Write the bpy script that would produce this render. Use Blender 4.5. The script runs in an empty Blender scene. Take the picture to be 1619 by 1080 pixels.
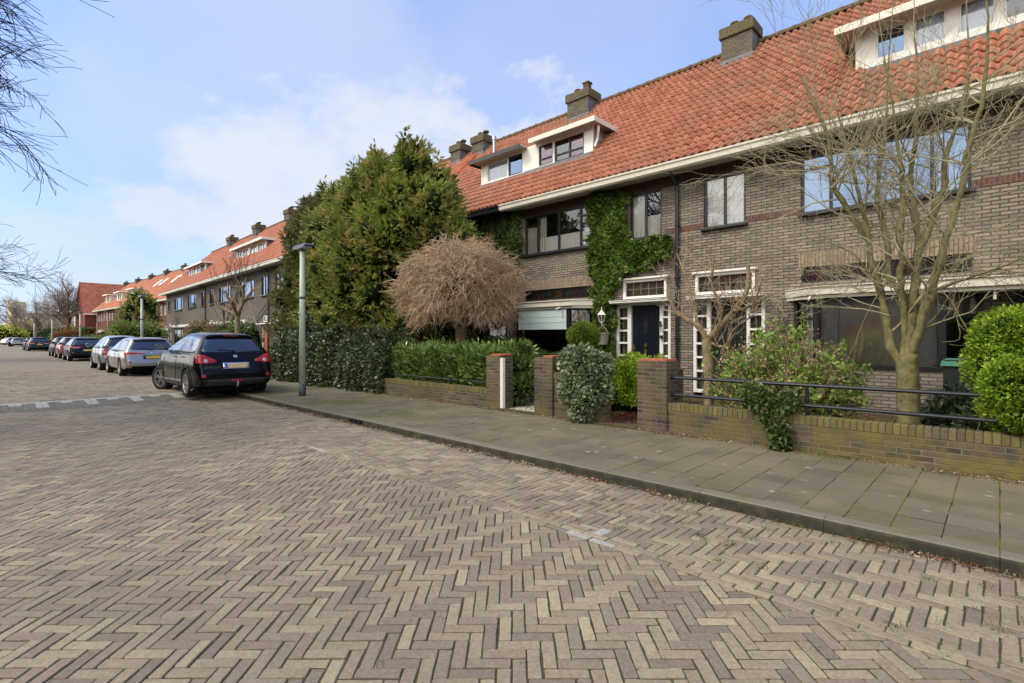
import bpy, bmesh, math, random
import numpy as np
from math import radians, sin, cos, pi, sqrt
from mathutils import Vector, Matrix
from mathutils.bvhtree import BVHTree
random.seed(7); RNG = np.random.default_rng(11)
S = bpy.context.scene; COL = S.collection

# ---------------------------------------------------------------- materials
MATS = {}
def nt(name):
    m = bpy.data.materials.new(name); m.use_nodes = True
    n = m.node_tree.nodes; l = m.node_tree.links
    for x in list(n): n.remove(x)
    out = n.new('ShaderNodeOutputMaterial')
    MATS[name] = m
    return m, n, l, out
def pbsdf(n, l, out, rough=.6, spec=.5, metal=0.):
    b = n.new('ShaderNodeBsdfPrincipled')
    b.inputs['Roughness'].default_value = rough
    b.inputs['Specular IOR Level'].default_value = spec
    b.inputs['Metallic'].default_value = metal
    l.new(b.outputs[0], out.inputs[0]); return b
def c4(c): return (c[0], c[1], c[2], 1)
def mixc(n, l, a, b, fac, mode='MIX'):
    m = n.new('ShaderNodeMix'); m.data_type = 'RGBA'; m.blend_type = mode
    for s, v in ((6, a), (7, b)):
        if isinstance(v, tuple): m.inputs[s].default_value = c4(v)
        else: l.new(v, m.inputs[s])
    if isinstance(fac, (int, float)): m.inputs[0].default_value = fac
    else: l.new(fac, m.inputs[0])
    return m.outputs[2]
def noise(n, l, scale, detail=3, vec=None, rough=.55):
    t = n.new('ShaderNodeTexNoise'); t.inputs['Scale'].default_value = scale
    t.inputs['Detail'].default_value = detail; t.inputs['Roughness'].default_value = rough
    if vec is not None: l.new(vec, t.inputs['Vector'])
    return t
def ramp(n, l, src, p0, p1, c0=(0, 0, 0), c1=(1, 1, 1)):
    r = n.new('ShaderNodeValToRGB'); e = r.color_ramp.elements
    e[0].position = p0; e[1].position = p1; e[0].color = c4(c0); e[1].color = c4(c1)
    l.new(src, r.inputs[0]); return r.outputs[0]
def bump(n, l, h, b, strength=.4, dist=.01, norm=None):
    k = n.new('ShaderNodeBump'); k.inputs['Strength'].default_value = strength; k.inputs['Distance'].default_value = dist
    l.new(h, k.inputs['Height'])
    if norm is not None: l.new(norm, k.inputs['Normal'])
    l.new(k.outputs[0], b.inputs['Normal']); return k.outputs[0]
def objco(n): return n.new('ShaderNodeTexCoord').outputs['Object']
def geopos(n): return n.new('ShaderNodeNewGeometry').outputs['Position']
def uvco(n): return n.new('ShaderNodeTexCoord').outputs['UV']

def plain(name, col, rough=.55, spec=.5, metal=0., var=.12, nscale=6., bmp=0., bscale=60.):
    m, n, l, out = nt(name); b = pbsdf(n, l, out, rough, spec, metal)
    co = geopos(n)
    t = noise(n, l, nscale, 4, co)
    dark = tuple(c*(1-var*1.6) for c in col); lite = tuple(min(1, c*(1+var)) for c in col)
    l.new(mixc(n, l, dark, lite, t.outputs[0]), b.inputs['Base Color'])
    if bmp:
        t2 = noise(n, l, bscale, 3, co); bump(n, l, t2.outputs[0], b, bmp, .005)
    return m
def emis_none(): pass

def brick(name, c1, c2, mortar, w=.22, h=.066, ms=.008, dirt=(.10, .085, .07), dirtamt=.5, moss=None, mossz=None, bumpd=.012, smooth=.2, swap=False, rough=.85):
    m, n, l, out = nt(name); b = pbsdf(n, l, out, rough, .25)
    uv = uvco(n)
    t = n.new('ShaderNodeTexBrick')
    if swap:
        mp = n.new('ShaderNodeMapping'); mp.inputs['Rotation'].default_value = (0, 0, pi/2); l.new(uv, mp.inputs[0]); l.new(mp.outputs[0], t.inputs['Vector'])
    else: l.new(uv, t.inputs['Vector'])
    t.inputs['Color1'].default_value = c4(c1); t.inputs['Color2'].default_value = c4(c2); t.inputs['Mortar'].default_value = c4(mortar)
    t.inputs['Scale'].default_value = 1; t.inputs['Brick Width'].default_value = w; t.inputs['Row Height'].default_value = h
    t.inputs['Mortar Size'].default_value = ms; t.inputs['Mortar Smooth'].default_value = smooth; t.inputs['Bias'].default_value = 0
    g = geopos(n)
    n1 = noise(n, l, 22, 4, g); n2 = noise(n, l, .9, 5, g)
    c = mixc(n, l, t.outputs[0], mixc(n, l, (.55, .55, .55), (1.35, 1.32, 1.3), n1.outputs[0]), .8, 'MULTIPLY')
    f = ramp(n, l, n2.outputs[0], .42, .68)
    mm = n.new('ShaderNodeMath'); mm.operation = 'MULTIPLY'; mm.inputs[1].default_value = dirtamt; l.new(f, mm.inputs[0])
    c = mixc(n, l, c, dirt, mm.outputs[0])
    if moss is not None:
        n3 = noise(n, l, 3.2, 6, g); f3 = ramp(n, l, n3.outputs[0], .40, .62)
        sx = n.new('ShaderNodeSeparateXYZ'); l.new(g, sx.inputs[0])
        zz = n.new('ShaderNodeMapRange'); zz.inputs[1].default_value = mossz[0]; zz.inputs[2].default_value = mossz[1]
        zz.inputs[3].default_value = .45; zz.inputs[4].default_value = .95; l.new(sx.outputs[mossz[2] if len(mossz) > 2 else 0], zz.inputs[0])
        m3 = n.new('ShaderNodeMath'); m3.operation = 'MULTIPLY'; l.new(f3, m3.inputs[0]); l.new(zz.outputs[0], m3.inputs[1])
        c = mixc(n, l, c, moss, m3.outputs[0])
    l.new(c, b.inputs['Base Color'])
    inv = n.new('ShaderNodeMath'); inv.operation = 'SUBTRACT'; inv.inputs[0].default_value = 1; l.new(t.outputs['Fac'], inv.inputs[1])
    ad = n.new('ShaderNodeMath'); ad.operation = 'MULTIPLY_ADD'; l.new(n1.outputs[0], ad.inputs[0]); ad.inputs[1].default_value = .35; l.new(inv.outputs[0], ad.inputs[2])
    bump(n, l, ad.outputs[0], b, .9, bumpd)
    return m

def island(name, cols, rough=.7, spec=.3, nscale=30, namt=.35, big=None, bigscale=.6, bmp=.3):
    """colour picked per mesh island (per brick, per tile) with grain"""
    m, n, l, out = nt(name); b = pbsdf(n, l, out, rough, spec)
    g = n.new('ShaderNodeNewGeometry')
    r = n.new('ShaderNodeValToRGB'); e = r.color_ramp.elements; r.color_ramp.interpolation = 'LINEAR'
    e[0].color = c4(cols[0]); e[0].position = 0; e[1].color = c4(cols[-1]); e[1].position = 1
    for i, c in enumerate(cols[1:-1]):
        k = e.new((i+1)/(len(cols)-1)); k.color = c4(c)
    l.new(g.outputs['Random Per Island'], r.inputs[0])
    t = noise(n, l, nscale, 4, g.outputs['Position'])
    c = mixc(n, l, r.outputs[0], mixc(n, l, (1-namt*1.5,)*3, (1+namt,)*3, t.outputs[0]), 1., 'MULTIPLY')
    if big is not None:
        t2 = noise(n, l, bigscale, 5, g.outputs['Position']); f = ramp(n, l, t2.outputs[0], .45, .72)
        mm = n.new('ShaderNodeMath'); mm.operation = 'MULTIPLY'; mm.inputs[1].default_value = big[3]; l.new(f, mm.inputs[0])
        c = mixc(n, l, c, big[:3], mm.outputs[0])
    l.new(c, b.inputs['Base Color'])
    if bmp: bump(n, l, t.outputs[0], b, bmp, .004)
    return m

def leafmat(name, dark, light, third=None, trans=.25, rough=.55, clump=1.3, spec=.3):
    m, n, l, out = nt(name)
    b = n.new('ShaderNodeBsdfPrincipled'); b.inputs['Roughness'].default_value = rough; b.inputs['Specular IOR Level'].default_value = spec
    tr = n.new('ShaderNodeBsdfTranslucent'); mx = n.new('ShaderNodeMixShader'); mx.inputs[0].default_value = trans
    g = n.new('ShaderNodeNewGeometry')
    c = mixc(n, l, dark, light, g.outputs['Random Per Island'])
    t = noise(n, l, clump, 3, g.outputs['Position']); f = ramp(n, l, t.outputs[0], .35, .65)
    c = mixc(n, l, mixc(n, l, c, (.5, .5, .5), 1., 'MULTIPLY'), c, f)
    if third is not None:
        t2 = noise(n, l, clump*2.3, 2, g.outputs['Position']); f2 = ramp(n, l, t2.outputs[0], .52, .68)
        c = mixc(n, l, c, third, f2)
    l.new(c, b.inputs['Base Color']); l.new(c, tr.inputs[0])
    l.new(b.outputs[0], mx.inputs[1]); l.new(tr.outputs[0], mx.inputs[2]); l.new(mx.outputs[0], out.inputs[0])
    return m

def glassmat(name, refl=.28, tint=(.9, .95, 1.), rough=.0, wav=0.):
    m, n, l, out = nt(name)
    tr = n.new('ShaderNodeBsdfTransparent'); tr.inputs[0].default_value = c4(tint)
    gl = n.new('ShaderNodeBsdfGlossy'); gl.inputs['Roughness'].default_value = rough; gl.inputs[0].default_value = (.30, .42, .62, 1) if name == 'glass_sky' else (.95, .97, 1, 1)  # glass_sky has the blue of reflected sky put into its gloss colour
    if wav:
        t = noise(n, l, 1.3, 1, geopos(n)); k = n.new('ShaderNodeBump'); k.inputs['Strength'].default_value = wav; k.inputs['Distance'].default_value = .02
        l.new(t.outputs[0], k.inputs['Height']); l.new(k.outputs[0], gl.inputs['Normal'])
    fr = n.new('ShaderNodeFresnel'); fr.inputs[0].default_value = 1.5
    ad = n.new('ShaderNodeMath'); ad.operation = 'ADD'; ad.use_clamp = True; l.new(fr.outputs[0], ad.inputs[0]); ad.inputs[1].default_value = refl
    mx = n.new('ShaderNodeMixShader'); l.new(ad.outputs[0], mx.inputs[0]); l.new(tr.outputs[0], mx.inputs[1]); l.new(gl.outputs[0], mx.inputs[2])
    l.new(mx.outputs[0], out.inputs[0]); return m

def paint(name, col, metal=.3, rough=.35, coat=1.):
    m, n, l, out = nt(name); b = pbsdf(n, l, out, rough, .5, metal)
    b.inputs['Base Color'].default_value = c4(col); b.inputs['Coat Weight'].default_value = coat*(.22 if max(col) < .05 else 1); b.inputs['Specular IOR Level'].default_value = .15 if max(col) < .05 else .5; b.inputs['Coat Roughness'].default_value = .06
    t = noise(n, l, 7, 3, objco(n)); r = n.new('ShaderNodeMapRange'); r.inputs[3].default_value = rough*.8; r.inputs[4].default_value = rough*1.3
    l.new(t.outputs[0], r.inputs[0]); l.new(r.outputs[0], b.inputs['Roughness'])
    return m

# setting materials
def mk_materials():
    brick('facade_brick', (.300, .255, .200), (.165, .138, .112), (.065, .056, .045), w=.225, h=.066, ms=.010, dirt=(.25, .215, .172), dirtamt=.35, bumpd=.02)
    brick('facade_brick_dark', (.205, .180, .158), (.110, .094, .084), (.07, .06, .05), w=.225, h=.066, ms=.009, dirt=(.14, .105, .09), dirtamt=.4, bumpd=.012)
    brick('facade_brick_red', (.24, .060, .040), (.13, .032, .024), (.12, .07, .055), w=.225, h=.066, ms=.007, dirt=(.20, .06, .04), dirtamt=.3)
    brick('soldier_brick', (.32, .255, .18), (.23, .175, .125), (.10, .08, .06), w=.22, h=.066, ms=.007, swap=True, dirt=(.24, .18, .13), dirtamt=.3)
    brick('frieze_brick', (.105, .055, .050), (.07, .036, .034), (.045, .03, .028), w=.22, h=.066, ms=.006, swap=True, dirt=(.08, .05, .045), dirtamt=.3)
    brick('band_brick', (.15, .062, .052), (.10, .042, .040), (.16, .12, .10), w=.14, h=.066, ms=.008, swap=True, dirt=(.1, .06, .05), dirtamt=.2)
    brick('garden_brick', (.165, .120, .090), (.052, .040, .038), (.20, .170, .120), w=.22, h=.064, ms=.009, dirt=(.045, .038, .034), dirtamt=.55, moss=(.155, .135, .035), mossz=(-4.5, 0., 0), smooth=.25)
    brick('cap_brick', (.17, .14, .075), (.09, .07, .045), (.05, .042, .03), w=.22, h=.066, ms=.009, swap=True, dirt=(.05, .045, .03), dirtamt=.5, moss=(.17, .15, .03), mossz=(-4.5, 0, 0))
    brick('chimney_brick', (.17, .14, .10), (.10, .085, .065), (.06, .05, .04), w=.22, h=.066, dirt=(.12, .11, .07), dirtamt=.5)
    brick('chimney_crown', (.15, .115, .07), (.10, .08, .05), (.05, .045, .03), w=.22, h=.07, swap=True, dirt=(.10, .10, .035), dirtamt=.8)
    island('pantile', [(.30, .098, .050), (.36, .122, .064), (.44, .172, .096), (.39, .140, .074), (.33, .110, .060)], rough=.6, nscale=11, namt=.40, big=(.19, .125, .08, .50), bigscale=.45)
    island('pantile_orange', [(.31, .092, .045), (.38, .125, .062), (.45, .165, .088), (.35, .11, .055)], rough=.6, nscale=10, namt=.35, big=(.30, .11, .06, .4), bigscale=.5)
    island('paver', [(.200, .160, .122), (.268, .222, .150), (.335, .282, .178), (.228, .180, .134), (.295, .244, .160), (.190, .152, .118), (.375, .318, .195), (.238, .176, .128), (.30, .247, .160)], rough=.75, nscale=55, namt=.38, big=(.150, .128, .092, .60), bigscale=.6, bmp=.7)
    island('paver_dark', [(.125, .112, .085), (.155, .14, .10), (.135, .122, .092)], rough=.8, nscale=60, namt=.3)
    plain('white_paver', (.36, .35, .31), .8, .2, var=.3, nscale=25)
    # joint sand with moss
    m, n, l, out = nt('joint'); b = pbsdf(n, l, out, .95, .1); g = geopos(n)
    c = mixc(n, l, (.052, .044, .030), (.095, .080, .050), noise(n, l, 40, 3, g).outputs[0])
    c = mixc(n, l, c, (.085, .105, .028), ramp(n, l, noise(n, l, 2.3, 6, g).outputs[0], .5, .66)); l.new(c, b.inputs[0])
    m, n, l, out = nt('pave_joint'); b = pbsdf(n, l, out, .95, .1); g = geopos(n)
    c = mixc(n, l, (.045, .040, .026), (.19, .155, .035), ramp(n, l, noise(n, l, 2.2, 6, g).outputs[0], .42, .60)); l.new(c, b.inputs[0])
    # far paving
    m, n, l, out = nt('far_paving'); b = pbsdf(n, l, out, .85, .2); g = geopos(n)
    mp = n.new('ShaderNodeMapping'); mp.inputs['Rotation'].default_value = (0, 0, radians(44)); l.new(g, mp.inputs[0])
    t = n.new('ShaderNodeTexBrick'); l.new(mp.outputs[0], t.inputs[0]); t.inputs['Scale'].default_value = 1; t.inputs['Brick Width'].default_value = .21; t.inputs['Row Height'].default_value = .07
    t.inputs['Mortar Size'].default_value = .006; t.inputs['Color1'].default_value = (.29, .24, .165, 1); t.inputs['Color2'].default_value = (.20, .16, .125, 1); t.inputs['Mortar'].default_value = (.07, .06, .045, 1)
    c = mixc(n, l, t.outputs[0], (.20, .168, .122), ramp(n, l, noise(n, l, .35, 5, g).outputs[0], .4, .7)); l.new(c, b.inputs[0])
    # pavement slabs
    m, n, l, out = nt('slabs'); b = pbsdf(n, l, out, .9, .2); g = geopos(n)
    t = n.new('ShaderNodeTexBrick'); l.new(g, t.inputs[0]); t.offset = 0; t.inputs['Scale'].default_value = 1; t.inputs['Brick Width'].default_value = .30; t.inputs['Row Height'].default_value = .30
    t.inputs['Mortar Size'].default_value = .0045; t.inputs['Mortar Smooth'].default_value = .3; t.inputs['Color1'].default_value = (.152, .132, .088, 1); t.inputs['Color2'].default_value = (.112, .101, .070, 1); t.inputs['Mortar'].default_value = (.055, .05, .03, 1)
    grain = noise(n, l, 160, 2, g)
    ri = n.new('ShaderNodeNewGeometry').outputs['Random Per Island']
    c = mixc(n, l, mixc(n, l, t.outputs[0], mixc(n, l, (.90,)*3, (1.08,)*3, ri), 1., 'MULTIPLY'), mixc(n, l, (.30,)*3, (1.75,)*3, grain.outputs[0]), .9, 'MULTIPLY')
    c = mixc(n, l, c, (.185, .158, .095), ramp(n, l, noise(n, l, 1.1, 5, g).outputs[0], .42, .75))
    c = mixc(n, l, c, (.105, .105, .042), ramp(n, l, noise(n, l, .8, 6, g).outputs[0], .50, .66))
    c = mixc(n, l, c, mixc(n, l, (.62,)*3, (1.38,)*3, noise(n, l, 34, 5, g, .7).outputs[0]), .9, 'MULTIPLY')
    # moss in the cross joints
    wv = n.new('ShaderNodeSeparateXYZ'); l.new(g, wv.inputs[0])
    mo = n.new('ShaderNodeMath'); mo.operation = 'DIVIDE'; mo.inputs[1].default_value = .3; l.new(wv.outputs[0], mo.inputs[0])
    fr = n.new('ShaderNodeMath'); fr.operation = 'FRACT'; l.new(mo.outputs[0], fr.inputs[0])
    ab = n.new('ShaderNodeMath'); ab.operation = 'SUBTRACT'; l.new(fr.outputs[0], ab.inputs[0]); ab.inputs[1].default_value = .5
    ab2 = n.new('ShaderNodeMath'); ab2.operation = 'ABSOLUTE'; l.new(ab.outputs[0], ab2.inputs[0])
    jn = noise(n, l, 9, 4, g)
    ad = n.new('ShaderNodeMath'); ad.operation = 'MULTIPLY_ADD'; l.new(jn.outputs[0], ad.inputs[0]); ad.inputs[1].default_value = .07; l.new(ab2.outputs[0], ad.inputs[2])
    f1 = ramp(n, l, ad.outputs[0], .506, .526)
    f2 = ramp(n, l, noise(n, l, 2.2, 3, g).outputs[0], .38, .58)
    mu = n.new('ShaderNodeMath'); mu.operation = 'MULTIPLY'; l.new(f1, mu.inputs[0]); l.new(f2, mu.inputs[1])
    c = mixc(n, l, c, (.19, .155, .035), mu.outputs[0])
    # lichen spots
    v = n.new('ShaderNodeTexVoronoi'); v.inputs['Scale'].default_value = 3.6; v.inputs['Randomness'].default_value = 1
    mpv = n.new('ShaderNodeMixRGB'); l.new(g, v.inputs['Vector'])
    sp = n.new('ShaderNodeMath'); sp.operation = 'MULTIPLY_ADD'; l.new(noise(n, l, 30, 2, g).outputs[0], sp.inputs[0]); sp.inputs[1].default_value = .12; l.new(v.outputs['Distance'], sp.inputs[2])
    f3 = ramp(n, l, sp.outputs[0], .15, .23, (1, 1, 1), (0, 0, 0))
    f4 = ramp(n, l, noise(n, l, 1.7, 2, g).outputs[0], .46, .58)
    mu2 = n.new('ShaderNodeMath'); mu2.operation = 'MULTIPLY'; l.new(f3, mu2.inputs[0]); l.new(f4, mu2.inputs[1])
    c = mixc(n, l, c, (.27, .265, .20), mu2.outputs[0])
    l.new(c, b.inputs[0]); bump(n, l, grain.outputs[0], b, .5, .004)
    # kerb
    m, n, l, out = nt('kerbstone'); b = pbsdf(n, l, out, .9, .2); g = geopos(n)
    t = n.new('ShaderNodeTexBrick'); l.new(g, t.inputs[0]); t.offset = 0; t.inputs['Scale'].default_value = 1; t.inputs['Brick Width'].default_value = 1.; t.inputs['Row Height'].default_value = 5
    t.inputs['Mortar Size'].default_value = .002; t.inputs['Color1'].default_value = (.165, .150, .108, 1); t.inputs['Color2'].default_value = (.145, .130, .095, 1); t.inputs['Mortar'].default_value = (.03, .03, .02, 1)
    gr = noise(n, l, 180, 2, g); c = mixc(n, l, t.outputs[0], mixc(n, l, (.4,)*3, (1.7,)*3, gr.outputs[0]), .9, 'MULTIPLY')
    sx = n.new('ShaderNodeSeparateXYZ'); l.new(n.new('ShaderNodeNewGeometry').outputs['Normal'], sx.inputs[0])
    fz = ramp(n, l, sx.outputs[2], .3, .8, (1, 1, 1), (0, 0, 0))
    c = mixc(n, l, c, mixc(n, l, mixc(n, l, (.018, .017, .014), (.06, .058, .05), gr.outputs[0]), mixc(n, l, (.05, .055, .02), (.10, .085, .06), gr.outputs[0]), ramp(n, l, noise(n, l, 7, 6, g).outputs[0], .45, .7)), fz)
    c = mixc(n, l, c, (.12, .115, .03), ramp(n, l, noise(n, l, 2.6, 6, g).outputs[0], .58, .75))
    l.new(c, b.inputs[0]); bump(n, l, gr.outputs[0], b, .6, .006)
    # ground
    m, n, l, out = nt('ground'); b = pbsdf(n, l, out, .95, .1); g = geopos(n)
    c = mixc(n, l, (.05, .036, .022), (.10, .075, .045), noise(n, l, 12, 5, g).outputs[0])
    c = mixc(n, l, c, (.06, .085, .025), ramp(n, l, noise(n, l, .8, 5, g).outputs[0], .45, .62)); l.new(c, b.inputs[0]); bump(n, l, noise(n, l, 25, 3, g).outputs[0], b, .8, .03)
    plain('gravel', (.42, .37, .28), .9, .2, var=.5, nscale=70, bmp=.9, bscale=60)
    island('gravel_stone', [(.30, .26, .20), (.50, .45, .36), (.60, .56, .47), (.36, .30, .22)], rough=.85, namt=.2)
    plain('garden_path', (.12, .10, .065), .95, .1, var=.4, nscale=5, bmp=.6, bscale=30)
    plain('mossy_edge', (.10, .09, .045), .95, .1, var=.5, nscale=9, bmp=.6, bscale=50)
    plain('white_paint', (.74, .72, .66), .5, .4, var=.10, nscale=4)
    plain('cream_paint', (.66, .62, .52), .5, .4, var=.12, nscale=5)
    plain('grey_cheek', (.30, .31, .31), .7, .3, var=.2, nscale=4)
    plain('green_cheek', (.03, .09, .07), .6, .3, var=.2)
    plain('soffit', (.45, .42, .36), .7, .3, var=.12)
    plain('black_frame', (.014, .014, .017), .35, .5, var=.3)
    plain('black_metal', (.012, .014, .022), .32, .55, var=.3, bmp=.15)
    plain('navy_door', (.007, .011, .020), .3, .5, var=.2)
    plain('green_door', (.012, .018, .016), .35, .5, var=.2)
    plain('orange_door', (.42, .075, .03), .4, .4, var=.12)
    plain('brass', (.45, .32, .14), .3, .5, .9)
    plain('steel', (.5, .5, .5), .3, .5, .9)
    plain('lead', (.13, .14, .15), .6, .4, .2, var=.25, nscale=5)
    plain('lead_came', (.20, .20, .20), .5, .4, .3)
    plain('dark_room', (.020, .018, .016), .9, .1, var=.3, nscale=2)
    plain('book', (.30, .25, .19), .8, .1, var=.7, nscale=25)
    plain('curtain', (.92, .86, .74), .9, .1, var=.06)
    plain('curtain_beige', (.56, .50, .40), .9, .1, var=.12)
    plain('brown_reflection', (.66, .53, .38), .9, .1, var=.35, nscale=2.2); plain('curtain_pink', (.42, .045, .16), .8, .1, var=.3, nscale=10)
    plain('blind_blue', (.50, .60, .60), .8, .2, var=.06)
    plain('blind_white', (.66, .68, .70), .8, .2, var=.05)
    plain('stained_red', (.16, .035, .03), .3, .5, var=.5, nscale=20)
    plain('stained_amber', (.30, .13, .03), .3, .5, var=.5, nscale=20)
    plain('stained_clear', (.10, .095, .085), .15, .6, var=.6, nscale=6)
    plain('hall_yellow', (.26, .22, .10), .8, .2, var=.4, nscale=2.5)
    plain('terracotta', (.40, .13, .065), .8, .2, var=.25, nscale=18)
    plain('ridge_mossy', (.13, .085, .045), .85, .2, var=.5, nscale=7, bmp=.5)
    plain('ridge_orange', (.40, .10, .04), .8, .2, var=.3, nscale=7, bmp=.4)
    plain('galv', (.40, .45, .37), .5, .4, .1, var=.12, nscale=3)
    plain('lamp_foot', (.06, .07, .075), .6, .4, .1, var=.2)
    plain('lamp_head', (.07, .085, .10), .4, .5, .2, var=.15)
    plain('lamp_lens', (.55, .62, .75), .2, .5, var=.05)
    plain('bin_green', (.07, .20, .13), .5, .4, var=.15)
    plain('bin_body', (.03, .035, .032), .5, .4, var=.15)
    plain('wicker', (.30, .26, .23), .9, .2, var=.6, nscale=30, bmp=.8, bscale=60)
    plain('pot_cream', (.58, .55, .46), .5, .4, var=.08)
    plain('wood_weather', (.20, .15, .10), .8, .2, var=.3)
    plain('yellow_render', (.75, .62, .36), .9, .1, var=.15, nscale=.3)
    plain('bark_olive', (.185, .165, .078), .95, .1, var=.75, nscale=13, bmp=1., bscale=45)
    plain('bark_brown', (.20, .135, .085), .9, .15, var=.5, nscale=9, bmp=.8, bscale=30)
    plain('bark_tan', (.28, .215, .125), .9, .15, var=.6, nscale=9, bmp=.6, bscale=30)
    plain('bark_dark', (.055, .045, .040), .9, .15, var=.4, nscale=5, bmp=.6)
    plain('twig_olive', (.36, .32, .19), .9, .15, var=.4, nscale=5)
    plain('twig_tan', (.42, .31, .20), .9, .15, var=.3, nscale=5)
    island('twig_willow', [(.32, .205, .125), (.50, .355, .225), (.62, .47, .32), (.40, .275, .17)], rough=.9, namt=.25, bmp=0)
    plain('twig_dark', (.05, .04, .04), .9, .15, var=.3, nscale=5)
    plain('twig_haze', (.30, .25, .21), .9, .15, var=.3, nscale=2)
    leafmat('thuja_leaf', (.13, .19, .030), (.38, .44, .085), (.44, .34, .10), clump=1.1, trans=.3)
    leafmat('thuja_dark', (.095, .115, .03), (.24, .25, .065), (.20, .16, .065), clump=1.1, trans=.25)
    leafmat('ivy_leaf', (.045, .080, .022), (.14, .20, .045), None, clump=2.2, trans=.2, rough=.4, spec=.5)
    leafmat('ivy_bright', (.050, .105, .016), (.18, .28, .045), (.20, .26, .05), clump=1.6, trans=.3, rough=.4)
    leafmat('ivy_dark', (.040, .062, .022), (.15, .185, .070), None, clump=2.2, trans=.15, rough=.35, spec=.6)
    leafmat('ivy_pale', (.06, .12, .03), (.36, .41, .25), (.42, .46, .30), clump=6., trans=.2, rough=.4)
    leafmat('laurel_leaf', (.08, .15, .025), (.32, .44, .11), None, clump=2., trans=.25, rough=.3, spec=.6)
    leafmat('box_leaf', (.11, .19, .02), (.32, .43, .07), None, clump=5., trans=.3)
    leafmat('hedge_bright', (.14, .26, .014), (.38, .56, .045), (.45, .58, .06), clump=2.5, trans=.35)
    leafmat('hedge_dark', (.02, .04, .012), (.06, .10, .03), None, clump=3., trans=.2)
    leafmat('shrub_leaf', (.16, .28, .04), (.42, .58, .12), None, clump=3., trans=.35)
    leafmat('dry_flower', (.36, .21, .13), (.56, .40, .27), None, clump=3., trans=.2)
    leafmat('aucuba_leaf', (.035, .07, .025), (.22, .26, .15), None, clump=5., trans=.2, rough=.3)
    leafmat('red_shrub', (.22, .05, .02), (.40, .12, .04), None, clump=1.2)
    leafmat('photinia_leaf', (.12, .16, .05), (.34, .24, .13), (.42, .13, .06), clump=1.6)
    leafmat('bush_green', (.12, .20, .03), (.38, .48, .12), None, clump=1.5)
    leafmat('spring_yellow', (.45, .45, .05), (.75, .72, .12), None, clump=.3)
    leafmat('litter', (.13, .055, .025), (.42, .32, .22), (.55, .50, .42), clump=7., trans=.1, rough=.8)
    leafmat('litter_rust', (.13, .045, .02), (.30, .12, .06), None, clump=4., trans=.1, rough=.8)
    leafmat('grass_blade', (.07, .11, .02), (.15, .20, .045), None, clump=5.)
    glassmat('glass', .10); glassmat('glass_sky', .42, wav=.12); glassmat('glass_dark', .06); glassmat('glass_bay', .26, wav=.2)
    # car
    paint('paint_black', (.003, .0035, .005), .0, .15); paint('paint_silver', (.36, .36, .35), .75, .34); paint('paint_silver_blue', (.34, .38, .42), .75, .36)
    paint('paint_black_two', (.010, .012, .014), .2, .25); paint('paint_red', (.22, .010, .012), .3, .3); paint('paint_graphite', (.035, .040, .043), .5, .3); paint('paint_dark', (.012, .014, .018), .3, .3); paint('paint_white', (.6, .62, .63), .1, .3)
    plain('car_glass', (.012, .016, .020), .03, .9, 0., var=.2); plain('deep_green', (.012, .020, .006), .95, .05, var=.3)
    MATS['car_glass'].node_tree.nodes['Principled BSDF'].inputs['Coat Weight'].default_value = 1.
    plain('cladding', (.028, .030, .032), .5, .4, var=.2); plain('rubber', (.014, .014, .014), .85, .3, var=.3, nscale=20)
    plain('rim', (.42, .41, .40), .3, .5, .85, var=.15); plain('rim_dark', (.015, .015, .015), .6, .3)
    plain('tail_red', (.45, .012, .010), .15, .7, var=.35, nscale=18); plain('tail_clear', (.55, .45, .42), .15, .7, var=.2)
    plain('plate_yellow', (.62, .43, .06), .5, .4, var=.03); plain('plate_blurred', (.60, .46, .22), .5, .4, var=.03); plain('plate_blue', (.03, .08, .40), .5, .4)
    plain('chrome', (.65, .65, .66), .12, .5, 1., var=.05); plain('underbody', (.01, .01, .01), .9, .1)
    plain('emblem', (.6, .6, .6), .2, .5, .9)
mk_materials()
M = MATS

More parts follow.
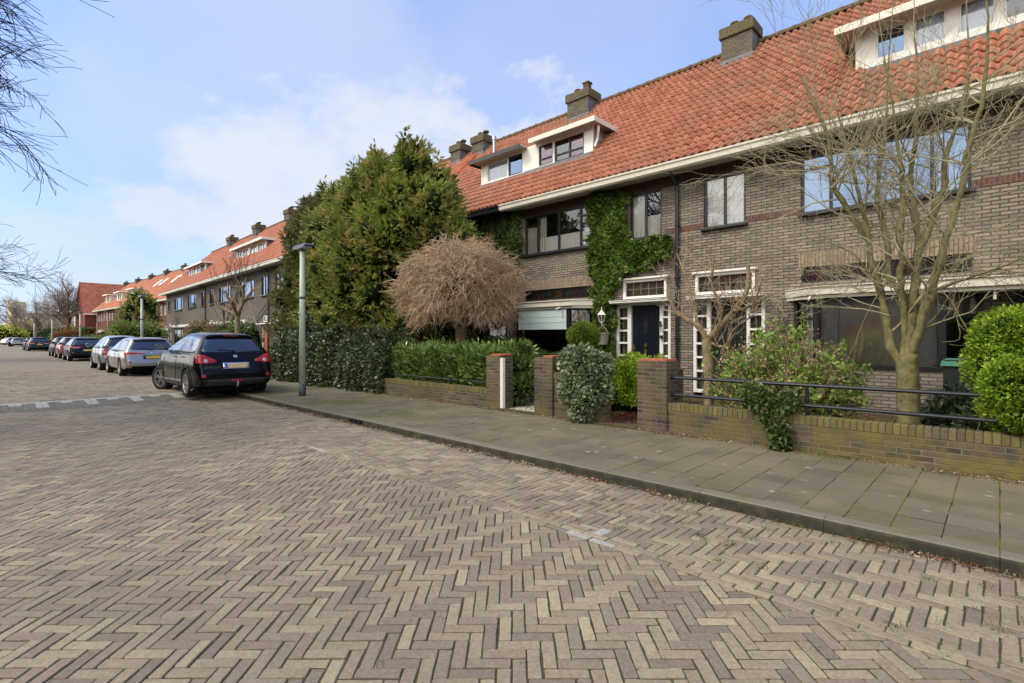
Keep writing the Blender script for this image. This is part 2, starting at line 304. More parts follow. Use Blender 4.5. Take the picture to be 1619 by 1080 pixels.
# ---------------------------------------------------------------- mesh builder
class MB:
    def __init__(s): s.v = []; s.f = []; s.m = []
    def add(s, vs, fs, mi=0):
        o = len(s.v); s.v += [tuple(v) for v in vs]
        for f in fs: s.f.append(tuple(i+o for i in f)); s.m.append(mi)
        return s
    def box(s, x0, x1, y0, y1, z0, z1, mi=0):
        vs = [(x, y, z) for x in (x0, x1) for y in (y0, y1) for z in (z0, z1)]
        return s.add(vs, [(0, 1, 3, 2), (4, 6, 7, 5), (0, 4, 5, 1), (2, 3, 7, 6), (0, 2, 6, 4), (1, 5, 7, 3)], mi)
    def poly(s, pts, mi=0): return s.add(pts, [tuple(range(len(pts)))], mi)
    def prism(s, pts, d, mi=0):
        n = len(pts); a = [Vector(p) for p in pts]; b = [p+Vector(d) for p in a]
        return s.add([*a, *b], [tuple(range(n))[::-1], tuple(range(n, 2*n))]+[(i, (i+1) % n, n+(i+1) % n, n+i) for i in range(n)], mi)
    def tube(s, pts, rs, n=8, mi=0, cap=True):
        P = [Vector(p) for p in pts]
        if not hasattr(rs, '__len__'): rs = [rs]*len(P)
        up = Vector((0, 0, 1)); vs = []
        t0 = (P[1]-P[0]).normalized()
        a = t0.cross(up)
        if a.length < .05: a = t0.cross(Vector((0, 1, 0)))
        a.normalize()
        for i, p in enumerate(P):
            t = (P[min(i+1, len(P)-1)]-P[max(i-1, 0)]).normalized()
            a = (a-t*a.dot(t));
            if a.length < 1e-5: a = t.orthogonal()
            a.normalize(); b = t.cross(a)
            for k in range(n):
                q = 2*pi*k/n; vs.append(p+(a*cos(q)+b*sin(q))*rs[i])
        fs = [(i*n+k, i*n+(k+1) % n, (i+1)*n+(k+1) % n, (i+1)*n+k) for i in range(len(P)-1) for k in range(n)]
        if cap: fs += [tuple(range(n))[::-1], tuple(range((len(P)-1)*n, len(P)*n))]
        return s.add(vs, fs, mi)
    def lathe(s, cx, cy, prof, n=16, mi=0):
        vs = []; 
        for r, z in prof:
            for k in range(n): vs.append((cx+r*cos(2*pi*k/n), cy+r*sin(2*pi*k/n), z))
        fs = [(i*n+k, i*n+(k+1) % n, (i+1)*n+(k+1) % n, (i+1)*n+k) for i in range(len(prof)-1) for k in range(n)]
        fs += [tuple(range(n))[::-1], tuple(range((len(prof)-1)*n, len(prof)*n))]
        return s.add(vs, fs, mi)
    def build(s, name, mats, parent=None, smooth=False, bevel=0., uv=True):
        if isinstance(mats, str): mats = [mats]
        me = bpy.data.meshes.new(name); me.from_pydata(s.v, [], s.f); 
        for m in mats: me.materials.append(M[m])
        if len(mats) > 1: me.polygons.foreach_set('material_index', s.m)
        if smooth: me.polygons.foreach_set('use_smooth', [True]*len(s.f))
        if uv: boxuv(me)
        me.update(); o = bpy.data.objects.new(name, me); COL.objects.link(o)
        if parent is not None: o.parent = parent
        if bevel:
            b = o.modifiers.new('b', 'BEVEL'); b.width = bevel; b.segments = 2; b.limit_method = 'ANGLE'; b.angle_limit = radians(40)
        return o
def boxuv(me):
    n = len(me.vertices); co = np.empty(n*3); me.vertices.foreach_get('co', co); co = co.reshape(-1, 3)
    nf = len(me.polygons); nl = len(me.loops)
    nor = np.empty(nf*3); me.polygons.foreach_get('normal', nor); nor = np.abs(nor.reshape(-1, 3))
    tot = np.empty(nf, int); me.polygons.foreach_get('loop_total', tot)
    li = np.empty(nl, int); me.loops.foreach_get('vertex_index', li)
    ax = np.repeat(nor.argmax(1), tot); c = co[li]
    uv = np.where((ax == 0)[:, None], c[:, [1, 2]], np.where((ax == 1)[:, None], c[:, [0, 2]], c[:, [0, 1]]))
    L = me.uv_layers.new(name='UVMap'); L.data.foreach_set('uv', uv.ravel())

def npmesh(name, V, Fq, mats, parent=None, mi=None, smooth=False):
    """V (n,3), Fq (m,k) faces of equal size, or a list of such arrays"""
    me = bpy.data.meshes.new(name)
    arrs = Fq if isinstance(Fq, list) else [Fq]
    V = np.asarray(V, float); me.vertices.add(len(V)); me.vertices.foreach_set('co', V.ravel())
    idx = np.concatenate([a.ravel() for a in arrs]); tot = np.concatenate([np.full(len(a), a.shape[1]) for a in arrs])
    st = np.concatenate([[0], np.cumsum(tot)[:-1]])
    me.loops.add(len(idx)); me.loops.foreach_set('vertex_index', idx.astype(np.int32))
    me.polygons.add(len(tot)); me.polygons.foreach_set('loop_start', st.astype(np.int32)); me.polygons.foreach_set('loop_total', tot.astype(np.int32))
    if isinstance(mats, str): mats = [mats]
    for m in mats: me.materials.append(M[m])
    if mi is not None: me.polygons.foreach_set('material_index', np.asarray(mi, np.int32))
    if smooth: me.polygons.foreach_set('use_smooth', np.ones(len(tot), bool))
    me.update(calc_edges=True); me.validate()
    o = bpy.data.objects.new(name, me); COL.objects.link(o)
    if parent is not None: o.parent = parent
    return o

def tag(o, label, cat, group=None):
    o['label'] = label; o['category'] = cat
    if group: o['group'] = group
    return o
def thing(name, label, cat, loc=(0, 0, 0), rz=0., group=None):
    o = bpy.data.objects.new(name, None); COL.objects.link(o); o.location = loc; o.rotation_euler = (0, 0, rz)
    o.empty_display_size = .2
    return tag(o, label, cat, group)
def struct(o, kind='structure'): o['kind'] = kind; return o
def copy_tree(o, parent=None):
    c = o.copy(); COL.objects.link(c)
    if parent is not None: c.parent = parent
    for ch in list(o.children): copy_tree(ch, c)
    return c

# ---------------------------------------------------------------- leaves and twigs
def unit(a): return a/np.maximum(np.linalg.norm(a, axis=1, keepdims=True), 1e-9)
def leafarrays(P, D, size, aspect=.5, fold=.15):
    """kite leaves: base P, pointing along D, length size"""
    n = len(P); D = unit(D)
    rv = unit(RNG.normal(size=(n, 3))); Sd = unit(np.cross(D, rv)); Nn = np.cross(D, Sd)
    s = np.broadcast_to(np.asarray(size, float), (n,))[:, None]
    a = P; t = P+D*s; m = P+D*s*.45
    l = m+Sd*s*aspect*.5+Nn*s*fold; r = m-Sd*s*aspect*.5+Nn*s*fold
    V = np.stack([a, r, t, l], 1).reshape(-1, 3)
    F = np.arange(n*4).reshape(n, 4)
    return V, F
def leafobj(name, P, D, size, mat, parent=None, aspect=.5, fold=.12, core=None):
    V, F = leafarrays(P, D, size, aspect, fold)
    if core is None: return npmesh(name, V, F, mat, parent)
    cv, cf, cm = core
    F2 = cf+len(V)
    mi = np.concatenate([np.zeros(len(F), int), np.ones(len(cf), int)])
    return npmesh(name, np.vstack([V, cv]), [F, F2], [mat, cm], parent, mi)
def ico(sub=3):
    bm = bmesh.new(); bmesh.ops.create_icosphere(bm, subdivisions=sub, radius=1)
    v = np.array([x.co[:] for x in bm.verts]); f = np.array([[y.index for y in x.verts] for x in bm.faces]); bm.free(); return v, f
def lumps(n, cen, rad, squash=None):
    """points on/inside ellipsoid surfaces, with outward directions"""
    k = RNG.integers(0, len(cen), n); d = unit(RNG.normal(size=(n, 3)))
    r = RNG.uniform(.72, 1.05, n)[:, None]
    P = cen[k]+d*rad[k]*r
    return P, d, k
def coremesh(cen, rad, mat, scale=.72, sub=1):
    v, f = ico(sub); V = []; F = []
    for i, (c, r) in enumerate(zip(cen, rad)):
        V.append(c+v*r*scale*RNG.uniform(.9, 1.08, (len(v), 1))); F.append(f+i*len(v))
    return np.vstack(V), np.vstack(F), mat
def clumpbush(name, cen, rad, n, size, mat, parent=None, aspect=.5, up=.3, coremat='deep_green', cscale=.74, fold=.12, jit=.5):
    cen = np.asarray(cen, float); rad = np.asarray(rad, float)
    if rad.ndim == 1: rad = rad[:, None]*np.ones((1, 3))
    P, d, k = lumps(n, cen, rad)
    D = d+RNG.normal(size=P.shape)*jit+np.array([0, 0, up])
    P[:, 2] = np.maximum(P[:, 2], .02)
    sz = size*RNG.uniform(.6, 1.3, n)
    core = coremesh(cen, rad, coremat, cscale) if coremat else None
    if core is not None: core[0][:, 2] = np.maximum(core[0][:, 2], .01)
    return leafobj(name, P, D, sz, mat, parent, aspect, fold, core)

def twigmesh(name, segs, mat, parent=None, sides=3):
    """segs: list of (points (k,3), radii (k)) -> all tubes in one mesh, vectorised by length"""
    V = []; F = []; off = 0
    by = {}
    for p, r in segs: by.setdefault(len(p), []).append((p, r))
    for k, lst in by.items():
        Pt = np.array([a for a, _ in lst], float); Rr = np.array([b for _, b in lst], float)
        T = np.gradient(Pt, axis=1); T /= np.maximum(np.linalg.norm(T, axis=2, keepdims=True), 1e-9)
        ref = np.array([.31, .52, .79]); A = np.cross(T, ref); A /= np.maximum(np.linalg.norm(A, axis=2, keepdims=True), 1e-9); B = np.cross(T, A)
        ang = np.arange(sides)*2*pi/sides
        ring = Pt[:, :, None, :]+Rr[:, :, None, None]*(A[:, :, None, :]*np.cos(ang)[None, None, :, None]+B[:, :, None, :]*np.sin(ang)[None, None, :, None])
        m = len(lst); V.append(ring.reshape(-1, 3))
        base = (np.arange(m)*k*sides)[:, None, None]
        i = np.arange(k-1)[None, :, None]*sides; j = np.arange(sides)[None, None, :]; j2 = (j+1) % sides
        q = np.stack([base+i+j, base+i+j2, base+i+sides+j2, base+i+sides+j], -1).reshape(-1, 4)+off
        F.append(q); off += m*k*sides
    return npmesh(name, np.vstack(V), np.vstack(F), mat, parent, smooth=True)

def curvepath(p, d, L, k, bend, up):
    pts = [np.array(p, float)]; d = np.array(d, float); d /= np.linalg.norm(d)
    for i in range(k-1):
        d = d+RNG.normal(size=3)*bend+np.array([0, 0, up]); d /= np.linalg.norm(d)
        pts.append(pts[-1]+d*L/(k-1))
    return pts, d
def grow(segs, p, d, L, r, lev, nchild, spread=.7, bend=.12, up=.06, ratio=.62, rend=.55, k=6, taper=None, minr=.003):
    pts, dd = curvepath(p, d, L, k, bend, up)
    rs = np.linspace(r, max(minr, r*rend), k)
    segs.append((pts, rs, lev))
    if lev == 0: return
    n = nchild[-lev] if hasattr(nchild, '__len__') else nchild
    for i in range(n):
        t = RNG.uniform(.25, 1.) if i else 1.
        a = t*(k-1); i0 = min(int(a), k-2); f = a-i0
        q = pts[i0]*(1-f)+pts[i0+1]*f; ax = pts[i0+1]-pts[i0]; ax /= np.linalg.norm(ax)
        s = RNG.normal(size=3); s -= ax*s.dot(ax); s /= np.linalg.norm(s)
        nd = ax+s*spread*RNG.uniform(.6, 1.3)
        grow(segs, q, nd, L*ratio*RNG.uniform(.7, 1.25), max(minr, rs[i0]*RNG.uniform(.45, .7)), lev-1, nchild, spread, bend, up, ratio, rend, k, None, minr)
def bare_tree(name, label, loc, h, r, nchild, group=None, L0=None, spread=.7, mats=('bark_dark', 'twig_dark'), seed=0, lev=4, up=.05, limbs=5, minr=.006, trunkh=.35, ratio=.66, bend=.12, extra=()):
    global RNG
    if seed: RNG = np.random.default_rng(seed)
    root = thing(name, label, 'tree', loc, 0, group)
    segs = []; tp, td = curvepath((0, 0, -.05), (0, 0, 1), h*trunkh, 6, .03, .05)
    th = MB(); th.tube(tp, list(np.linspace(r*1.25, r*.85, 6)), 10); th.build('trunk', mats[0], root, smooth=True)
    for z_, dx_, dz_ in extra:
        grow(segs, (0, 0, z_), (dx_, 1, dz_), 2.75, r*.32, 3, [7, 6, 6], .75, .08, -.03, .50, .4, 8, None, minr)
    for i in range(limbs):
        a = 2*pi*(i+RNG.uniform(-.3, .3))/limbs; el = RNG.uniform(.6, 1.5)
        t = RNG.uniform(.7, 1.); q = tp[int(t*5)]
        grow(segs, q, (cos(a), sin(a), el), (L0 or h*.33)*RNG.uniform(.8, 1.2), r*.55, lev-1, nchild, spread, bend, up, ratio, minr=minr)
    grow(segs, tp[-1], (RNG.normal()*.1, RNG.normal()*.1, 1), (L0 or h*.33)*1.2, r*.7, lev-1, nchild, spread, .1, up, ratio, minr=minr)
    big = [(p, q) for p, q, l in segs if l >= lev-2]; small = [(p, q) for p, q, l in segs if l < lev-2]
    if big: twigmesh('limbs', big, mats[0], root, 6)
    if small: twigmesh('crown', small, mats[1], root, 3)
    return root
# ---------------------------------------------------------------- camera, sky, sun
CAM_H = 1.42; YAW = math.atan2(.7224, -.6915)
cam = bpy.data.cameras.new('camera'); cam.sensor_width = 36; cam.lens = 806/1619*36; cam.clip_end = 3000; cam.clip_start = .05
cam.shift_y = -6/1619
co = bpy.data.objects.new('camera', cam); COL.objects.link(co); co.location = (0, 0, CAM_H); co.rotation_euler = (pi/2, 0, YAW-pi/2)
S.camera = co
S.view_settings.view_transform = 'Standard'; S.view_settings.look = 'None'; S.view_settings.exposure = 0; S.view_settings.gamma = 1
S.cycles.max_bounces = 6; S.cycles.transparent_max_bounces = 12; S.cycles.diffuse_bounces = 3; S.cycles.glossy_bounces = 3; S.cycles.use_denoising = True
SUN_EL, SUN_AZ = radians(48), radians(200)   # azimuth: direction in plan the light comes from
w = bpy.data.worlds.new('World'); S.world = w; w.use_nodes = True
n = w.node_tree.nodes; l = w.node_tree.links
for x in list(n): n.remove(x)
wo = n.new('ShaderNodeOutputWorld'); bg = n.new('ShaderNodeBackground'); l.new(bg.outputs[0], wo.inputs[0])
sky = n.new('ShaderNodeTexSky'); sky.sky_type = 'NISHITA'; sky.sun_disc = False; sky.sun_elevation = SUN_EL
sdir = Vector((-.42*cos(SUN_EL), -.9*cos(SUN_EL), sin(SUN_EL))).normalized()
sky.sun_rotation = math.atan2(sdir.x, sdir.y)
sky.air_density = 1.2; sky.dust_density = 1.0; sky.ozone_density = 2.0
tc = n.new('ShaderNodeTexCoord'); sp = n.new('ShaderNodeSeparateXYZ'); l.new(tc.outputs['Generated'], sp.inputs[0])
# project directions on a cloud layer
den = n.new('ShaderNodeMath'); den.operation = 'ADD'; l.new(sp.outputs[2], den.inputs[0]); den.inputs[1].default_value = .42
dv = n.new('ShaderNodeVectorMath'); dv.operation = 'DIVIDE'; cb = n.new('ShaderNodeCombineXYZ')
for i in range(3): l.new(den.outputs[0], cb.inputs[i])
l.new(tc.outputs['Generated'], dv.inputs[0]); l.new(cb.outputs[0], dv.inputs[1])
mp = n.new('ShaderNodeMapping'); mp.inputs['Location'].default_value = (1.55, .9, .3); mp.inputs['Scale'].default_value = (1, 1, .6); l.new(dv.outputs[0], mp.inputs[0])
c1 = noise(n, l, 1.15, 9, mp.outputs[0], .52); c2 = noise(n, l, .55, 4, mp.outputs[0])
f1 = ramp(n, l, c1.outputs[0], .40, .74); f2 = ramp(n, l, c2.outputs[0], .25, .70)
hz = n.new('ShaderNodeMapRange'); hz.inputs[1].default_value = 0; hz.inputs[2].default_value = .35; hz.inputs[3].default_value = .62; hz.inputs[4].default_value = .0; l.new(sp.outputs[2], hz.inputs[0])
mA = n.new('ShaderNodeMath'); mA.operation = 'MULTIPLY_ADD'; mA.use_clamp = True; l.new(f1, mA.inputs[0]); l.new(f2, mA.inputs[1]); l.new(hz.outputs[0], mA.inputs[2])
mB = n.new('ShaderNodeMath'); mB.operation = 'MULTIPLY_ADD'; mB.use_clamp = True; l.new(mA.outputs[0], mB.inputs[0]); mB.inputs[1].default_value = .62; mB.inputs[2].default_value = .06
skc = mixc(n, l, sky.outputs[0], (1.16, 1.42, 1.98), 1., 'MULTIPLY')
out = mixc(n, l, skc, (3.85, 4.45, 5.95), mB.outputs[0])
# the large soft cloud bank low over the terrace and veils above it
acc = None
wn = noise(n, l, 5.5, 7, mp.outputs[0], .6)
for dx, dy, dz, cr, amp in ((-1.15, .28, .27, .055, .8), (-1.06, .37, .31, .09, 1.), (-.97, .46, .35, .10, 1.), (-.88, .54, .34, .11, 1.), (-.78, .63, .34, .08, 1.), (-.66, .75, .39, .05, .8), (-1.16, .3, .50, .12, .35), (-.98, .45, .56, .15, .42), (-.6, .8, .6, .2, .3), (-1.3, .15, .14, .07, .45), (-.2, 1.1, .75, .2, .25)):
    dvn = Vector((dx, dy, dz)).normalized(); dt = n.new('ShaderNodeVectorMath'); dt.operation = 'DOT_PRODUCT'; l.new(tc.outputs['Generated'], dt.inputs[0]); dt.inputs[1].default_value = dvn
    ma = n.new('ShaderNodeMath'); ma.operation = 'MULTIPLY_ADD'; l.new(wn.outputs[0], ma.inputs[0]); ma.inputs[1].default_value = .050; l.new(dt.outputs['Value'], ma.inputs[2])
    mr = n.new('ShaderNodeMapRange'); mr.interpolation_type = 'SMOOTHERSTEP'; mr.inputs[1].default_value = cos(cr*1.9)+.020; mr.inputs[2].default_value = 1.030; mr.inputs[4].default_value = amp; l.new(ma.outputs[0], mr.inputs[0])
    if acc is None: acc = mr.outputs[0]
    else:
        mx = n.new('ShaderNodeMath'); mx.operation = 'MAXIMUM'; l.new(acc, mx.inputs[0]); l.new(mr.outputs[0], mx.inputs[1]); acc = mx.outputs[0]
out = mixc(n, l, out, (5.4, 5.75, 6.5), acc)
# added fill light: bright overcast made up behind the viewer to lift the facades
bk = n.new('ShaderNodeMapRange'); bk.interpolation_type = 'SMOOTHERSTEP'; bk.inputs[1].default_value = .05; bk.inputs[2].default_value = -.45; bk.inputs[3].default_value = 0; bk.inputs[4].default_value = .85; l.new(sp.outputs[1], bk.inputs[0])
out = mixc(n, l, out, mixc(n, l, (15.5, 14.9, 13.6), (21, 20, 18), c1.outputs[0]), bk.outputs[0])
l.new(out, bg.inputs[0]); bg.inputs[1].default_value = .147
sun = bpy.data.lights.new('sun', 'SUN'); sun.energy = 2.4; sun.angle = radians(14); sun.color = (1, .93, .82)
so = bpy.data.objects.new('sun', sun); COL.objects.link(so); so.rotation_euler = (-sdir).to_track_quat('-Z', 'Y').to_euler()

# ---------------------------------------------------------------- ground, road, pavement
KERB_Y = 4.58
def sheet(name, pts, z, mat, uvs=False):
    m = MB(); m.poly([(x, y, z) for x, y in pts]); return struct(m.build(name, mat))
g = MB(); g.poly([(-900, -600, -.14), (500, -600, -.14), (500, 600, -.14), (-900, 600, -.14)]); struct(g.build('ground', 'ground'))
def zroad(x):
    t = min(1, max(0, (-14.2-x)/1.5)); t = t*t*(3-2*t)
    return -.10+.08*t
def clip(poly, fn):
    out = []
    for i in range(len(poly)):
        a, b = poly[i], poly[(i+1) % len(poly)]; fa, fb = fn(a), fn(b)
        if fa >= 0: out.append(a)
        if fa*fb < 0:
            t = fa/(fa-fb); out.append((a[0]+(b[0]-a[0])*t, a[1]+(b[1]-a[1])*t))
    return out
def area(p): return .5*sum(p[i][0]*p[(i+1) % len(p)][1]-p[(i+1) % len(p)][0]*p[i][1] for i in range(len(p)))
def herring(ang, org, reg, W=.0711, bbox=None):
    """herringbone bricks 3:1 clipped to region half planes; yields polygons"""
    ca, sa = cos(ang), sin(ang); x0, x1, y0, y1 = bbox
    cs = [(x-org[0], y-org[1]) for x in (x0, x1) for y in (y0, y1)]
    us = [(ca*x+sa*y)/W for x, y in cs]; vs = [(-sa*x+ca*y)/W for x, y in cs]
    for j in range(int(min(vs))-4, int(max(vs))+5):
        for i in range(int(min(us))-4, int(max(us))+5):
            k = (i-j) % 6
            if k == 0: r = (i, i+3, j, j+1)
            elif k == 5: r = (i, i+1, j, j+3)
            else: continue
            cu, cv = (r[0]+r[1])/2*W, (r[2]+r[3])/2*W; X = org[0]+ca*cu-sa*cv; Y = org[1]+sa*cu+ca*cv
            if not (x0-.2 < X < x1+.2 and y0-.2 < Y < y1+.2): continue
            hu, hv = (r[1]-r[0])/2*W, (r[3]-r[2])/2*W
            q = [(X+ca*a*hu-sa*b*hv, Y+sa*a*hu+ca*b*hv) for a, b in ((-1, -1), (1, -1), (1, 1), (-1, 1))]
            for fn in reg:
                q = clip(q, fn)
                if len(q) < 3: break
            if len(q) >= 3 and abs(area(q)) > 2.5e-4: yield q
def bricks_mesh(name, polys, mat, joint=.0026, bev=.0034, mati=None, tiltv=.012, hv=.0018, far=-13., zf=None, wear=True):
    zr_ = zf or zroad
    V = []; F4 = []; F3 = []; tops = {}; MI = []
    faces = []; rnd = random.Random(5)
    for pi_, q in enumerate(polys):
        if area(q) < 0: q = q[::-1]
        n_ = len(q); cx_ = sum(p[0] for p in q)/n_; cy_ = sum(p[1] for p in q)/n_
        jx, jy, ja = rnd.gauss(0, .0013), rnd.gauss(0, .0013), rnd.gauss(0, .008)
        ca, sa = cos(ja), sin(ja)
        if wear and cx_ > -6.5:
            w_ = []
            for i in range(len(q)):
                a, b = q[i], q[(i+1) % len(q)]; ln_ = math.hypot(b[0]-a[0], b[1]-a[1])
                if ln_ < .03: w_.append(a); continue
                ux, uy = (b[0]-a[0])/ln_, (b[1]-a[1])/ln_; c0, c1 = rnd.uniform(.004, .013), rnd.uniform(.004, .013)
                w_.append((a[0]+ux*c0, a[1]+uy*c0))
                if ln_ > .15:
                    for t_ in (.33, .66): e_ = abs(rnd.gauss(0, .0016)); w_.append((a[0]+ux*ln_*t_-uy*e_, a[1]+uy*ln_*t_+ux*e_))
                w_.append((b[0]-ux*c1, b[1]-uy*c1))
            q = w_; n_ = len(q)
        q = [(cx_+ca*(x-cx_)-sa*(y-cy_)+jx, cy_+sa*(x-cx_)+ca*(y-cy_)+jy) for x, y in q]
        def inset(d):
            o = []
            for i in range(n_):
                a, b, c = q[i-1], q[i], q[(i+1) % n_]
                e1 = (b[0]-a[0], b[1]-a[1]); e2 = (c[0]-b[0], c[1]-b[1])
                l1 = math.hypot(*e1) or 1e-9; l2 = math.hypot(*e2) or 1e-9
                n1 = (-e1[1]/l1, e1[0]/l1); n2 = (-e2[1]/l2, e2[0]/l2)
                k = 1+n1[0]*n2[0]+n1[1]*n2[1]
                if k < .3: k = .3
                o.append((b[0]+(n1[0]+n2[0])*d/k, b[1]+(n1[1]+n2[1])*d/k))
            return o
        near = cx_ > far
        jt = joint+abs(rnd.gauss(0, .0012)) if near else joint
        z = zr_(cx_)+max(-.0025, min(.004, rnd.gauss(0, hv))); tx, ty = max(-.02, min(.02, rnd.gauss(0, tiltv))), max(-.02, min(.02, rnd.gauss(0, tiltv)))
        if cy_ > 3.3: z += 0
        z += .002*math.sin(cx_*1.7+cy_*.8)*math.sin(cy_*1.9+1)
        def zz(p, h): return z+h+(p[0]-cx_)*tx+(p[1]-cy_)*ty+(zr_(p[0])-zr_(cx_))
        if near:
            A, B = inset(jt), inset(jt+bev)
            # worn corners
            base = len(V)
            V += [(*p, zz(p, -.022)) for p in A]+[(*p, zz(p, -.004)) for p in A]+[(*p, zz(p, 0)) for p in B]
            faces.append(tuple(base+2*n_+i for i in range(n_)))
            for i in range(n_):
                j = (i+1) % n_
                faces.append((base+n_+i, base+n_+j, base+2*n_+j, base+2*n_+i)); faces.append((base+i, base+j, base+n_+j, base+n_+i))
        else:
            A = inset(jt); base = len(V)
            V += [(*p, zz(p, -.02)) for p in A]+[(*p, zz(p, 0)) for p in A]
            faces.append(tuple(base+n_+i for i in range(n_)))
            for i in range(n_):
                j = (i+1) % n_; faces.append((base+i, base+j, base+n_+j, base+n_+i))
    me = bpy.data.meshes.new(name); me.from_pydata(V, [], faces); me.materials.append(M[mat]); me.update()
    o = bpy.data.objects.new(name, me); COL.objects.link(o); return o
A45 = math.atan2(.6915, .7224)
FARX = -30.
lane = list(herring(A45, (0, 0), [lambda p: 3.165-p[1], lambda p: p[1]+.0, lambda p: p[0]-FARX], bbox=(FARX, 4.5, 0.0, 3.165)))
def notramp(p): return True
RX0, RX1 = -15.62, -14.35
lane = [q for q in lane if not (RX0 < sum(a[0] for a in q)/len(q)-.0 < RX1)]
road = struct(bricks_mesh('road', lane, 'paver'))
kb = KERB_Y-.015
strip = list(herring(0, (0, 3.30), [lambda p: kb-p[1], lambda p: p[1]-3.308, lambda p: p[0]-FARX], bbox=(FARX, 4.5, 3.308, kb)))
white_spots = [(-2.42, 3.20), (-2.19, 3.27)]
strip = [q for q in strip if not (RX0 < sum(a[0] for a in q)/len(q) < RX1)]
struct(bricks_mesh('parking_strip', strip, 'paver'))
rows = []; x = -30.
wm = []
while x < 4.5:
    for k, (ya, yb) in enumerate(((3.167, 3.237), (3.238, 3.306))):
        xa = x+(.105 if k else 0); q = [(xa, ya), (xa+.213, ya), (xa+.213, yb), (xa, yb)]
        if RX0 < xa+.1 < RX1: continue
        if (k == 0 and (-2.62 < xa < -2.2)) or (k == 0 and -6.95 < xa < -6.7) or (k == 0 and -11.2 < xa < -11.0): wm.append(q)
        else: rows.append(q)
    x += .2135
struct(bricks_mesh('lane_border', rows, 'paver'))
wm.append([(-2.30, 3.245), (-2.20, 3.245), (-2.20, 3.44), (-2.30, 3.44)])
struct(bricks_mesh('white_marking_bricks', wm, 'white_paver'))
# left parking bay beyond the gutter
bay = list(herring(0, (0, -2), [lambda p: -.075-p[1], lambda p: p[1]+2.0], bbox=(-22, 4.5, -2.0, -.075)))
struct(bricks_mesh('parking_bay', bay, 'paver', far=10))
gut = []; x = -30
while x < 4.5: gut.append([(x, -.07), (x+.213, -.07), (x+.213, -.003), (x, -.003)]); x += .2135
struct(bricks_mesh('gutter', gut, 'paver_dark'))
# speed ramp with white teeth
rp = []; x = RX1-.002
dark = []; teeth = []
for i in range(6):
    xa, xb = RX1-.2115*(i+1), RX1-.2115*i
    y = -.0
    while y < KERB_Y-.03:
        ya, yb = y, min(y+.105, KERB_Y-.02); q = [(xa, ya), (xb, ya), (xb, yb), (xa, yb)]
        idx = int(y/.105); per = idx % 8
        istooth = (per in (0, 1) and i >= 2) or (per in (4, 5) and i >= 4) or i == 5
        (teeth if istooth else dark).append(q); y += .105
struct(bricks_mesh('speed_ramp', dark, 'paver_dark')); struct(bricks_mesh('white_ramp_teeth', teeth, 'white_paver'))
ln = []; y = 0.
while y < 2.6: ln.append([(-20.1, y), (-19.99, y), (-19.99, y+.2), (-20.1, y+.2)]); y += .205
o = bricks_mesh('white_stripe', ln, 'white_paver'); o.location.z = .004; struct(o)
# bed under the bricks, ramped like the road
m = MB(); xs = [6, -14.2]+[-14.2-1.5*i/8 for i in range(1, 9)]+[-32]
for a, b in zip(xs[:-1], xs[1:]):
    m.poly([(a, -2.05, zroad(a)-.0066), (a, KERB_Y+.05, zroad(a)-.0066), (b, KERB_Y+.05, zroad(b)-.0066), (b, -2.05, zroad(b)-.0066)][::-1])
struct(m.build('joint_bed', 'joint'))
def grid(name, xs, ys, z, mat):
    m = MB(); V = [(x, y, z) for x in xs for y in ys]; ny = len(ys)
    m.add(V, [(i*ny+j, (i+1)*ny+j, (i+1)*ny+j+1, i*ny+j+1) for i in range(len(xs)-1) for j in range(ny-1)])
    return struct(m.build(name, mat))
sheet('far_road', [(-150, .35), (FARX+.02, .35), (FARX+.02, 4.58), (-150, 5.2)], -.022, 'far_paving')
sheet('cross_road', [(-150, -60), (-140, -60), (-140, 60), (-150, 60)], -.018, 'far_paving')
# kerb: stones with rounded nose
m = MB()
def kerb_run(x0, x1, y):
    x = x1
    while x > x0+.01:
        a = max(x0, x-1.); m_ = m
        pr = [(y, -.2), (y, -.028), (y+.006, -.010), (y+.022, .0015), (y+.13, .003), (y+.13, -.2)]
        m_.prism([(a+.0015, p, z) for p, z in pr], (x-a-.003, 0, 0)); x -= 1.
kerb_run(-14.0, 6.0, KERB_Y)
kb_o = struct(m.build('kerb', 'kerbstone'))
m = MB(); m.box(-8.42, -7.96, KERB_Y-.006, KERB_Y+.02, -.092, -.014); dr = m.build('storm_drain', 'black_metal')
tag(dr, 'black cast iron gully inlet set in the kerb face', 'drain')
for i in range(3):
    m2 = MB(); m2.box(-8.38+.15*i, -8.28+.15*i, KERB_Y-.010, KERB_Y-.004, -.08, -.028); m2.build('slot', 'underbody', dr)
sheet('pavement_bed', [(-14.0, KERB_Y+.128), (6, KERB_Y+.128), (6, 7.14), (-14.0, 7.14)], -.006, 'pave_joint')
sl_ = []
for i in range(-47, 20):
    for j in range(15, 24):
        xa, xb, ya, yb = i*.3, i*.3+.3, max(j*.3, KERB_Y+.130), min(j*.3+.3, 7.14)
        if yb-ya > .03 and xa > -14.05: sl_.append([(xa, ya), (xb, ya), (xb, yb), (xa, yb)])
struct(bricks_mesh('pavement', sl_, 'slabs', joint=.0018, bev=.003, tiltv=.006, hv=.0014, far=-14, zf=lambda x: 0., wear=False))
sheet('far_pavement', [(-140, 5.25), (-14.0, KERB_Y+.128), (-14.0, 7.14), (-140, 8.2)], 0, 'slabs')
m = MB(); m.prism([(-140, 5.1, -.1), (-140, 5.26, -.1), (-14., KERB_Y+.13, -.1), (-14., KERB_Y, -.1)], (0, 0, .103)); struct(m.build('far_kerb', 'kerbstone'))
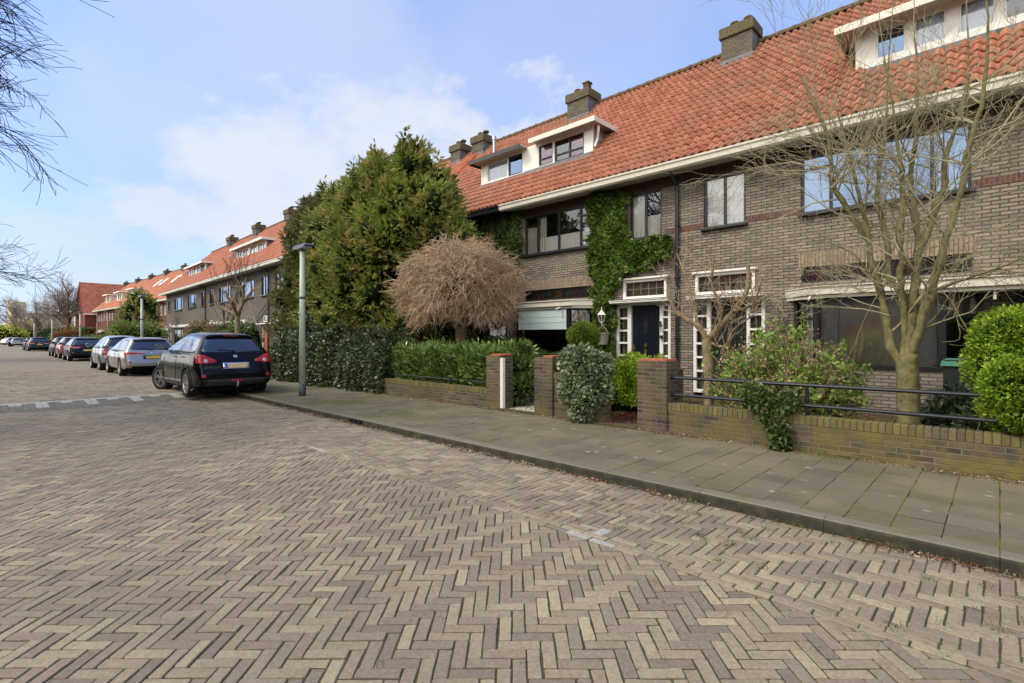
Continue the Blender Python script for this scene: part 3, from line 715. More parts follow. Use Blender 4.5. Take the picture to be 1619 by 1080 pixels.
# left side: verge, kerb, pavement
m = MB(); m.prism([(-140, .2, -.12), (-140, .35, -.12), (-22, .35, -.12), (-22, .2, -.12)], (0, 0, .13)); m.box(-22, 6, -2.15, -2.02, -.12, .003); struct(m.build('left_kerb', 'kerbstone'))
sheet('left_verge', [(-140, -2), (-22, -2), (-22, .2), (-140, .2)], -.005, 'ground')
sheet('left_pavement', [(-140, -5), (6, -5), (6, -2.14), (-140, -2.14)], -.001, 'slabs')
# gardens
sheet('garden_soil', [(-17.3, 7.3), (6, 7.3), (6, 12.1), (-17.3, 12.1)], -.004, 'ground')
sheet('gravel_path', [(-7.05, 7.12), (-6.22, 7.12), (-6.15, 9.2), (-9.4, 9.4), (-9.4, 8.3), (-7.3, 8.1)], .008, 'gravel')
sheet('garden_path', [(-4.75, 7.12), (-4.1, 7.12), (-5.9, 11.6), (-7.3, 11.6), (-7.2, 9.9), (-5.6, 9.2)], .012, 'garden_path')
m = MB(); m.box(-7.1, -6.2, 7.02, 7.16, -.02, .035); m.box(-4.75, -4.08, 7.02, 7.16, -.02, .03); struct(m.build('path_edge', 'mossy_edge'))

def scatter(name, n_, fx, fy, z, size, mat, up=.25, aspect=.5):
    P = np.stack([fx(n_), fy(n_), np.full(n_, z)+RNG.uniform(0, .012, n_)], 1)
    D = RNG.normal(size=(n_, 3)); D[:, 2] = np.abs(D[:, 2])*up
    o = leafobj(name, P, D, size*RNG.uniform(.5, 1.4, n_), mat, None, aspect, .05); o['kind'] = 'stuff'; return o
U = lambda a, b: (lambda k: RNG.uniform(a, b, k))
def clus(a, b, k_):
    c = RNG.uniform(a, b, k_)
    return lambda k: c[RNG.integers(0, k_, k)]+RNG.normal(0, .18, k)
scatter('kerb_litter', 2600, clus(-13, 3, 42), lambda k: KERB_Y-.012-np.abs(RNG.normal(0, .055, k)), -.093, .026, 'litter')
scatter('kerb_litter_rust', 2200, clus(-13.8, 3, 60), lambda k: KERB_Y-.012-np.abs(RNG.normal(0, .05, k)), -.094, .022, 'litter_rust')
scatter('wall_litter', 2600, clus(-12, 3, 45), lambda k: 7.085-np.abs(RNG.normal(0, .06, k)), .004, .026, 'litter')
scatter('wall_litter_rust', 2600, clus(-17, 3, 50), lambda k: 7.085-np.abs(RNG.normal(0, .10, k)), .004, .02, 'litter_rust')
scatter('moss_tufts', 3000, clus(-12, 3, 45), lambda k: 7.085-np.abs(RNG.normal(0, .07, k)), .0, .02, 'grass_blade', up=2.5, aspect=.3)
def tufts(name, c, k, spread, z, size):
    c = np.array(c); i = RNG.integers(0, len(c), k)
    P = np.concatenate([c[i]+RNG.normal(0, spread, (k, 2)), np.full((k, 1), z)], 1)
    D = RNG.normal(size=(k, 3))*.5+np.array([0, 0, 1.]); o = leafobj(name, P, D, size*RNG.uniform(.4, 1.2, k), 'grass_blade', None, .16, .02); o['kind'] = 'stuff'
kt = [(x, KERB_Y-.03) for x in list(RNG.uniform(-9, 2, 22))]+[(-2.05, KERB_Y-.04), (-1.2, KERB_Y-.03)]
tufts('kerb_grass', kt, 1500, .045, -.096, .035)
rt = [(RNG.uniform(-7, 2), RNG.uniform(.5, 4.4)) for _ in range(110)]
tufts('road_weeds', rt, 3000, .022, -.105, .018)
tufts('strip_weeds', [(RNG.uniform(-3, 2), RNG.uniform(3.3, 4.5)) for _ in range(60)], 3400, .03, -.103, .024)
tufts('verge_grass', [(RNG.uniform(-60, -22), RNG.uniform(-1.5, .15)) for _ in range(400)], 6000, .2, -.005, .08)
scatter('soil_litter', 7000, U(-17, 2), lambda k: RNG.uniform(7.35, 11.8, k), .0, .05, 'litter_rust')
scatter('path_litter', 700, lambda k: RNG.normal(-4.75, .3, k), lambda k: RNG.normal(7.75, .28, k), .03, .07, 'litter_rust', up=.8, aspect=.25)
v, f = ico(0); k = 2600
px_ = RNG.uniform(-9.2, -6.2, k*2); py_ = RNG.uniform(7.2, 9.3, k*2); ok = (px_ > -7.05+(-.55*(py_-8.0)*(py_ > 8)*3)) ; px_, py_ = px_[ok], py_[ok]; k = len(px_)
Vg = (np.stack([px_, py_, np.full(k, .012)], 1)[:, None, :]+v[None]*RNG.uniform(.008, .02, (k, 1, 1))).reshape(-1, 3)
Fg = (f[None]+np.arange(k)[:, None, None]*len(v)).reshape(-1, 3)
o = npmesh('gravel', Vg, Fg, 'gravel_stone'); o['kind'] = 'stuff'
# ---------------------------------------------------------------- houses
def wall_holes(mb, x0, x1, z0, z1, holes, y=0., depth=.12, mi=0):
    """front wall (facing -y) with rectangular openings and reveals"""
    xs = sorted({x0, x1, *[h[0] for h in holes], *[h[1] for h in holes]}); zs = sorted({z0, z1, *[h[2] for h in holes], *[h[3] for h in holes]})
    xs = [x for x in xs if x0 <= x <= x1]; zs = [z for z in zs if z0 <= z <= z1]
    for a, b in zip(xs[:-1], xs[1:]):
        for c, d in zip(zs[:-1], zs[1:]):
            mx, mz = (a+b)/2, (c+d)/2
            if any(h[0] < mx < h[1] and h[2] < mz < h[3] for h in holes): continue
            mb.poly([(a, y, c), (b, y, c), (b, y, d), (a, y, d)], mi)
    for a, b, c, d in holes:
        mb.poly([(a, y, c), (a, y, d), (a, y+depth, d), (a, y+depth, c)][::-1], mi); mb.poly([(b, y, c), (b, y, d), (b, y+depth, d), (b, y+depth, c)], mi)
        mb.poly([(a, y, d), (b, y, d), (b, y+depth, d), (a, y+depth, d)][::-1], mi); mb.poly([(a, y, c), (b, y, c), (b, y+depth, c), (a, y+depth, c)], mi)
def curtain_mesh(x0, x1, z0, z1, y, amp=.018, wl=.10, seg=None):
    m = MB(); k = seg or max(6, int((x1-x0)/.02)); ph = random.uniform(0, 6)
    vs = []
    for i in range(k+1):
        x = x0+(x1-x0)*i/k; yy = y+amp*sin(2*pi*x/wl+ph)+amp*.5*sin(2*pi*x/wl*2.3+ph*2)
        vs += [(x, yy, z0), (x, yy, z1)]
    m.add(vs, [(2*i, 2*i+2, 2*i+3, 2*i+1) for i in range(k)]); return m
def window(par, x0, x1, z0, z1, y, mull=(), trans=(), fr=.05, mat='black_frame', glass='glass', curt=(), sill=True, near=True, room=.5, sillmat='black_frame', bar=.028, name='window'):
    """mull: x positions of full-height bars; trans: (xa,xb,z) horizontal bars; curt: (x0,x1,z0,z1,mat)"""
    m = MB(); m.box(x0, x1, y, y+.06, z0, z0+fr); m.box(x0, x1, y, y+.06, z1-fr, z1); m.box(x0, x0+fr, y+.001, y+.061, z0+fr, z1-fr); m.box(x1-fr, x1, y+.001, y+.061, z0+fr, z1-fr)
    for x in mull: m.box(x-bar, x+bar, y+.002, y+.058, z0+fr, z1-fr)
    for a, b, z in trans: m.box(a, b, y+.004, y+.056, z-bar*.9, z+bar*.9)
    o = m.build(name, mat, par, bevel=.004 if near else 0)
    m = MB(); m.poly([(x0+fr*.6, y+.035, z0+fr*.6), (x1-fr*.6, y+.035, z0+fr*.6), (x1-fr*.6, y+.035, z1-fr*.6), (x0+fr*.6, y+.035, z1-fr*.6)]); m.build('pane', glass, o)
    if room:
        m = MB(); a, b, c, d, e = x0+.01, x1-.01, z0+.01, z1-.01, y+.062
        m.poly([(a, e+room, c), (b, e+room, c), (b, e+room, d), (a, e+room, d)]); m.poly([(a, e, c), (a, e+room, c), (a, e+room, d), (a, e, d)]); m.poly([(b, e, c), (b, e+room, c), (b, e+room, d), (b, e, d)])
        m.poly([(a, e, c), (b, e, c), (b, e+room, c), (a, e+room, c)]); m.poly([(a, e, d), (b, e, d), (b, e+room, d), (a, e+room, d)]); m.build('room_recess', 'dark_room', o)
    for cx0, cx1, cz0, cz1, cm in curt: curtain_mesh(cx0, cx1, cz0, cz1, y+.085, seg=None if near else 10).build('curtain', cm, o, smooth=True)
    if sill:
        m = MB(); m.box(x0-.05, x1+.05, y-.13, y+.0, z0-.055, z0-.002); m.build('sill', sillmat, o, bevel=.004 if near else 0)
    return o
def leaded(par, x0, x1, z0, z1, y, mat='black_frame', fr=.045, scheme=None, n=9, sill=False, glassm='glass_dark', room=.35):
    m = MB(); m.box(x0, x1, y, y+.06, z0, z0+fr); m.box(x0, x1, y, y+.06, z1-fr, z1); m.box(x0, x0+fr, y+.001, y+.061, z0+fr, z1-fr); m.box(x1-fr, x1, y+.001, y+.061, z0+fr, z1-fr)
    o = m.build('leaded_window', mat, par)
    a, b, c, d = x0+fr, x1-fr, z0+fr, z1-fr; w_ = (b-a)/n
    mats = {'r': 'stained_red', 'a': 'stained_amber', 'c': 'stained_clear', 'd': 'dark_room', 'y': 'hall_yellow'}
    sc = scheme or 'c'*n; keys = sorted(set(sc)); q = MB(); cm = MB()
    for i, k in enumerate(sc):
        xa = a+w_*i; q.poly([(xa, y+.045, c), (xa+w_, y+.045, c), (xa+w_, y+.045, d), (xa, y+.045, d)], keys.index(k))
        if i: cm.box(xa-.006, xa+.006, y+.030, y+.044, c, d)
        if k in 'ra':
            cm.box(xa+w_*.33, xa+w_*.33+.008, y+.032, y+.044, c, d); cm.box(xa+w_*.66, xa+w_*.66+.008, y+.032, y+.044, c, d)
    cm.box(a, b, y+.028, y+.043, c+(d-c)*.5-.005, c+(d-c)*.5+.005)
    cm.build('lead_came', 'lead_came', o); q.build('stained_pane', [mats[k] for k in keys], o)
    m = MB(); m.poly([(a, y+.02, c), (b, y+.02, c), (b, y+.02, d), (a, y+.02, d)]); m.build('pane', glassm, o)
    return o

RB_Y, RB_Z, RSL = -.65, 5.62, .976      # roof foot (local y), height, slope
RIDGE_Y = 4.0; RIDGE_Z = RB_Z+(RIDGE_Y-RB_Y)*RSL
def pantiles(x0, x1, yA, yB, seg=8, holes=(), mat='pantile', par=None, name='tile_roof', tw=.187, tl=.315, back=False):
    """real tiles on the front slope from eave (yA) to ridge (yB); holes = (x0,x1,y0,y1) left open"""
    sl = sqrt(1+RSL**2); L = (yB-yA)*sl; nr = int(round(L/tl)); tl = L/nr; nc = max(1, int(round((x1-x0)/tw))); tw = (x1-x0)/nc
    ex = np.linspace(0, 1.06, seg+1); prof = .036*np.sin(2*pi*(ex*.94-.12))+.004
    cs, sn = 1/sl, RSL/sl
    V = []; F = []; cnt = 0
    one = []
    for r in range(nr):
        for c in range(nc):
            s0, s1 = r*tl-.02, (r+1)*tl+.03; xm = x0+(c+.5)*tw; ym = yA+(s0+s1)/2*cs
            if any(h[0] < xm < h[1] and h[2] < ym < h[3] for h in holes): continue
            jx, js, jz, jt = RNG.normal(0, .002), RNG.normal(0, .004), RNG.normal(0, .002), RNG.normal(0, .003)
            xx = x0+c*tw+ex*tw+jx
            low = prof+.040+jz; high = prof+.002+jz+jt
            def pt(s, h): return np.stack([xx, yA+(s+js)*cs-h*sn, RB_Z+(yA-RB_Y)*RSL+(s+js)*sn+h*cs], 1)
            A = pt(s0, low); B = pt(s1, high); C = pt(s0+.004, low-.030)
            V.append(np.vstack([A, B, C])); k = seg+1; i = np.arange(seg)
            F.append(np.vstack([np.stack([i, i+1, i+1+k, i+k], 1), np.stack([i+2*k, i+1+2*k, i+1, i], 1)])+cnt); cnt += 3*k
    o = npmesh(name, np.vstack(V), np.vstack(F), mat, par, smooth=True)
    # flat underlay
    return o
def ridge_tiles(par, x0, x1, y, z, mat='ridge_mossy', L=.38):
    m = MB(); x = x0; i = 0
    while x < x1-.05:
        b = min(x1, x+L); ring = [(cos(q)*.125, sin(q)*.115) for q in np.linspace(-.25, pi+.25, 9)]
        h = .012 if i % 2 else 0
        vs = [(xx, y+a*s, z-.03+c*s+random.gauss(0, .003)) for xx, s in ((x-.03, 1.12), (x+.05, 1.1), (x+.051, 1.), (b, 1.)) for a, c in ring]
        m.add(vs, [(k*9+j, k*9+j+1, (k+1)*9+j+1, (k+1)*9+j) for k in range(3) for j in range(8)]+[tuple(range(9))]); x = b; i += 1
    return m.build('ridge', mat, par, smooth=False)
def chimney(par, x0, x1, y0, y1, zt, pots=((.3, .5), (.75, .5)), tall=False, zb=None):
    m = MB(); zb = zb or RB_Z+(y0-RB_Y)*RSL-.3
    m.box(x0, x1, y0, y1, zb, zt-.30)
    o = m.build('chimney', 'chimney_brick', par)
    m = MB(); m.box(x0-.06, x1+.06, y0-.06, y1+.06, zt-.30, zt); m.box(x0-.03, x1+.03, y0-.03, y1+.03, zt, zt+.025); m.build('crown', 'chimney_crown', o, bevel=.012)
    for i, (a, b) in enumerate(pots):
        cx_, cy_ = x0+(x1-x0)*a, y0+(y1-y0)*b; m = MB()
        if tall and i == len(pots)-1:
            m.box(cx_-.11, cx_+.11, cy_-.11, cy_+.11, zt+.025, zt+.34); m.box(cx_-.14, cx_+.14, cy_-.14, cy_+.14, zt+.34, zt+.39)
        else:
            m.lathe(cx_, cy_, [(.085, zt+.025), (.075, zt+.14), (.07, zt+.15)], 12); m.lathe(cx_, cy_, [(.05, zt+.13), (.05, zt+.19), (.135, zt+.192), (.14, zt+.23), (.115, zt+.265), (.03, zt+.28)], 12)
        m.build('chimney_pot', 'ridge_mossy', o, smooth=False)
    m = MB(); m.box(x1, x1+.012, y0-.03, y1*.5+y0*.5, zb+.2, zt-.42); m.box(x0-.05, x1+.05, y0-.045, y0-.008, zb+.22, zb+.42); m.build('lead_flashing', 'lead', o)
    return o
def shell(par, x0, x1, holes, brickm, depth=8.0, frieze=True, left=False, right=False, zw=5.62, gl=0.):
    m = MB(); wall_holes(m, x0, x1, -.12, 5.22 if frieze else zw, holes)
    if left: m.poly([(x0, 0, -.12), (x0, 0, zw), (x0, RIDGE_Y, RIDGE_Z-.05), (x0, depth, zw), (x0, depth, -.12)])
    if right: m.poly([(x1, 0, -.12), (x1, 0, zw), (x1, RIDGE_Y, RIDGE_Z-.05), (x1, depth, zw), (x1, depth, -.12)][::-1])
    e0, e1 = (x0 if left else x0+.01), (x1 if right else x1-.01)
    if not left: m.poly([(x0, 0, -.12), (x0, 0, zw), (e0, depth, zw), (e0, depth, -.12)])
    if not right: m.poly([(x1, 0, -.12), (x1, 0, zw), (e1, depth, zw), (e1, depth, -.12)][::-1])
    m.poly([(e0, depth, -.12), (e1, depth, -.12), (e1, depth, zw), (e0, depth, zw)][::-1])
    o = m.build('wall', brickm, par)
    if frieze:
        m = MB(); m.poly([(x0, -.004, 5.22), (x1, -.004, 5.22), (x1, -.004, zw), (x0, -.004, zw)]); m.poly([(x0, -.004, 5.22), (x1, -.004, 5.22), (x1, 0, 5.22), (x0, 0, 5.22)]); m.build('frieze', 'frieze_brick', par)
    return o
def roofparts(par, x0, x1, seg=8, holes=(), mat='pantile', ridgem='ridge_mossy', eave='cream_paint', depth=8., rh=0.):
    r = pantiles(x0, x1, RB_Y, RIDGE_Y, seg, holes, mat, par)
    m = MB(); zz = lambda y: RB_Z+(y-RB_Y)*RSL-.05
    cuts = sorted({x0, x1, *[max(x0, min(x1, h[0])) for h in holes], *[max(x0, min(x1, h[1])) for h in holes]})
    m.poly([(x0, RB_Y+.03, zz(RB_Y+.03)), (x1, RB_Y+.03, zz(RB_Y+.03)), (x1, RIDGE_Y, zz(RIDGE_Y)), (x0, RIDGE_Y, zz(RIDGE_Y))])
    m.poly([(x0, depth+.4, zz(RB_Y)), (x1, depth+.4, zz(RB_Y)), (x1, RIDGE_Y, zz(RIDGE_Y)), (x0, RIDGE_Y, zz(RIDGE_Y))]); m.build('roof_deck', 'ridge_mossy', r)
    ridge_tiles(r, x0, x1, RIDGE_Y, RIDGE_Z+.03, ridgem)
    # gutter box and soffit
    g_ = MB(); pr = [(RB_Y+.03, RB_Z+.005), (RB_Y-.03, RB_Z-.005), (RB_Y-.025, RB_Z-.05), (RB_Y+.0, RB_Z-.055), (RB_Y+.015, RB_Z-.17), (RB_Y+.04, RB_Z-.175), (RB_Y+.06, RB_Z-.2), (RB_Y+.12, RB_Z-.2), (RB_Y+.12, RB_Z-.02)]
    g_.prism([(x0, y, z) for y, z in pr][::-1], (x1-x0, 0, 0)); g = g_.build('gutter', eave, par)
    s = MB(); s.box(x0, x1, RB_Y+.12, -.006, RB_Z-.13, RB_Z-.10); s.build('soffit', 'soffit' if eave != 'black_frame' else 'black_frame', par)
    return r
def drainpipe(par, x, z0=.1, z1=5.45, mat='black_metal', y=-.07, r=.042):
    m = MB(); m.tube([(x, RB_Y+.1, 5.43), (x, -.40, 5.40), (x, y-.02, 5.18), (x, y, 5.02), (x, y, z0)], r, 10)
    for z in (4.2, 2.9, 1.4): m.box(x-.055, x+.055, y-.05, .0, z-.02, z+.02)
    return m.build('drainpipe', mat, par, smooth=False)
def dormer(par, x0, x1, yf, zb, zt, wins, rf=.36, cheeks=(True, True), fasc='cream_paint', front='white_paint', cheekm='grey_cheek', clip_l=.12, clip_r=.12, near=True):
    """flat-roofed dormer; yf front plane"""
    yb = RB_Y+(zt-RB_Z)/RSL+.25; m = MB()
    wall_holes(m, x0, x1, zb, zt-.02, [(w[0], w[1], w[2], w[3]) for w in wins], y=yf, depth=.05)
    o = m.build('dormer', front, par)
    c = MB(); zr = lambda y: RB_Z+(y-RB_Y)*RSL
    for s, x in ((0, x0), (1, x1)):
        if cheeks[s]: c = MB(); c.poly([(x, yf+.001, zr(yf)-.05), (x, yf+.001, zt), (x, yb, zt)] if not s else [(x, yf+.001, zr(yf)-.05), (x, yf+.001, zt), (x, yb, zt)][::-1]); c.build('cheek', cheekm, o)
        if cheeks[s]:
            t = MB(); a, b = (x-.03, x+.06) if not s else (x-.06, x+.03); t.box(a, b, yf-.015, yf+.05, zb, zt-.02); t.build('corner_board', front, o)
    e = MB(); a, b = x0-(clip_l if not cheeks[0] else .32), x1+(clip_r if not cheeks[1] else .32)
    pr = [(yf-rf, zt), (yf-rf+.015, zt+.02), (yf-rf+.06, zt+.02), (yf-rf+.06, zt-.01)]
    e.box(a, b, yf-rf, yb+.35, zt-.02, zt+.03)
    F_ = MB(); h_ = .17
    F_.box(a, b, yf-rf-.02, yf-rf, zt-.10, zt+.05)
    if cheeks[0]: F_.box(a-.02, a, yf-rf-.02, yb+.3, zt-.10, zt+.05)
    if cheeks[1]: F_.box(b, b+.02, yf-rf-.02, yb+.3, zt-.10, zt+.05)
    e.build('dormer_roof', 'soffit', o); F_.build('fascia', fasc, o, bevel=.004 if near else 0)
    l_ = MB(); l_.prism([(x0-.05, yf-.02, zb-.02), (x0-.05, yf-.22, zb-.20), (x0-.05, yf-.21, zb-.17), (x0-.05, yf-.02, zb+.03)], (x1-x0+.1, 0, 0)); l_.build('lead_flashing', 'lead', o)
    for w in wins:
        kw = dict(w[4]) if len(w) > 4 else {}
        window(o, w[0], w[1], w[2], w[3], yf+.012, sill=False, near=near, fr=.04, **kw)
    return o

def bay(par, xl, xr, cham, pr, z0, z1, glass, transom=True, right_tr=None, mirror=False, canx=None, canl=None, canr=None, cpost=()):
    """bay on the facade: front between xl..xr at y=-pr, chamfers of width cham; canopy above"""
    P = [(xl-cham, 0), (xl, -pr), (xr, -pr), (xr+cham, 0)]
    b = MB()
    # plinth
    for (a, c), mi in zip(zip(P[:-1], P[1:]), range(3)):
        b.poly([(a[0], a[1], -.1), (c[0], c[1], -.1), (c[0], c[1], z0), (a[0], a[1], z0)])
    b.poly([(x, y, z0) for x, y in P]); o = b.build('bay', 'facade_brick', par)
    m = MB()
    for x, y in P[1:3]: m.box(x-.05, x+.05, y-.01, y+.09, z0, z1)
    for x, y in (P[0], P[3]): m.box(x-.035, x+.035, -.05, .03, z0, z1)
    m.box(xl, xr, -pr-.012, -pr+.05, z0-.02, z0+.06); m.box(xl, xr, -pr-.008, -pr+.05, z1-.05, z1)
    zt = z1-.42
    for a, c in ((P[0], P[1]), (P[2], P[3])):
        for zz, hh in ((z0, .06), (z1-.05, .05), (zt, .05)):
            d = Vector((c[0]-a[0], c[1]-a[1], 0)).normalized(); nn = Vector((d.y, -d.x, 0))*.05
            m.prism([(a[0], a[1], zz), (c[0], c[1], zz), (c[0]-nn.x, c[1]-nn.y, zz), (a[0]-nn.x, a[1]-nn.y, zz)], (0, 0, hh))
    for x in cpost: m.box(x-.03, x+.03, -pr-.006, -pr+.05, z0+.06, z1-.05)
    fr = m.build('bay_frame', 'black_frame', o)
    g_ = MB()
    for a, c in zip(P[:-1], P[1:]): g_.poly([(a[0], a[1]+.02, z0+.03), (c[0], c[1]+.02, z0+.03), (c[0], c[1]+.02, z1-.03), (a[0], a[1]+.02, z1-.03)])
    g_.build('pane', glass, o)
    # stained top lights in the chamfers
    for a, c in ((P[0], P[1]), (P[2], P[3])):
        q = MB(); k = MB(); n_ = 4
        for i in range(n_):
            u0, u1 = .08+.84*i/n_, .08+.84*(i+1)/n_
            A = Vector((a[0]+(c[0]-a[0])*u0, a[1]+(c[1]-a[1])*u0+.045, 0)); B = Vector((a[0]+(c[0]-a[0])*u1, a[1]+(c[1]-a[1])*u1+.045, 0))
            q.poly([(A.x, A.y, zt+.06), (B.x, B.y, zt+.06), (B.x, B.y, z1-.06), (A.x, A.y, z1-.06)], [1, 2, 0, 3][i])
            if i: k.tube([(A.x, A.y-.012, zt+.05), (A.x, A.y-.012, z1-.05)], .008, 4)
        q.build('stained_pane', ['stained_clear', 'stained_red', 'stained_amber', 'curtain_beige'], o); k.build('lead_came', 'lead_came', o)
    # canopy with moulded fascia
    cl, cr = canl, canr; cz = z1
    Q = [(cl-.62, 0.), (cl, -pr-.13), (cr, -pr-.13), (cr+.62, 0.)]
    if canx == 'open_right': Q = Q[:2]+[(cr, -pr-.13), (cr, 0.)]
    if canx == 'open_left': Q = [(cl, 0.), (cl, -pr-.13)]+Q[2:]
    cm = MB()
    for s, za, zb_ in ((1.0, cz+.07, cz+.21), (.90, cz, cz+.07), (1.05, cz+.21, cz+.235)):
        R_ = [(x, y*s) if 0 < i < 3 else (x+(.03 if i == 0 else -.03)*(1-s)*10, y) for i, (x, y) in enumerate(Q)]
        cm.prism([(x, y, za) for x, y in R_], (0, 0, zb_-za))
    cm.build('canopy', 'cream_paint', o)
    return o, P
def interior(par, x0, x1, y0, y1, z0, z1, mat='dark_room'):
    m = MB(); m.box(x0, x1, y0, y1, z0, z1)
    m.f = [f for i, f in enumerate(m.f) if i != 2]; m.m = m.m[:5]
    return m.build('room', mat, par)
def door_group(par, s, xd0, xd1, side_l, side_r, topl, doorm, canz=2.30, hollow=True):
    """front door with glazed side lights, a shelf canopy and a top light; positions in local x"""
    z0 = .10; zt = 2.22
    o = MB(); fw = 'white_paint'
    m = MB()
    a, b = side_l[0], side_r[1]
    for x0, x1 in ((a, a+.07), (side_l[1]-.0, xd0), (xd1, side_r[0]), (b-.07, b)): m.box(x0, x1, -.01, .09, z0, zt+.05)
    m.box(a+.002, b-.002, -.006, .085, zt+.05, zt+.10)
    for sl in (side_l, side_r):
        xa = a+.07 if sl is side_l else sl[0]; xb = sl[1] if sl is side_l else b-.07
        for i in range(6):
            z = .62+(zt+.05-.62)*i/5; m.box(xa, xb, .0, .07, z-.025 if i < 5 else z-.05, z+.025 if i < 5 else z)
        m.box(xa, xb, .0, .07, z0, z0+.08)
    fr = m.build('door_frame', fw, par, bevel=.004)
    g_ = MB(); k = MB(); h = MB()
    for sl in (side_l, side_r):
        xa = a+.07 if sl is side_l else sl[0]; xb = sl[1] if sl is side_l else b-.07
        g_.poly([(xa, .04, z0+.08), (xb, .04, z0+.08), (xb, .04, zt), (xa, .04, zt)]); h.poly([(xa, .16, z0), (xb, .16, z0), (xb, .16, zt), (xa, .16, zt)])
        k = MB(); k.box((xa+xb)/2-.006, (xa+xb)/2+.006, .03, .045, z0+.1, zt); k.build('lead_came', 'lead_came', fr)
    g_.build('pane', 'glass', fr); h.build('hall_light', 'hall_yellow', fr); pass
    d = MB(); d.box(xd0, xd1, .055, .10, z0, zt+.05)
    nb = 9; ww = (xd1-xd0-.16)/nb
    for i in range(nb): 
        if i == nb//2: continue
        d.box(xd0+.08+ww*i+.012, xd0+.08+ww*(i+1)-.012, .036, .056, z0+.12, zt-.10)
    d.box(xd0+.02, xd1-.02, .040, .056, zt-.07, zt+.0)
    do = d.build('door', doorm, par, bevel=.004)
    xc = (xd0+xd1)/2; t = MB(); t.box(xc-.05, xc+.05, .028, .056, 1.50, 1.86); t.build('peep_window', 'black_frame', do)
    t = MB(); t.box(xc-.035, xc+.035, .016, .036, 1.18, 1.27); t.build('door_knocker', 'brass', do); t = MB(); t.box(xc-.03, xc+.03, .018, .036, .86, 1.13); t.build('letter_slot', 'brass', do)
    hx = xd0+.055 if s > 0 else xd1-.055
    t = MB(); t.tube([(hx, .05, 1.12), (hx, -.01, 1.12)], [.018, .03], 8); t.box(hx-.022, hx+.022, .044, .056, 1.0, 1.24); t.build('door_knob', 'brass', do)
    c = MB(); c.box(a-.05, b+.05, -.30, 0., zt+.115, zt+.165); c.box(a-.03, b+.03, -.26, 0., zt+.10, zt+.114); c.box(a-.065, b+.065, -.32, 0., zt+.166, zt+.185); c.build('door_canopy', fw, par, bevel=.006)
    ta, tb, tz0, tz1 = topl
    m = MB(); f_ = .065
    m.box(ta, tb, -.02, .08, tz0, tz0+f_); m.box(ta, tb, -.02, .08, tz1-f_, tz1); m.box(ta, ta+f_, -.018, .078, tz0+f_, tz1-f_); m.box(tb-f_, tb, -.018, .078, tz0+f_, tz1-f_); m.box(ta-.06, tb+.06, -.09, .0, tz1+.004, tz1+.05)
    to = m.build('top_light', fw, par, bevel=.004)
    k = MB(); n_ = 5
    for i in range(1, n_): x = ta+f_+(tb-ta-2*f_)*i/n_; k.box(x-.006, x+.006, .02, .035, tz0+f_, tz1-f_)
    k.box(ta+f_, tb-f_, .018, .033, (tz0+tz1)/2-.006, (tz0+tz1)/2+.006); k.build('lead_came', 'lead_came', to)
    k = MB(); k.poly([(ta+f_, .04, tz0+f_), (tb-f_, .04, tz0+f_), (tb-f_, .04, tz1-f_), (ta+f_, .04, tz1-f_)]); k.build('pane', 'glass', to)
    k = MB(); k.poly([(ta+f_, .14, tz0+f_), (tb-f_, .14, tz0+f_), (tb-f_, .14, tz1-f_), (ta+f_, .14, tz1-f_)]); k.build('hall_light', 'hall_yellow', to)

FY = 12.0   # facade line of the near terrace
def house_root(name, label, rotz=0., loc=(0, FY, 0), group=None): return thing(name, label, 'house', loc, rotz, group)
G1 = 'row houses of the near terrace'
# the middle house with the navy door: X -11.45 .. -5.73
B = house_root('row_house', 'brown brick row house with navy front door, ivy on its front and pink dormer curtains', group=G1)
big = (-10.92, -8.25, 4.02, 5.22); sm = (-7.13, -6.22, 4.02, 5.22); tr = (-10.92, -8.30, 2.58, 2.90)
shell(B, -11.45, -5.73, [big, sm, tr, (-11.15, -8.4, .86, 2.25), (-7.54, -5.97, .0, 2.36), (-7.33, -6.08, 2.44, 2.96)], 'facade_brick')
window(B, *big, .03, mull=(-10.41, -9.58, -8.77), trans=((-10.87, -10.41, 4.95), (-8.77, -8.3, 4.95)), curt=((-10.87, -10.36, 4.05, 4.93, 'curtain_beige'), (-10.36, -8.3, 4.05, 4.52, 'curtain'), (-10.36, -10.1, 4.05, 5.19, 'curtain_beige'), (-8.7, -8.35, 4.05, 4.6, 'curtain')), glass='glass_dark')
window(B, *sm, .03, mull=(-6.68,), curt=((-7.08, -6.27, 4.05, 4.6, 'curtain'), (-7.08, -6.75, 4.05, 5.19, 'curtain')), glass='glass')
m = MB(); m.box(-10.95, -8.25, -.006, .004, 2.905, 3.19); m.build('soldier_course', 'soldier_brick', B)
leaded(B, *tr, .03, scheme='drcccaccrcd', n=11)
bo, P = bay(B, -10.75, -8.80, .45, .5, .86, 2.25, 'glass_dark', canl=-10.9, canr=-8.62)
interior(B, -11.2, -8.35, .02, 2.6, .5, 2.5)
m = MB(); m.box(-10.70, -8.86, -.530, -.518, 1.68, 2.235)
for z in (1.86, 2.02): m.box(-10.70, -8.86, -.538, -.530, z, z+.010)
m.box(-10.71, -8.85, -.540, -.515, 1.66, 1.69); m.build('roman_blind', 'blind_blue', bo)
curtain_mesh(-11.12, -10.8, .9, 2.2, -.12).build('curtain', 'curtain', bo, smooth=True)
curtain_mesh(-10.72, -10.62, .9, 2.2, -.36).build('curtain', 'curtain', bo, smooth=True)
m = MB(); 
for i, z in enumerate((.9, 1.2, 1.5, 1.8)): m.box(-10.2, -8.6, 2.2, 2.45, z, z+.02)
m.build('bookcase', 'wood_weather', bo)
m = MB(); x = -10.1
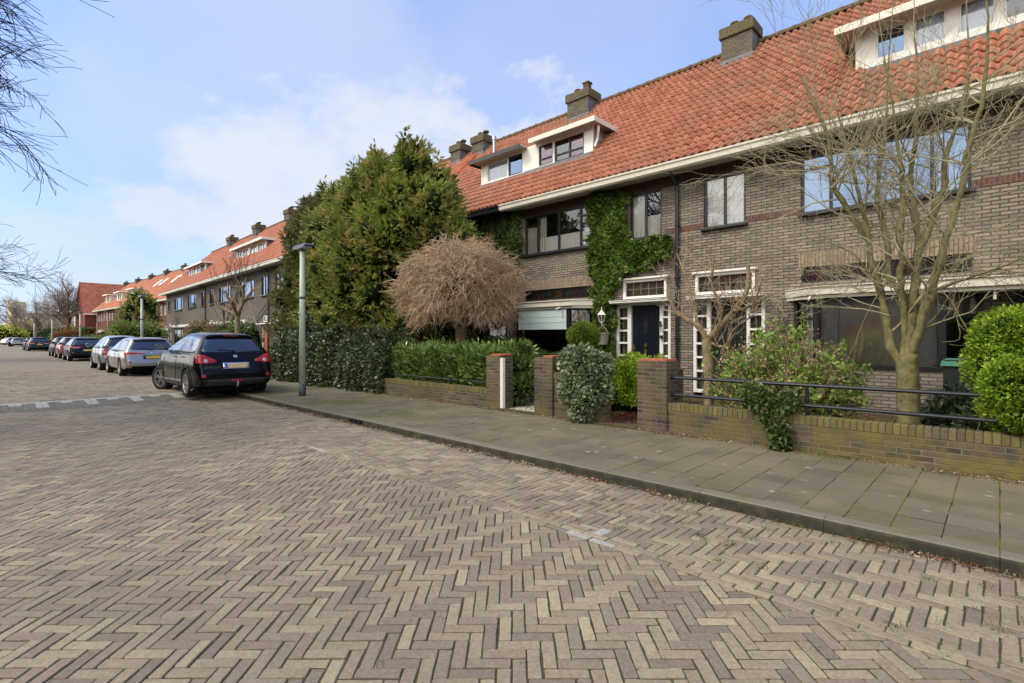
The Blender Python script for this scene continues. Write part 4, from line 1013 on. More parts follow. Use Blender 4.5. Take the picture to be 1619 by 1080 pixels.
for z in (.92, 1.22, 1.52):
    x = -10.1
    while x < -8.7:
        w_ = random.uniform(.02, .05)
        if random.random() < .75: m.box(x, x+w_-.004, 2.12, 2.3, z, z+random.uniform(.16, .25))
        x += w_
m.build('books', 'book', bo)
m = MB(); m.box(-10.7, -8.85, -.42, -.12, .86, .90); m.build('window_ledge', 'white_paint', bo)
m = MB(); m.tube([(-9.02, -.60, 2.28), (-9.07, -.74, 2.22)], .02, 8); m.build('overflow_spout', 'cream_paint', B)
door_group(B, 1, -7.09, -6.27, (-7.54, -7.20), (-6.18, -5.97), (-7.33, -6.08, 2.45, 2.95), 'navy_door')
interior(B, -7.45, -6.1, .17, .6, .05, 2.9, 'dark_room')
drainpipe(B, -5.77)
m = MB(); m.box(-6.15, -5.73, -.008, .004, 4.03, 4.17); m.build('red_course', 'band_brick', B)
HB = (-11.5, -8.86, .70, 2.9)
roofparts(B, -11.45, -5.73, 8, [(-11.5, -8.92, .60, 1.75)])
dormer(B, -11.5, -8.86, .75, 7.0, 7.85, [(-10.98, -10.40, 7.06, 7.72, dict(curt=((-10.94, -10.44, 7.08, 7.70, 'curtain_pink'),), trans=((-10.94, -10.44, 7.28),), room=.3)),
    (-10.32, -9.17, 7.04, 7.70, dict(mull=(-9.73,), curt=((-9.70, -9.22, 7.08, 7.68, 'curtain_pink'),), trans=((-10.28, -9.2, 7.26),), room=.3))], cheeks=(False, True), clip_l=-.38)
m = MB(); m.tube([(-8.62, .72, 7.72), (-8.62, .72, 7.56), (-8.70, .80, 7.40), (-8.73, .70, 7.12)], .035, 8); m.build('downspout', 'white_paint', B)
chimney(B, -11.80, -10.85, 3.35, 4.05, 10.55, ((.25, .5), (.7, .5)), tall=True)

# house on the left with black gutter: X -17.2 .. -11.45
A = house_root('row_house', 'row house behind the bare round tree, with black gutter and white-shuttered dormer', group=G1)
bigA = (-14.65, -11.98, 4.02, 5.22)
shell(A, -17.2, -11.45, [bigA, (-14.6, -11.98, 2.58, 2.9), (-16.7, -15.8, 4.02, 5.22), (-14.5, -11.75, .86, 2.25), (-16.9, -15.4, .0, 2.36)], 'facade_brick')
window(A, *bigA, .03, mull=(-14.1, -13.3, -12.5), curt=((-14.6, -12.0, 4.05, 4.55, 'curtain'),), glass='glass_sky')
window(A, -16.7, -15.8, 4.02, 5.22, .03, mull=(-16.25,), curt=((-16.65, -15.85, 4.05, 4.6, 'curtain'),))
leaded(A, -14.6, -11.98, 2.58, 2.9, .03, scheme='drcccaccrcd', n=11)
m = MB(); m.box(-14.65, -11.95, -.006, .004, 2.905, 3.19); m.build('soldier_course', 'soldier_brick', A)
bo, _ = bay(A, -14.1, -12.15, .45, .5, .86, 2.25, 'glass_dark', canl=-14.28, canr=-12.02); interior(A, -14.5, -11.7, .02, 2.6, .5, 2.5)
curtain_mesh(-12.5, -12.2, .9, 2.2, -.36).build('curtain', 'curtain', bo, smooth=True); curtain_mesh(-14.05, -13.75, .9, 2.2, -.36).build('curtain', 'curtain', bo, smooth=True)
door_group(A, 1, -16.6, -15.8, (-16.93, -16.68), (-15.72, -15.4), (-16.8, -15.6, 2.45, 2.95), 'green_door')
roofparts(A, -17.3, -11.45, 8, [(-13.68, -11.4, .60, 1.75)], eave='black_frame')
dormer(A, -13.72, -11.5, .75, 6.98, 7.82, [(-13.46, -12.42, 7.04, 7.70, dict(mat='white_paint', curt=((-13.42, -12.46, 7.06, 7.68, 'blind_white'),), room=.3)), (-12.38, -11.72, 7.04, 7.70, dict(glass='glass_sky', room=.3))], cheeks=(True, False), fasc='black_frame', clip_r=0.)
chimney(A, -17.2, -16.45, 3.35, 4.05, 10.42)
m = MB()
for i in range(9): 
    y = 1.3+i*.3; z = RB_Z+(y-RB_Y)*RSL; m.tube([(-16.75-i*.02, y, z+.06), (-16.77-i*.02, y+.31, z+.06+.31*RSL)], [.10, .085], 8)
m.build('verge_ridge', 'ridge_orange', A)
m = MB(); m.tube([(-15.4, 3.0, 9.1), (-15.4, 3.0, 9.75)], .06, 10); m.tube([(-15.4, 3.0, 9.75), (-15.4, 3.0, 9.9)], .09, 10); m.build('flue_pipe', 'steel', A)
m = MB(); m.box(-17.32, -17.2, RB_Y, -.0, 5.3, 5.5)

# left-most house of the near terrace, behind the conifers
Z = house_root('row_house', 'end row house of the near terrace, mostly hidden behind the tall conifers', group=G1)
shell(Z, -22.9, -17.2, [(-22.3, -19.7, 4.02, 5.22), (-18.6, -17.7, 4.02, 5.22), (-22.3, -19.9, .86, 2.25)], 'facade_brick', left=True)
window(Z, -22.3, -19.7, 4.02, 5.22, .03, mull=(-21.4, -20.5), curt=((-22.2, -19.8, 4.05, 4.5, 'curtain'),)); window(Z, -18.6, -17.7, 4.02, 5.22, .03, mull=(-18.1,)); window(Z, -22.3, -19.9, .86, 2.25, .03, mull=(-21.1,))
roofparts(Z, -22.9, -17.3, 6, mat='pantile_orange')
chimney(Z, -18.7, -18.0, 3.35, 4.05, 10.42)

# right house with the bare tree: X -5.73 .. 0
C = house_root('row_house', 'brown brick row house with dark green door and wide bay, behind the bare multi-stem tree', group=G1)
bigC = (-3.04, -.36, 4.02, 5.22); smC = (-5.13, -4.16, 4.02, 5.22); trC = (-3.03, -.35, 2.58, 2.90)
shell(C, -5.73, 0, [bigC, smC, trC, (-3.08, -.28, .86, 2.2), (-5.38, -3.75, .0, 2.36), (-5.33, -3.96, 2.44, 2.96)], 'facade_brick')
window(C, *bigC, .03, mull=(-2.5, -1.7, -.9), trans=((-2.99, -2.5, 4.95),), curt=((-2.99, -2.55, 4.05, 4.9, 'curtain'), (-.85, -.42, 4.05, 5.1, 'curtain_beige')), glass='glass_sky')
window(C, *smC, .03, mull=(-4.64,), curt=((-5.08, -4.21, 4.05, 5.19, 'curtain'),), glass='glass')
m = MB(); m.box(-3.08, -.3, -.006, .004, 2.905, 3.19); m.build('soldier_course', 'soldier_brick', C)
m = MB(); m.box(-5.73, -5.14, -.008, .004, 4.03, 4.17); m.box(-4.15, -3.05, -.008, .004, 4.03, 4.17); m.box(-.35, 0, -.008, .004, 4.03, 4.17); m.build('red_course', 'band_brick', C)
leaded(C, *trC, .03, scheme='rarcrrccacrc', n=12)
bo, _ = bay(C, -2.65, -.72, .48, .5, .84, 2.20, 'glass_bay', canx='open_right', canl=-2.72, canr=0.0)
interior(C, -3.1, -.2, .02, 2.8, .5, 2.5, 'curtain_beige')
curtain_mesh(-2.6, -.76, .9, 2.15, -.28).build('curtain', 'brown_reflection', bo, smooth=True); curtain_mesh(-2.55, -2.3, .9, 2.15, -.34).build('curtain', 'curtain_beige', bo, smooth=True); curtain_mesh(-1.1, -.8, .9, 2.15, -.34).build('curtain', 'curtain_beige', bo, smooth=True)  # wide brown sheet added, its colour standing in for street reflections in the panes
m = MB(); m.tube([(-2.72, -.60, 2.24), (-2.72, -.74, 2.16)], .02, 8); m.tube([(-.06, -.5, 2.2), (-.06, -.5, 2.05)], .022, 8); m.build('overflow_spout', 'cream_paint', C)
door_group(C, -1, -4.96, -4.14, (-5.38, -5.05), (-4.07, -3.75), (-5.33, -3.96, 2.45, 2.95), 'green_door')
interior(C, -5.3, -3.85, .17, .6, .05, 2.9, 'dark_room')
roofparts(C, -5.73, 0., 8, [(-2.1, .1, .7, 1.8)])
def dwinC(a, b, **k): return (a, b, 7.17, 7.78, dict(mat='white_paint', room=.3, **k))
dormer(C, -2.18, 0., .85, 7.02, 7.86, [dwinC(-1.86, -1.36, glass='glass_sky'), dwinC(-1.24, -.74, curt=((-1.2, -.78, 7.2, 7.75, 'blind_white'),)), dwinC(-.57, -.05, curt=((-.53, -.09, 7.2, 7.75, 'blind_white'),))], cheeks=(True, False), clip_r=0., rf=.42)
chimney(C, -6.02, -5.15, 3.35, 4.05, 10.62)
# next house: 0 .. 5.7, mostly out of frame
D_ = house_root('row_house', 'brown brick row house at the right edge of the picture', group=G1)
shell(D_, 0, 5.73, [(.36, 3.04, 4.02, 5.22), (4.16, 5.13, 4.02, 5.22), (.35, 3.03, 2.58, 2.9), (.28, 3.08, .86, 2.2), (3.75, 5.38, 0, 2.36)], 'facade_brick', right=True)
window(D_, .36, 3.04, 4.02, 5.22, .03, mull=(.9, 1.7, 2.5), glass='glass_sky'); window(D_, 4.16, 5.13, 4.02, 5.22, .03, mull=(4.64,)); leaded(D_, .35, 3.03, 2.58, 2.9, .03, scheme='rarcrrccacrc', n=12)
m = MB(); m.box(.3, 3.08, -.006, .004, 2.905, 3.19); m.build('soldier_course', 'soldier_brick', D_)
m = MB(); m.box(0, .35, -.008, .004, 4.03, 4.17); m.build('red_course', 'band_brick', D_)
bay(D_, .72, 2.65, .48, .5, .84, 2.2, 'glass_bay', canx='open_left', canl=0.0, canr=2.72); interior(D_, .2, 3.1, .02, 2.8, .5, 2.5)
door_group(D_, 1, 4.14, 4.96, (3.75, 4.07), (5.05, 5.38), (3.96, 5.33, 2.45, 2.95), 'green_door')
roofparts(D_, 0, 5.73, 6, [(-.1, 2.1, .7, 1.8)])
dormer(D_, 0, 2.18, .85, 7.02, 7.86, [dwinC(.05, .57), dwinC(.74, 1.24), dwinC(1.36, 1.86)], cheeks=(False, True), clip_l=0., rf=.42)

# ---------------------------------------------------------------- second terrace
R2 = -radians(2.05); P0 = (-26.64, 10.8+.62, 0)
T2 = 'row houses of the dark brick terrace'
lab2 = ['dark brick row house just left of the conifers, with a hidden front', 'dark brick row house with the white wide dormer, right of the pollarded tree', 'dark brick row house with white bay canopy behind the pollarded tree', 'dark brick row house with the small white dormer, above the red-tipped shrubs', 'dark brick end house next to the green-cheeked dormer']
bounds = [(-3.4, 3.5), (3.5, 10.25), (10.25, 17.1), (17.1, 24.2), (24.2, 31.9)]
wins2 = [[(1.74, 2.88), (-2.7, .4)], [(4.09, 5.09), (6.5, 9.2)], [(11.3, 13.95), (15.35, 16.45)], [(17.58, 18.89), (20.5, 23.25)], [(25.2, 28.3), (29.9, 31.1)]]
doors2 = [[(1.75, 2.50, 'orange_door')], [(4.02, 4.80, 'orange_door')], [(15.5, 16.3, 'green_door')], [(17.9, 18.7, 'green_door')], [(29.9, 30.8, 'green_door')]]
bays2 = [(-2.8, .6), (6.3, 9.6), (11.0, 14.3), (20.2, 23.4), (25.0, 28.4)]
def rowhouse(root, xa, xb, ups, doors, bayx, brickm='facade_brick_dark', tile='pantile_orange', frame='black_frame', seg=4, dorm=None, chim=(), ends=(False, False), holes=(), eave='white_paint', glass='glass_sky', upz=(3.92, 5.03), pipe=None, pipem='black_metal'):
    H = [(a, b, upz[0], upz[1]) for a, b in ups]+[(a-.1, b+.1, .05, 2.2) for a, b, _ in doors]+[(a-.05, b+.05, 2.35, 2.72) for a, b, _ in doors]
    if bayx: H += [(bayx[0], bayx[1], .75, 2.15)]
    shell(root, xa, xb, H, brickm, frieze=False, left=ends[0], right=ends[1], zw=5.55)
    for a, b in ups:
        mul = [a+(b-a)*t for t in ((.25, .75) if b-a > 1.6 else (.5,))]
        window(root, a, b, upz[0], upz[1], .03, mull=mul, near=False, mat=frame, glass=glass, curt=((a+.05, b-.05, upz[0]+.03, upz[0]+1.05, 'curtain'),) , room=.3, sillmat='black_frame')
    for a, b, dm in doors:
        m = MB()
        for x0, x1 in ((a-.1, a), (b, b+.1)): m.box(x0, x1, -.01, .08, .05, 2.2)
        m.box(a-.45, b+.45, -.30, 0, 2.2, 2.27); m.box(a-.1, b+.1, -.005, .08, 2.12, 2.2); fo = m.build('door_frame', 'white_paint', root)
        m = MB(); m.box(a, b, .05, .09, .05, 2.12); dd = m.build('door', dm, root); m = MB(); m.box(b-.12, b-.07, .02, .05, 1.0, 1.15); m.build('door_knob', 'steel', dd)
        window(root, a-.05, b+.05, 2.35, 2.72, .02, near=False, mat='white_paint', sill=False, room=.2, fr=.06, name='top_light')
    if bayx:
        window(root, bayx[0], bayx[1], .75, 2.15, .0, mull=[bayx[0]+(bayx[1]-bayx[0])*t for t in (.25, .75)], near=False, room=.6, sillmat='white_paint')
        m = MB(); m.box(bayx[0]-.3, bayx[1]+.3, -.65, 0, 2.32, 2.5); m.box(bayx[0]-.2, bayx[1]+.2, -.55, 0, 2.25, 2.319); m.build('canopy', 'white_paint', root)
    if pipe is not None: drainpipe(root, pipe, mat=pipem)
    roofparts(root, xa, xb, seg, holes, tile, 'ridge_mossy', eave)
    for c in chim: chimney(root, *c)
for i, (a, b) in enumerate(bounds):
    H = house_root('row_house', lab2[i], R2, P0, T2); xa, xb = -b, -a
    hl = []; ch = [(-b-.45, -b+.45, 3.35, 4.05, 10.55, ((.25, .5), (.7, .5)))] if i < 4 else []
    if i == 0: ch.append((-3.4, -2.6, 3.35, 4.05, 10.55))
    if i == 2: hl = [(-12.7, -10.2, .75, 1.6)]
    if i == 1: hl = [(-10.3, -7.0, .75, 1.6)]
    if i == 3: hl = [(-24.3, -21.3, .75, 1.6)]
    if i == 4: hl = [(-26.7, -24.1, .75, 1.6)]
    rowhouse(H, xa, xb, [(-q, -p) for p, q in wins2[i]], [(-q, -p, d) for p, q, d in doors2[i]], (-bays2[i][1], -bays2[i][0]), holes=hl, chim=ch, ends=(i == 4, i == 0), pipe={1: -3.78, 3: -17.4}.get(i))
    wd = dict(mat='white_paint', room=.25)
    if i == 1: dormer(H, -10.25, -6.9, .85, 6.9, 7.68, [(-10.0, -8.6, 7.0, 7.55, dict(wd, curt=((-9.95, -8.65, 7., 7.5, 'blind_white'),), mull=(-9.3,))), (-8.4, -7.1, 7.0, 7.55, dict(wd, curt=((-8.35, -7.15, 7., 7.5, 'blind_white'),), mull=(-7.95, -7.5)))], fasc='white_paint', cheeks=(False, True), near=False, clip_l=0)
    if i == 2: dormer(H, -12.8, -10.25, .85, 6.9, 7.68, [(-12.6, -11.6, 7.0, 7.55, dict(wd, curt=((-12.55, -11.65, 7., 7.5, 'blind_white'),), mull=(-12.1,))), (-11.4, -10.4, 7.0, 7.55, dict(wd, curt=((-11.35, -10.45, 7., 7.5, 'blind_white'),), mull=(-10.9,)))], fasc='white_paint', cheeks=(True, False), near=False, clip_r=0)
    if i == 3: dormer(H, -24.2, -21.2, .85, 6.95, 7.72, [(-22.9, -21.5, 7.02, 7.6, dict(room=.25, mull=(-22.4, -21.95))), (-24.1, -23.1, 7.02, 7.6, dict(wd, mull=(-23.6,)))], fasc='white_paint', cheeks=(False, True), near=False, clip_l=0)
    if i == 4: dormer(H, -26.8, -24.2, .85, 6.95, 7.72, [(-26.6, -25.4, 7.02, 7.6, dict(wd, mull=(-26.0,))), (-25.3, -24.4, 7.02, 7.6, dict(wd))], fasc='white_paint', cheeks=(True, False), near=False, clip_r=0)
    if i in (2, 4):
        x_ = -15.9 if i == 2 else -29.9; m = MB(); y0_, y1_ = 1.15, 2.05; z_ = lambda y: RB_Z+(y-RB_Y)*RSL+.09
        for xq, xr in ((x_, x_+.07), (x_+.88, x_+.95)): m.prism([(xq, y0_, z_(y0_)), (xr, y0_, z_(y0_)), (xr, y1_, z_(y1_)), (xq, y1_, z_(y1_))], (0, -.05, .06))
        m.prism([(x_, y0_-.06, z_(y0_-.06)), (x_+.95, y0_-.06, z_(y0_-.06)), (x_+.95, y0_, z_(y0_)), (x_, y0_, z_(y0_))], (0, -.05, .06)); s_ = m.build('skylight', 'grey_cheek', H)
        m = MB(); m.poly([(x_, y0_, z_(y0_)+.02), (x_+.95, y0_, z_(y0_)+.02), (x_+.95, y1_, z_(y1_)+.02), (x_, y1_, z_(y1_)+.02)]); m.build('pane', 'glass_sky', s_)

# ---------------------------------------------------------------- red brick terrace further on
R3 = radians(2.2); P3 = (-58.4, 13.95+.62, 0)
lab3 = ['red brick row house with a green-cheeked dormer, first after the dark terrace', 'red brick row house directly behind the tall dark evergreen', 'red brick row house with two skylights, left of the dark evergreen', 'red brick row house with the nearest of the boxy white dormers', 'red brick row house with the middle boxy white dormer', 'red brick row house with the farthest boxy white dormer, beside the gabled house']
for i in range(6):
    H = house_root('row_house', lab3[i], R3, P3, 'row houses of the red brick terrace'); xa, xb = -7.4*(i+1), -7.4*i
    ups = [(xa+.7, xa+1.5), (xa+2.3, xa+3.2), (xa+4.2, xa+5.1), (xa+5.9, xa+6.7)]
    hl = []
    if i in (0, 3, 4, 5): hl = [(xa+2.6, xa+5.4, .5, 1.9)]
    rowhouse(H, xa, xb, ups, [(xa+.8, xa+1.6, 'green_door'), (xa+3.0, xa+3.9, 'wood_weather')], (xa+4.6, xa+6.4), brickm='facade_brick_red', tile='pantile_orange', frame='white_paint', seg=3, holes=hl, ends=(False, i == 0), chim=[(xa-.4, xa+.4, 3.4, 4.1, 10.4, ((.3, .5), (.7, .5)))], glass='glass', pipe=xa+.12, pipem='white_paint', eave='white_paint')
    if hl: dormer(H, xa+2.5, xa+5.5, .6, 6.7, 7.95, [(xa+3.0, xa+3.9, 6.85, 7.75, dict(mat='white_paint', room=.25)), (xa+4.1, xa+5.0, 6.85, 7.75, dict(mat='white_paint', room=.25))], fasc='white_paint', near=False, cheekm='green_cheek' if i == 0 else 'white_paint')
    if i in (1, 2):
        for x_ in (xa+2.0, xa+4.6):
            m = MB(); y0_, y1_ = 1.6, 2.6; z_ = lambda y: RB_Z+(y-RB_Y)*RSL+.1
            m.prism([(x_, y0_, z_(y0_)), (x_+.9, y0_, z_(y0_)), (x_+.9, y1_, z_(y1_)), (x_, y1_, z_(y1_))], (0, -.05, .06)); m.build('skylight', 'white_paint', H)
# gabled cross house closing the row
H = thing('gabled_house', 'red brick house with a plain orange roof slope facing the street', 'house', (-103.2, 11.4, 0), radians(1.))
m = MB(); x0, x1, y0, y1 = -9, 0, 0, 11
m.poly([(x1, y0, -.1), (x1, y1, -.1), (x1, y1, 5.4), (x1, y0, 5.4)]); m.poly([(x0, y0, -.1), (x1, y0, -.1), (x1, y0, 5.4), (x0+4.5, y0, 10.4), (x0, y0, 5.4)]); m.poly([(x0, y0, -.1), (x0, y1, -.1), (x0, y1, 5.4), (x0, y0, 5.4)]); m.build('wall', 'facade_brick_red', H)
sl = 5.0/4.8; V = []; F = []; cnt = 0
for r in range(18):
    for c in range(36):
        s0, s1 = r/18, (r+1)/18+.01; ya, yb = -.2+c*.315, -.2+(c+1)*.315; xx = lambda s: .3-4.8*s; zz = lambda s, h: 5.2+5.2*s+h
        e = np.array([0, .25, .5, .75, 1.]); yy = ya+(yb-ya)*e; hh = .04*np.sin(2*pi*e)
        A_ = np.stack([np.full(5, xx(s0)), yy, zz(s0, hh+.05)], 1); B_ = np.stack([np.full(5, xx(s1)), yy, zz(s1, hh)], 1); C_ = A_-np.array([0, 0, .05])
        V.append(np.vstack([A_, B_, C_])); i_ = np.arange(4); F.append(np.vstack([np.stack([i_, i_+1, i_+6, i_+5], 1), np.stack([i_+10, i_+11, i_+1, i_], 1)])+cnt); cnt += 15
rf = npmesh('tile_roof', np.vstack(V), np.vstack(F), 'pantile_orange', H)
m = MB(); m.poly([(.3, -.2, 5.1), (.3, 11.2, 5.1), (-4.5, 11.2, 10.3), (-4.5, -.2, 10.3)]); m.poly([(-9.3, -.2, 5.1), (-9.3, 11.2, 5.1), (-4.5, 11.2, 10.3), (-4.5, -.2, 10.3)]); m.build('roof_deck', 'ridge_orange', rf)
m = MB(); m.box(.25, .45, -.2, 11.2, 5.0, 5.2); m.build('gutter', 'white_paint', H)
for y in (1.5, 3.2): 
    m = MB(); m.box(-.01, .04, y, y+.9, 3.3, 4.8); m.build('window', 'white_paint', H)
H = thing('brick_house', 'dark red brick house end half hidden beyond the gabled house', 'house', (-118, 12.5, 0), 0)
m = MB(); m.box(-8, 0, 0, 9, -.1, 6.2); m.build('wall', 'facade_brick_red', H)
m = MB(); m.prism([(-8.3, -.3, 6.2), (-8.3, 9.3, 6.2), (-8.3, 4.5, 9.0)], (8.6, 0, 0)); m.build('roof', 'ridge_orange', H); m = MB(); m.box(-5, -3.2, -.02, .03, 3.5, 4.9); m.build('window', 'white_paint', H)
# distant pale apartment building with tower
H = thing('apartment_building', 'distant pale yellow building with a square stair tower', 'building', (-250, 15.5, 0), radians(20))
m = MB(); m.box(-9, 8, -5, 6, -.2, 9.2); m.box(-3.4, 0.2, -8, -4.4, -.2, 14.); m.build('wall', 'yellow_render', H)
m = MB(); m.box(-9.5, 8.5, -5.6, 6.5, 9.2, 9.9); m.build('roof', 'lead', H)
for i in range(6): 
    m = MB(); m.box(8.0, 8.06, -5.5+i*1.9, -4.3+i*1.9, 5.8, 7.4); m.box(8.0, 8.06, -5.5+i*1.9, -4.3+i*1.9, 2.4, 4.0); m.build('window', 'grey_cheek', H)
# terrace across the street: it stands opposite and is mirrored in panes and paint
H = thing('opposite_terrace', 'brick terrace on the other side of the street, mirrored in the windows', 'house', (0, -15.5, 0), pi)
m = MB(); wall_holes(m, -20, 60, -.1, 5.6, [(-18+5.7*i, -15.5+5.7*i, z, z+1.4) for i in range(13) for z in (1., 3.9)]); m.build('wall', 'facade_brick', H)
m = MB(); m.box(-20, 60, .13, 8, -.1, 5.5); m.prism([(-20, -.5, 5.6), (-20, 8.5, 5.6), (-20, 4, 10.)], (80, 0, 0)); m.build('roof', 'ridge_orange', H)
# ---------------------------------------------------------------- conifers
GP = ([0, .12, .3, .55, .75, .9, 1], [.75, .85, .97, 1, .80, .42, .03])
def conifer(name, label, stems, mat, per=62000, clumps=150, cs=(.16, .52), lsize=.13, group=None):
    x0 = sum(s[0] for s in stems)/len(stems); y0 = sum(s[1] for s in stems)/len(stems)
    root = thing(name, label, 'tree', (x0, y0, 0), 0, group)
    C = []; Rd = []; Out = []
    tm = MB()
    for sx, sy, top, R, prof in stems:
        sx -= x0; sy -= y0; pr = prof or GP
        tm.tube([(sx, sy, -.05), (sx, sy, top*.5), (sx, sy, top*.95)], [.16, .10, .015], 8)
        for i in range(clumps):
            t = RNG.uniform(.05, 1)**.9; a = RNG.uniform(0, 2*pi); r = R*np.interp(t, *pr)
            rr = max(.02, r-RNG.uniform(-.12, .5)*min(1, r))
            C.append((sx+cos(a)*rr, sy+sin(a)*rr*.9, t*top)); k = RNG.uniform(*cs)*(.45+.55*min(1, r/R*1.3))
            Rd.append((k, k, k*RNG.uniform(.9, 1.5)))
        for i in range(8): # leader spires
            a = RNG.uniform(0, 2*pi); d = RNG.uniform(.1, .95); h = top*RNG.uniform(.80, .98) if i else top*1.05
            for q in range(8): C.append((sx+cos(a)*d*(1 if i else 0)+RNG.normal(0, .03), sy+sin(a)*d, h-.15*q)); Rd.append((.035+.03*q, .035+.03*q, .13))
    C = np.array(C); Rd = np.array(Rd); n_ = per*len(stems)
    wgt = (Rd[:, 0]**1.6); k = RNG.choice(len(C), n_//6, p=wgt/wgt.sum())
    d = unit(RNG.normal(size=(len(k), 3))+np.array([0, 0, .25])); P = C[k]+d*Rd[k]*RNG.uniform(.6, 1.12, (len(k), 1))
    # outward from the tree axis + droop at the tips
    ax = C[k].copy(); ax[:, 2] = 0; ax = unit(ax+1e-3); D = unit(d*.9+ax*.5+RNG.normal(size=P.shape)*.35+np.array([0, 0, .15]))
    side = unit(np.cross(D, RNG.normal(size=P.shape))); PP = []; DD = []; SS = []
    for j in range(6):
        u = (j-2.5)/2.5; PP.append(P+D*.035*(3-abs(j-2.5))); DD.append(D+side*u*.85+RNG.normal(size=P.shape)*.12); SS.append(lsize*RNG.uniform(.6, 1.25, len(P))*(1.2-abs(u)*.4))
    P = np.vstack(PP); D = np.vstack(DD); Sz = np.concatenate(SS); P[:, 2] = np.maximum(P[:, 2], .03)
    tm.build('trunk', 'bark_dark', root)
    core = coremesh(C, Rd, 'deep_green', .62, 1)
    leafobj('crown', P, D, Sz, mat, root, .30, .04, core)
    return root
low = ([0, .08, .2, .33, .5, .62, .78, .92, 1], [.25, .35, .5, .72, .98, 1, .75, .35, .03])
conifer('conifer_tree', 'big bright green conifer with several leaders, rising behind the ivy hedge', [(-12.75, 9.3, 7.25, 1.55, low), (-13.6, 9.1, 7.15, 1.6, None), (-14.5, 8.9, 7.20, 1.5, None), (-15.4, 9.0, 7.0, 1.6, None), (-16.7, 9.0, 6.8, 1.45, None), (-12.0, 9.6, 5.2, .95, low)], 'thuja_leaf', group=None)
conifer('conifer_tree', 'darker conifer at the left side of the big one, above the lamp post', [(-18.5, 9.2, 6.95, 1.3, None), (-20.1, 9.3, 6.9, 1.3, None)], 'thuja_dark', lsize=.14)

# ---------------------------------------------------------------- ivy, hedges, bushes
def ivy_heap(name, label, xs, yf, yb, tops, n_, mat, cat='hedge', size=.085, aspect=.8):
    """ivy covered bank: top profile over x"""
    x0, x1 = xs[0], xs[-1]
    k = n_; x = RNG.uniform(x0, x1, k); z0_ = RNG.uniform(0, 1, k)*.4; tp = np.interp(x, xs, tops)*(1+.08*np.sin(x*2.6)+.05*np.sin(x*6.1)); u = RNG.uniform(0, 1, k)
    fr = u < .62; wob = .17*np.sin(x*3.1)+.08*np.sin(x*8.3+1+z0_*3)+.10*np.sin(x*1.7+4)
    z = np.where(fr, RNG.uniform(0, 1, k)**.9*tp, tp); z = z+RNG.normal(0, .03, k)
    hump = np.sqrt(np.clip(1-(z/np.maximum(tp, .1))**3, 0, 1))
    y = np.where(fr, yf+.35*(1-hump)+wob*.8, RNG.uniform(yf+.2, yb, k))+RNG.normal(0, .05, k)
    z = z+np.where(fr, 0, wob+.1*np.sin(y*6+x*3))
    P = np.stack([x, y, np.maximum(z, .02)], 1); D = np.stack([RNG.normal(0, .5, k), np.where(fr, -.7, -.2)+RNG.normal(0, .3, k), np.where(fr, -.35, .6)+RNG.normal(0, .35, k)], 1)
    m = MB(); q = 14
    for i in range(q):
        a, b = x0+(x1-x0)*i/q, x0+(x1-x0)*(i+1)/q; t = float(np.interp((a+b)/2, xs, tops)); m.box(a, b, yf+.28, yb, 0, max(.1, t-.12))
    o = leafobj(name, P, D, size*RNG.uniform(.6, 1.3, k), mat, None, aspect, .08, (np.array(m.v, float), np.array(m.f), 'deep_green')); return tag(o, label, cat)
ivy_heap('ivy_hedge', 'dark glossy ivy hedge spilling over the wall beside the lamp post', [-18.2, -17.6, -16.2, -15.2, -14.2, -12.8, -11.6, -11.3], 6.95, 8.2, [1.35, 1.75, 1.55, 1.75, 1.55, 1.35, 1.3, .9], 52000, 'ivy_dark', size=.075)

def wall_ivy(name, label, mask, x0, x1, z0, z1, n_, mat, parent=None, size=.085, yv=FY, thick=.16):
    P = []; k = 0
    x = RNG.uniform(x0, x1, n_*2); z = RNG.uniform(z0, z1, n_*2)
    e = .07*np.sin(x*7+z*5)+.05*np.sin(z*13+x*3)+RNG.normal(0, .035, n_*2)
    ok = np.array([mask(a, b, c) for a, b, c in zip(x, z, e)]); x, z = x[ok], z[ok]; k = len(x)
    bul = .5+.5*np.sin(x*5.1+1)*np.sin(z*4.3)
    y = yv-.02-thick*(.3+.7*bul)*RNG.uniform(.15, 1, k)**.6
    P = np.stack([x, y, z], 1); D = np.stack([RNG.normal(0, .55, k), -.45+RNG.normal(0, .3, k), -.55+RNG.normal(0, .45, k)], 1)
    o = leafobj(name, P, D, size*RNG.uniform(.55, 1.3, k), mat, parent, .85, .08); return tag(o, label, 'ivy') if label else o
def m1(x, z, e):  # left ivy column, top 5.5 down to 3.6, bulging
    return -12.72+e+.05 < x < -11.05+e and (3.62+.35*max(0, (-11.6-x))*.9)+e < z < 5.50+e*.5
wall_ivy('climbing_ivy', 'dark ivy patch on the facade between two windows, above the bare round tree', m1, -12.9, -10.9, 3.3, 5.6, 13000, 'ivy_leaf')
def m2(x, z, e):
    if z > 4.05: return -8.36+e < x < -7.17+e*.9 and z < 5.55-.22*(x+8.36)+e*.5
    if z > 3.2+e*1.0: return -8.36+e < x < -6.05+e*2-max(0, 3.55-z)*1.1 and not (x > -7.2 and z > 3.98+e*.6)
    lo = .5
    return -8.26+e-.0*(z) < x < -7.58+e+max(0, z-2.7)*.75 and z > lo
wall_ivy('climbing_ivy', 'bright green ivy climbing beside the navy door up to the gutter', m2, -8.5, -5.9, .4, 5.6, 36000, 'ivy_bright', thick=.2)

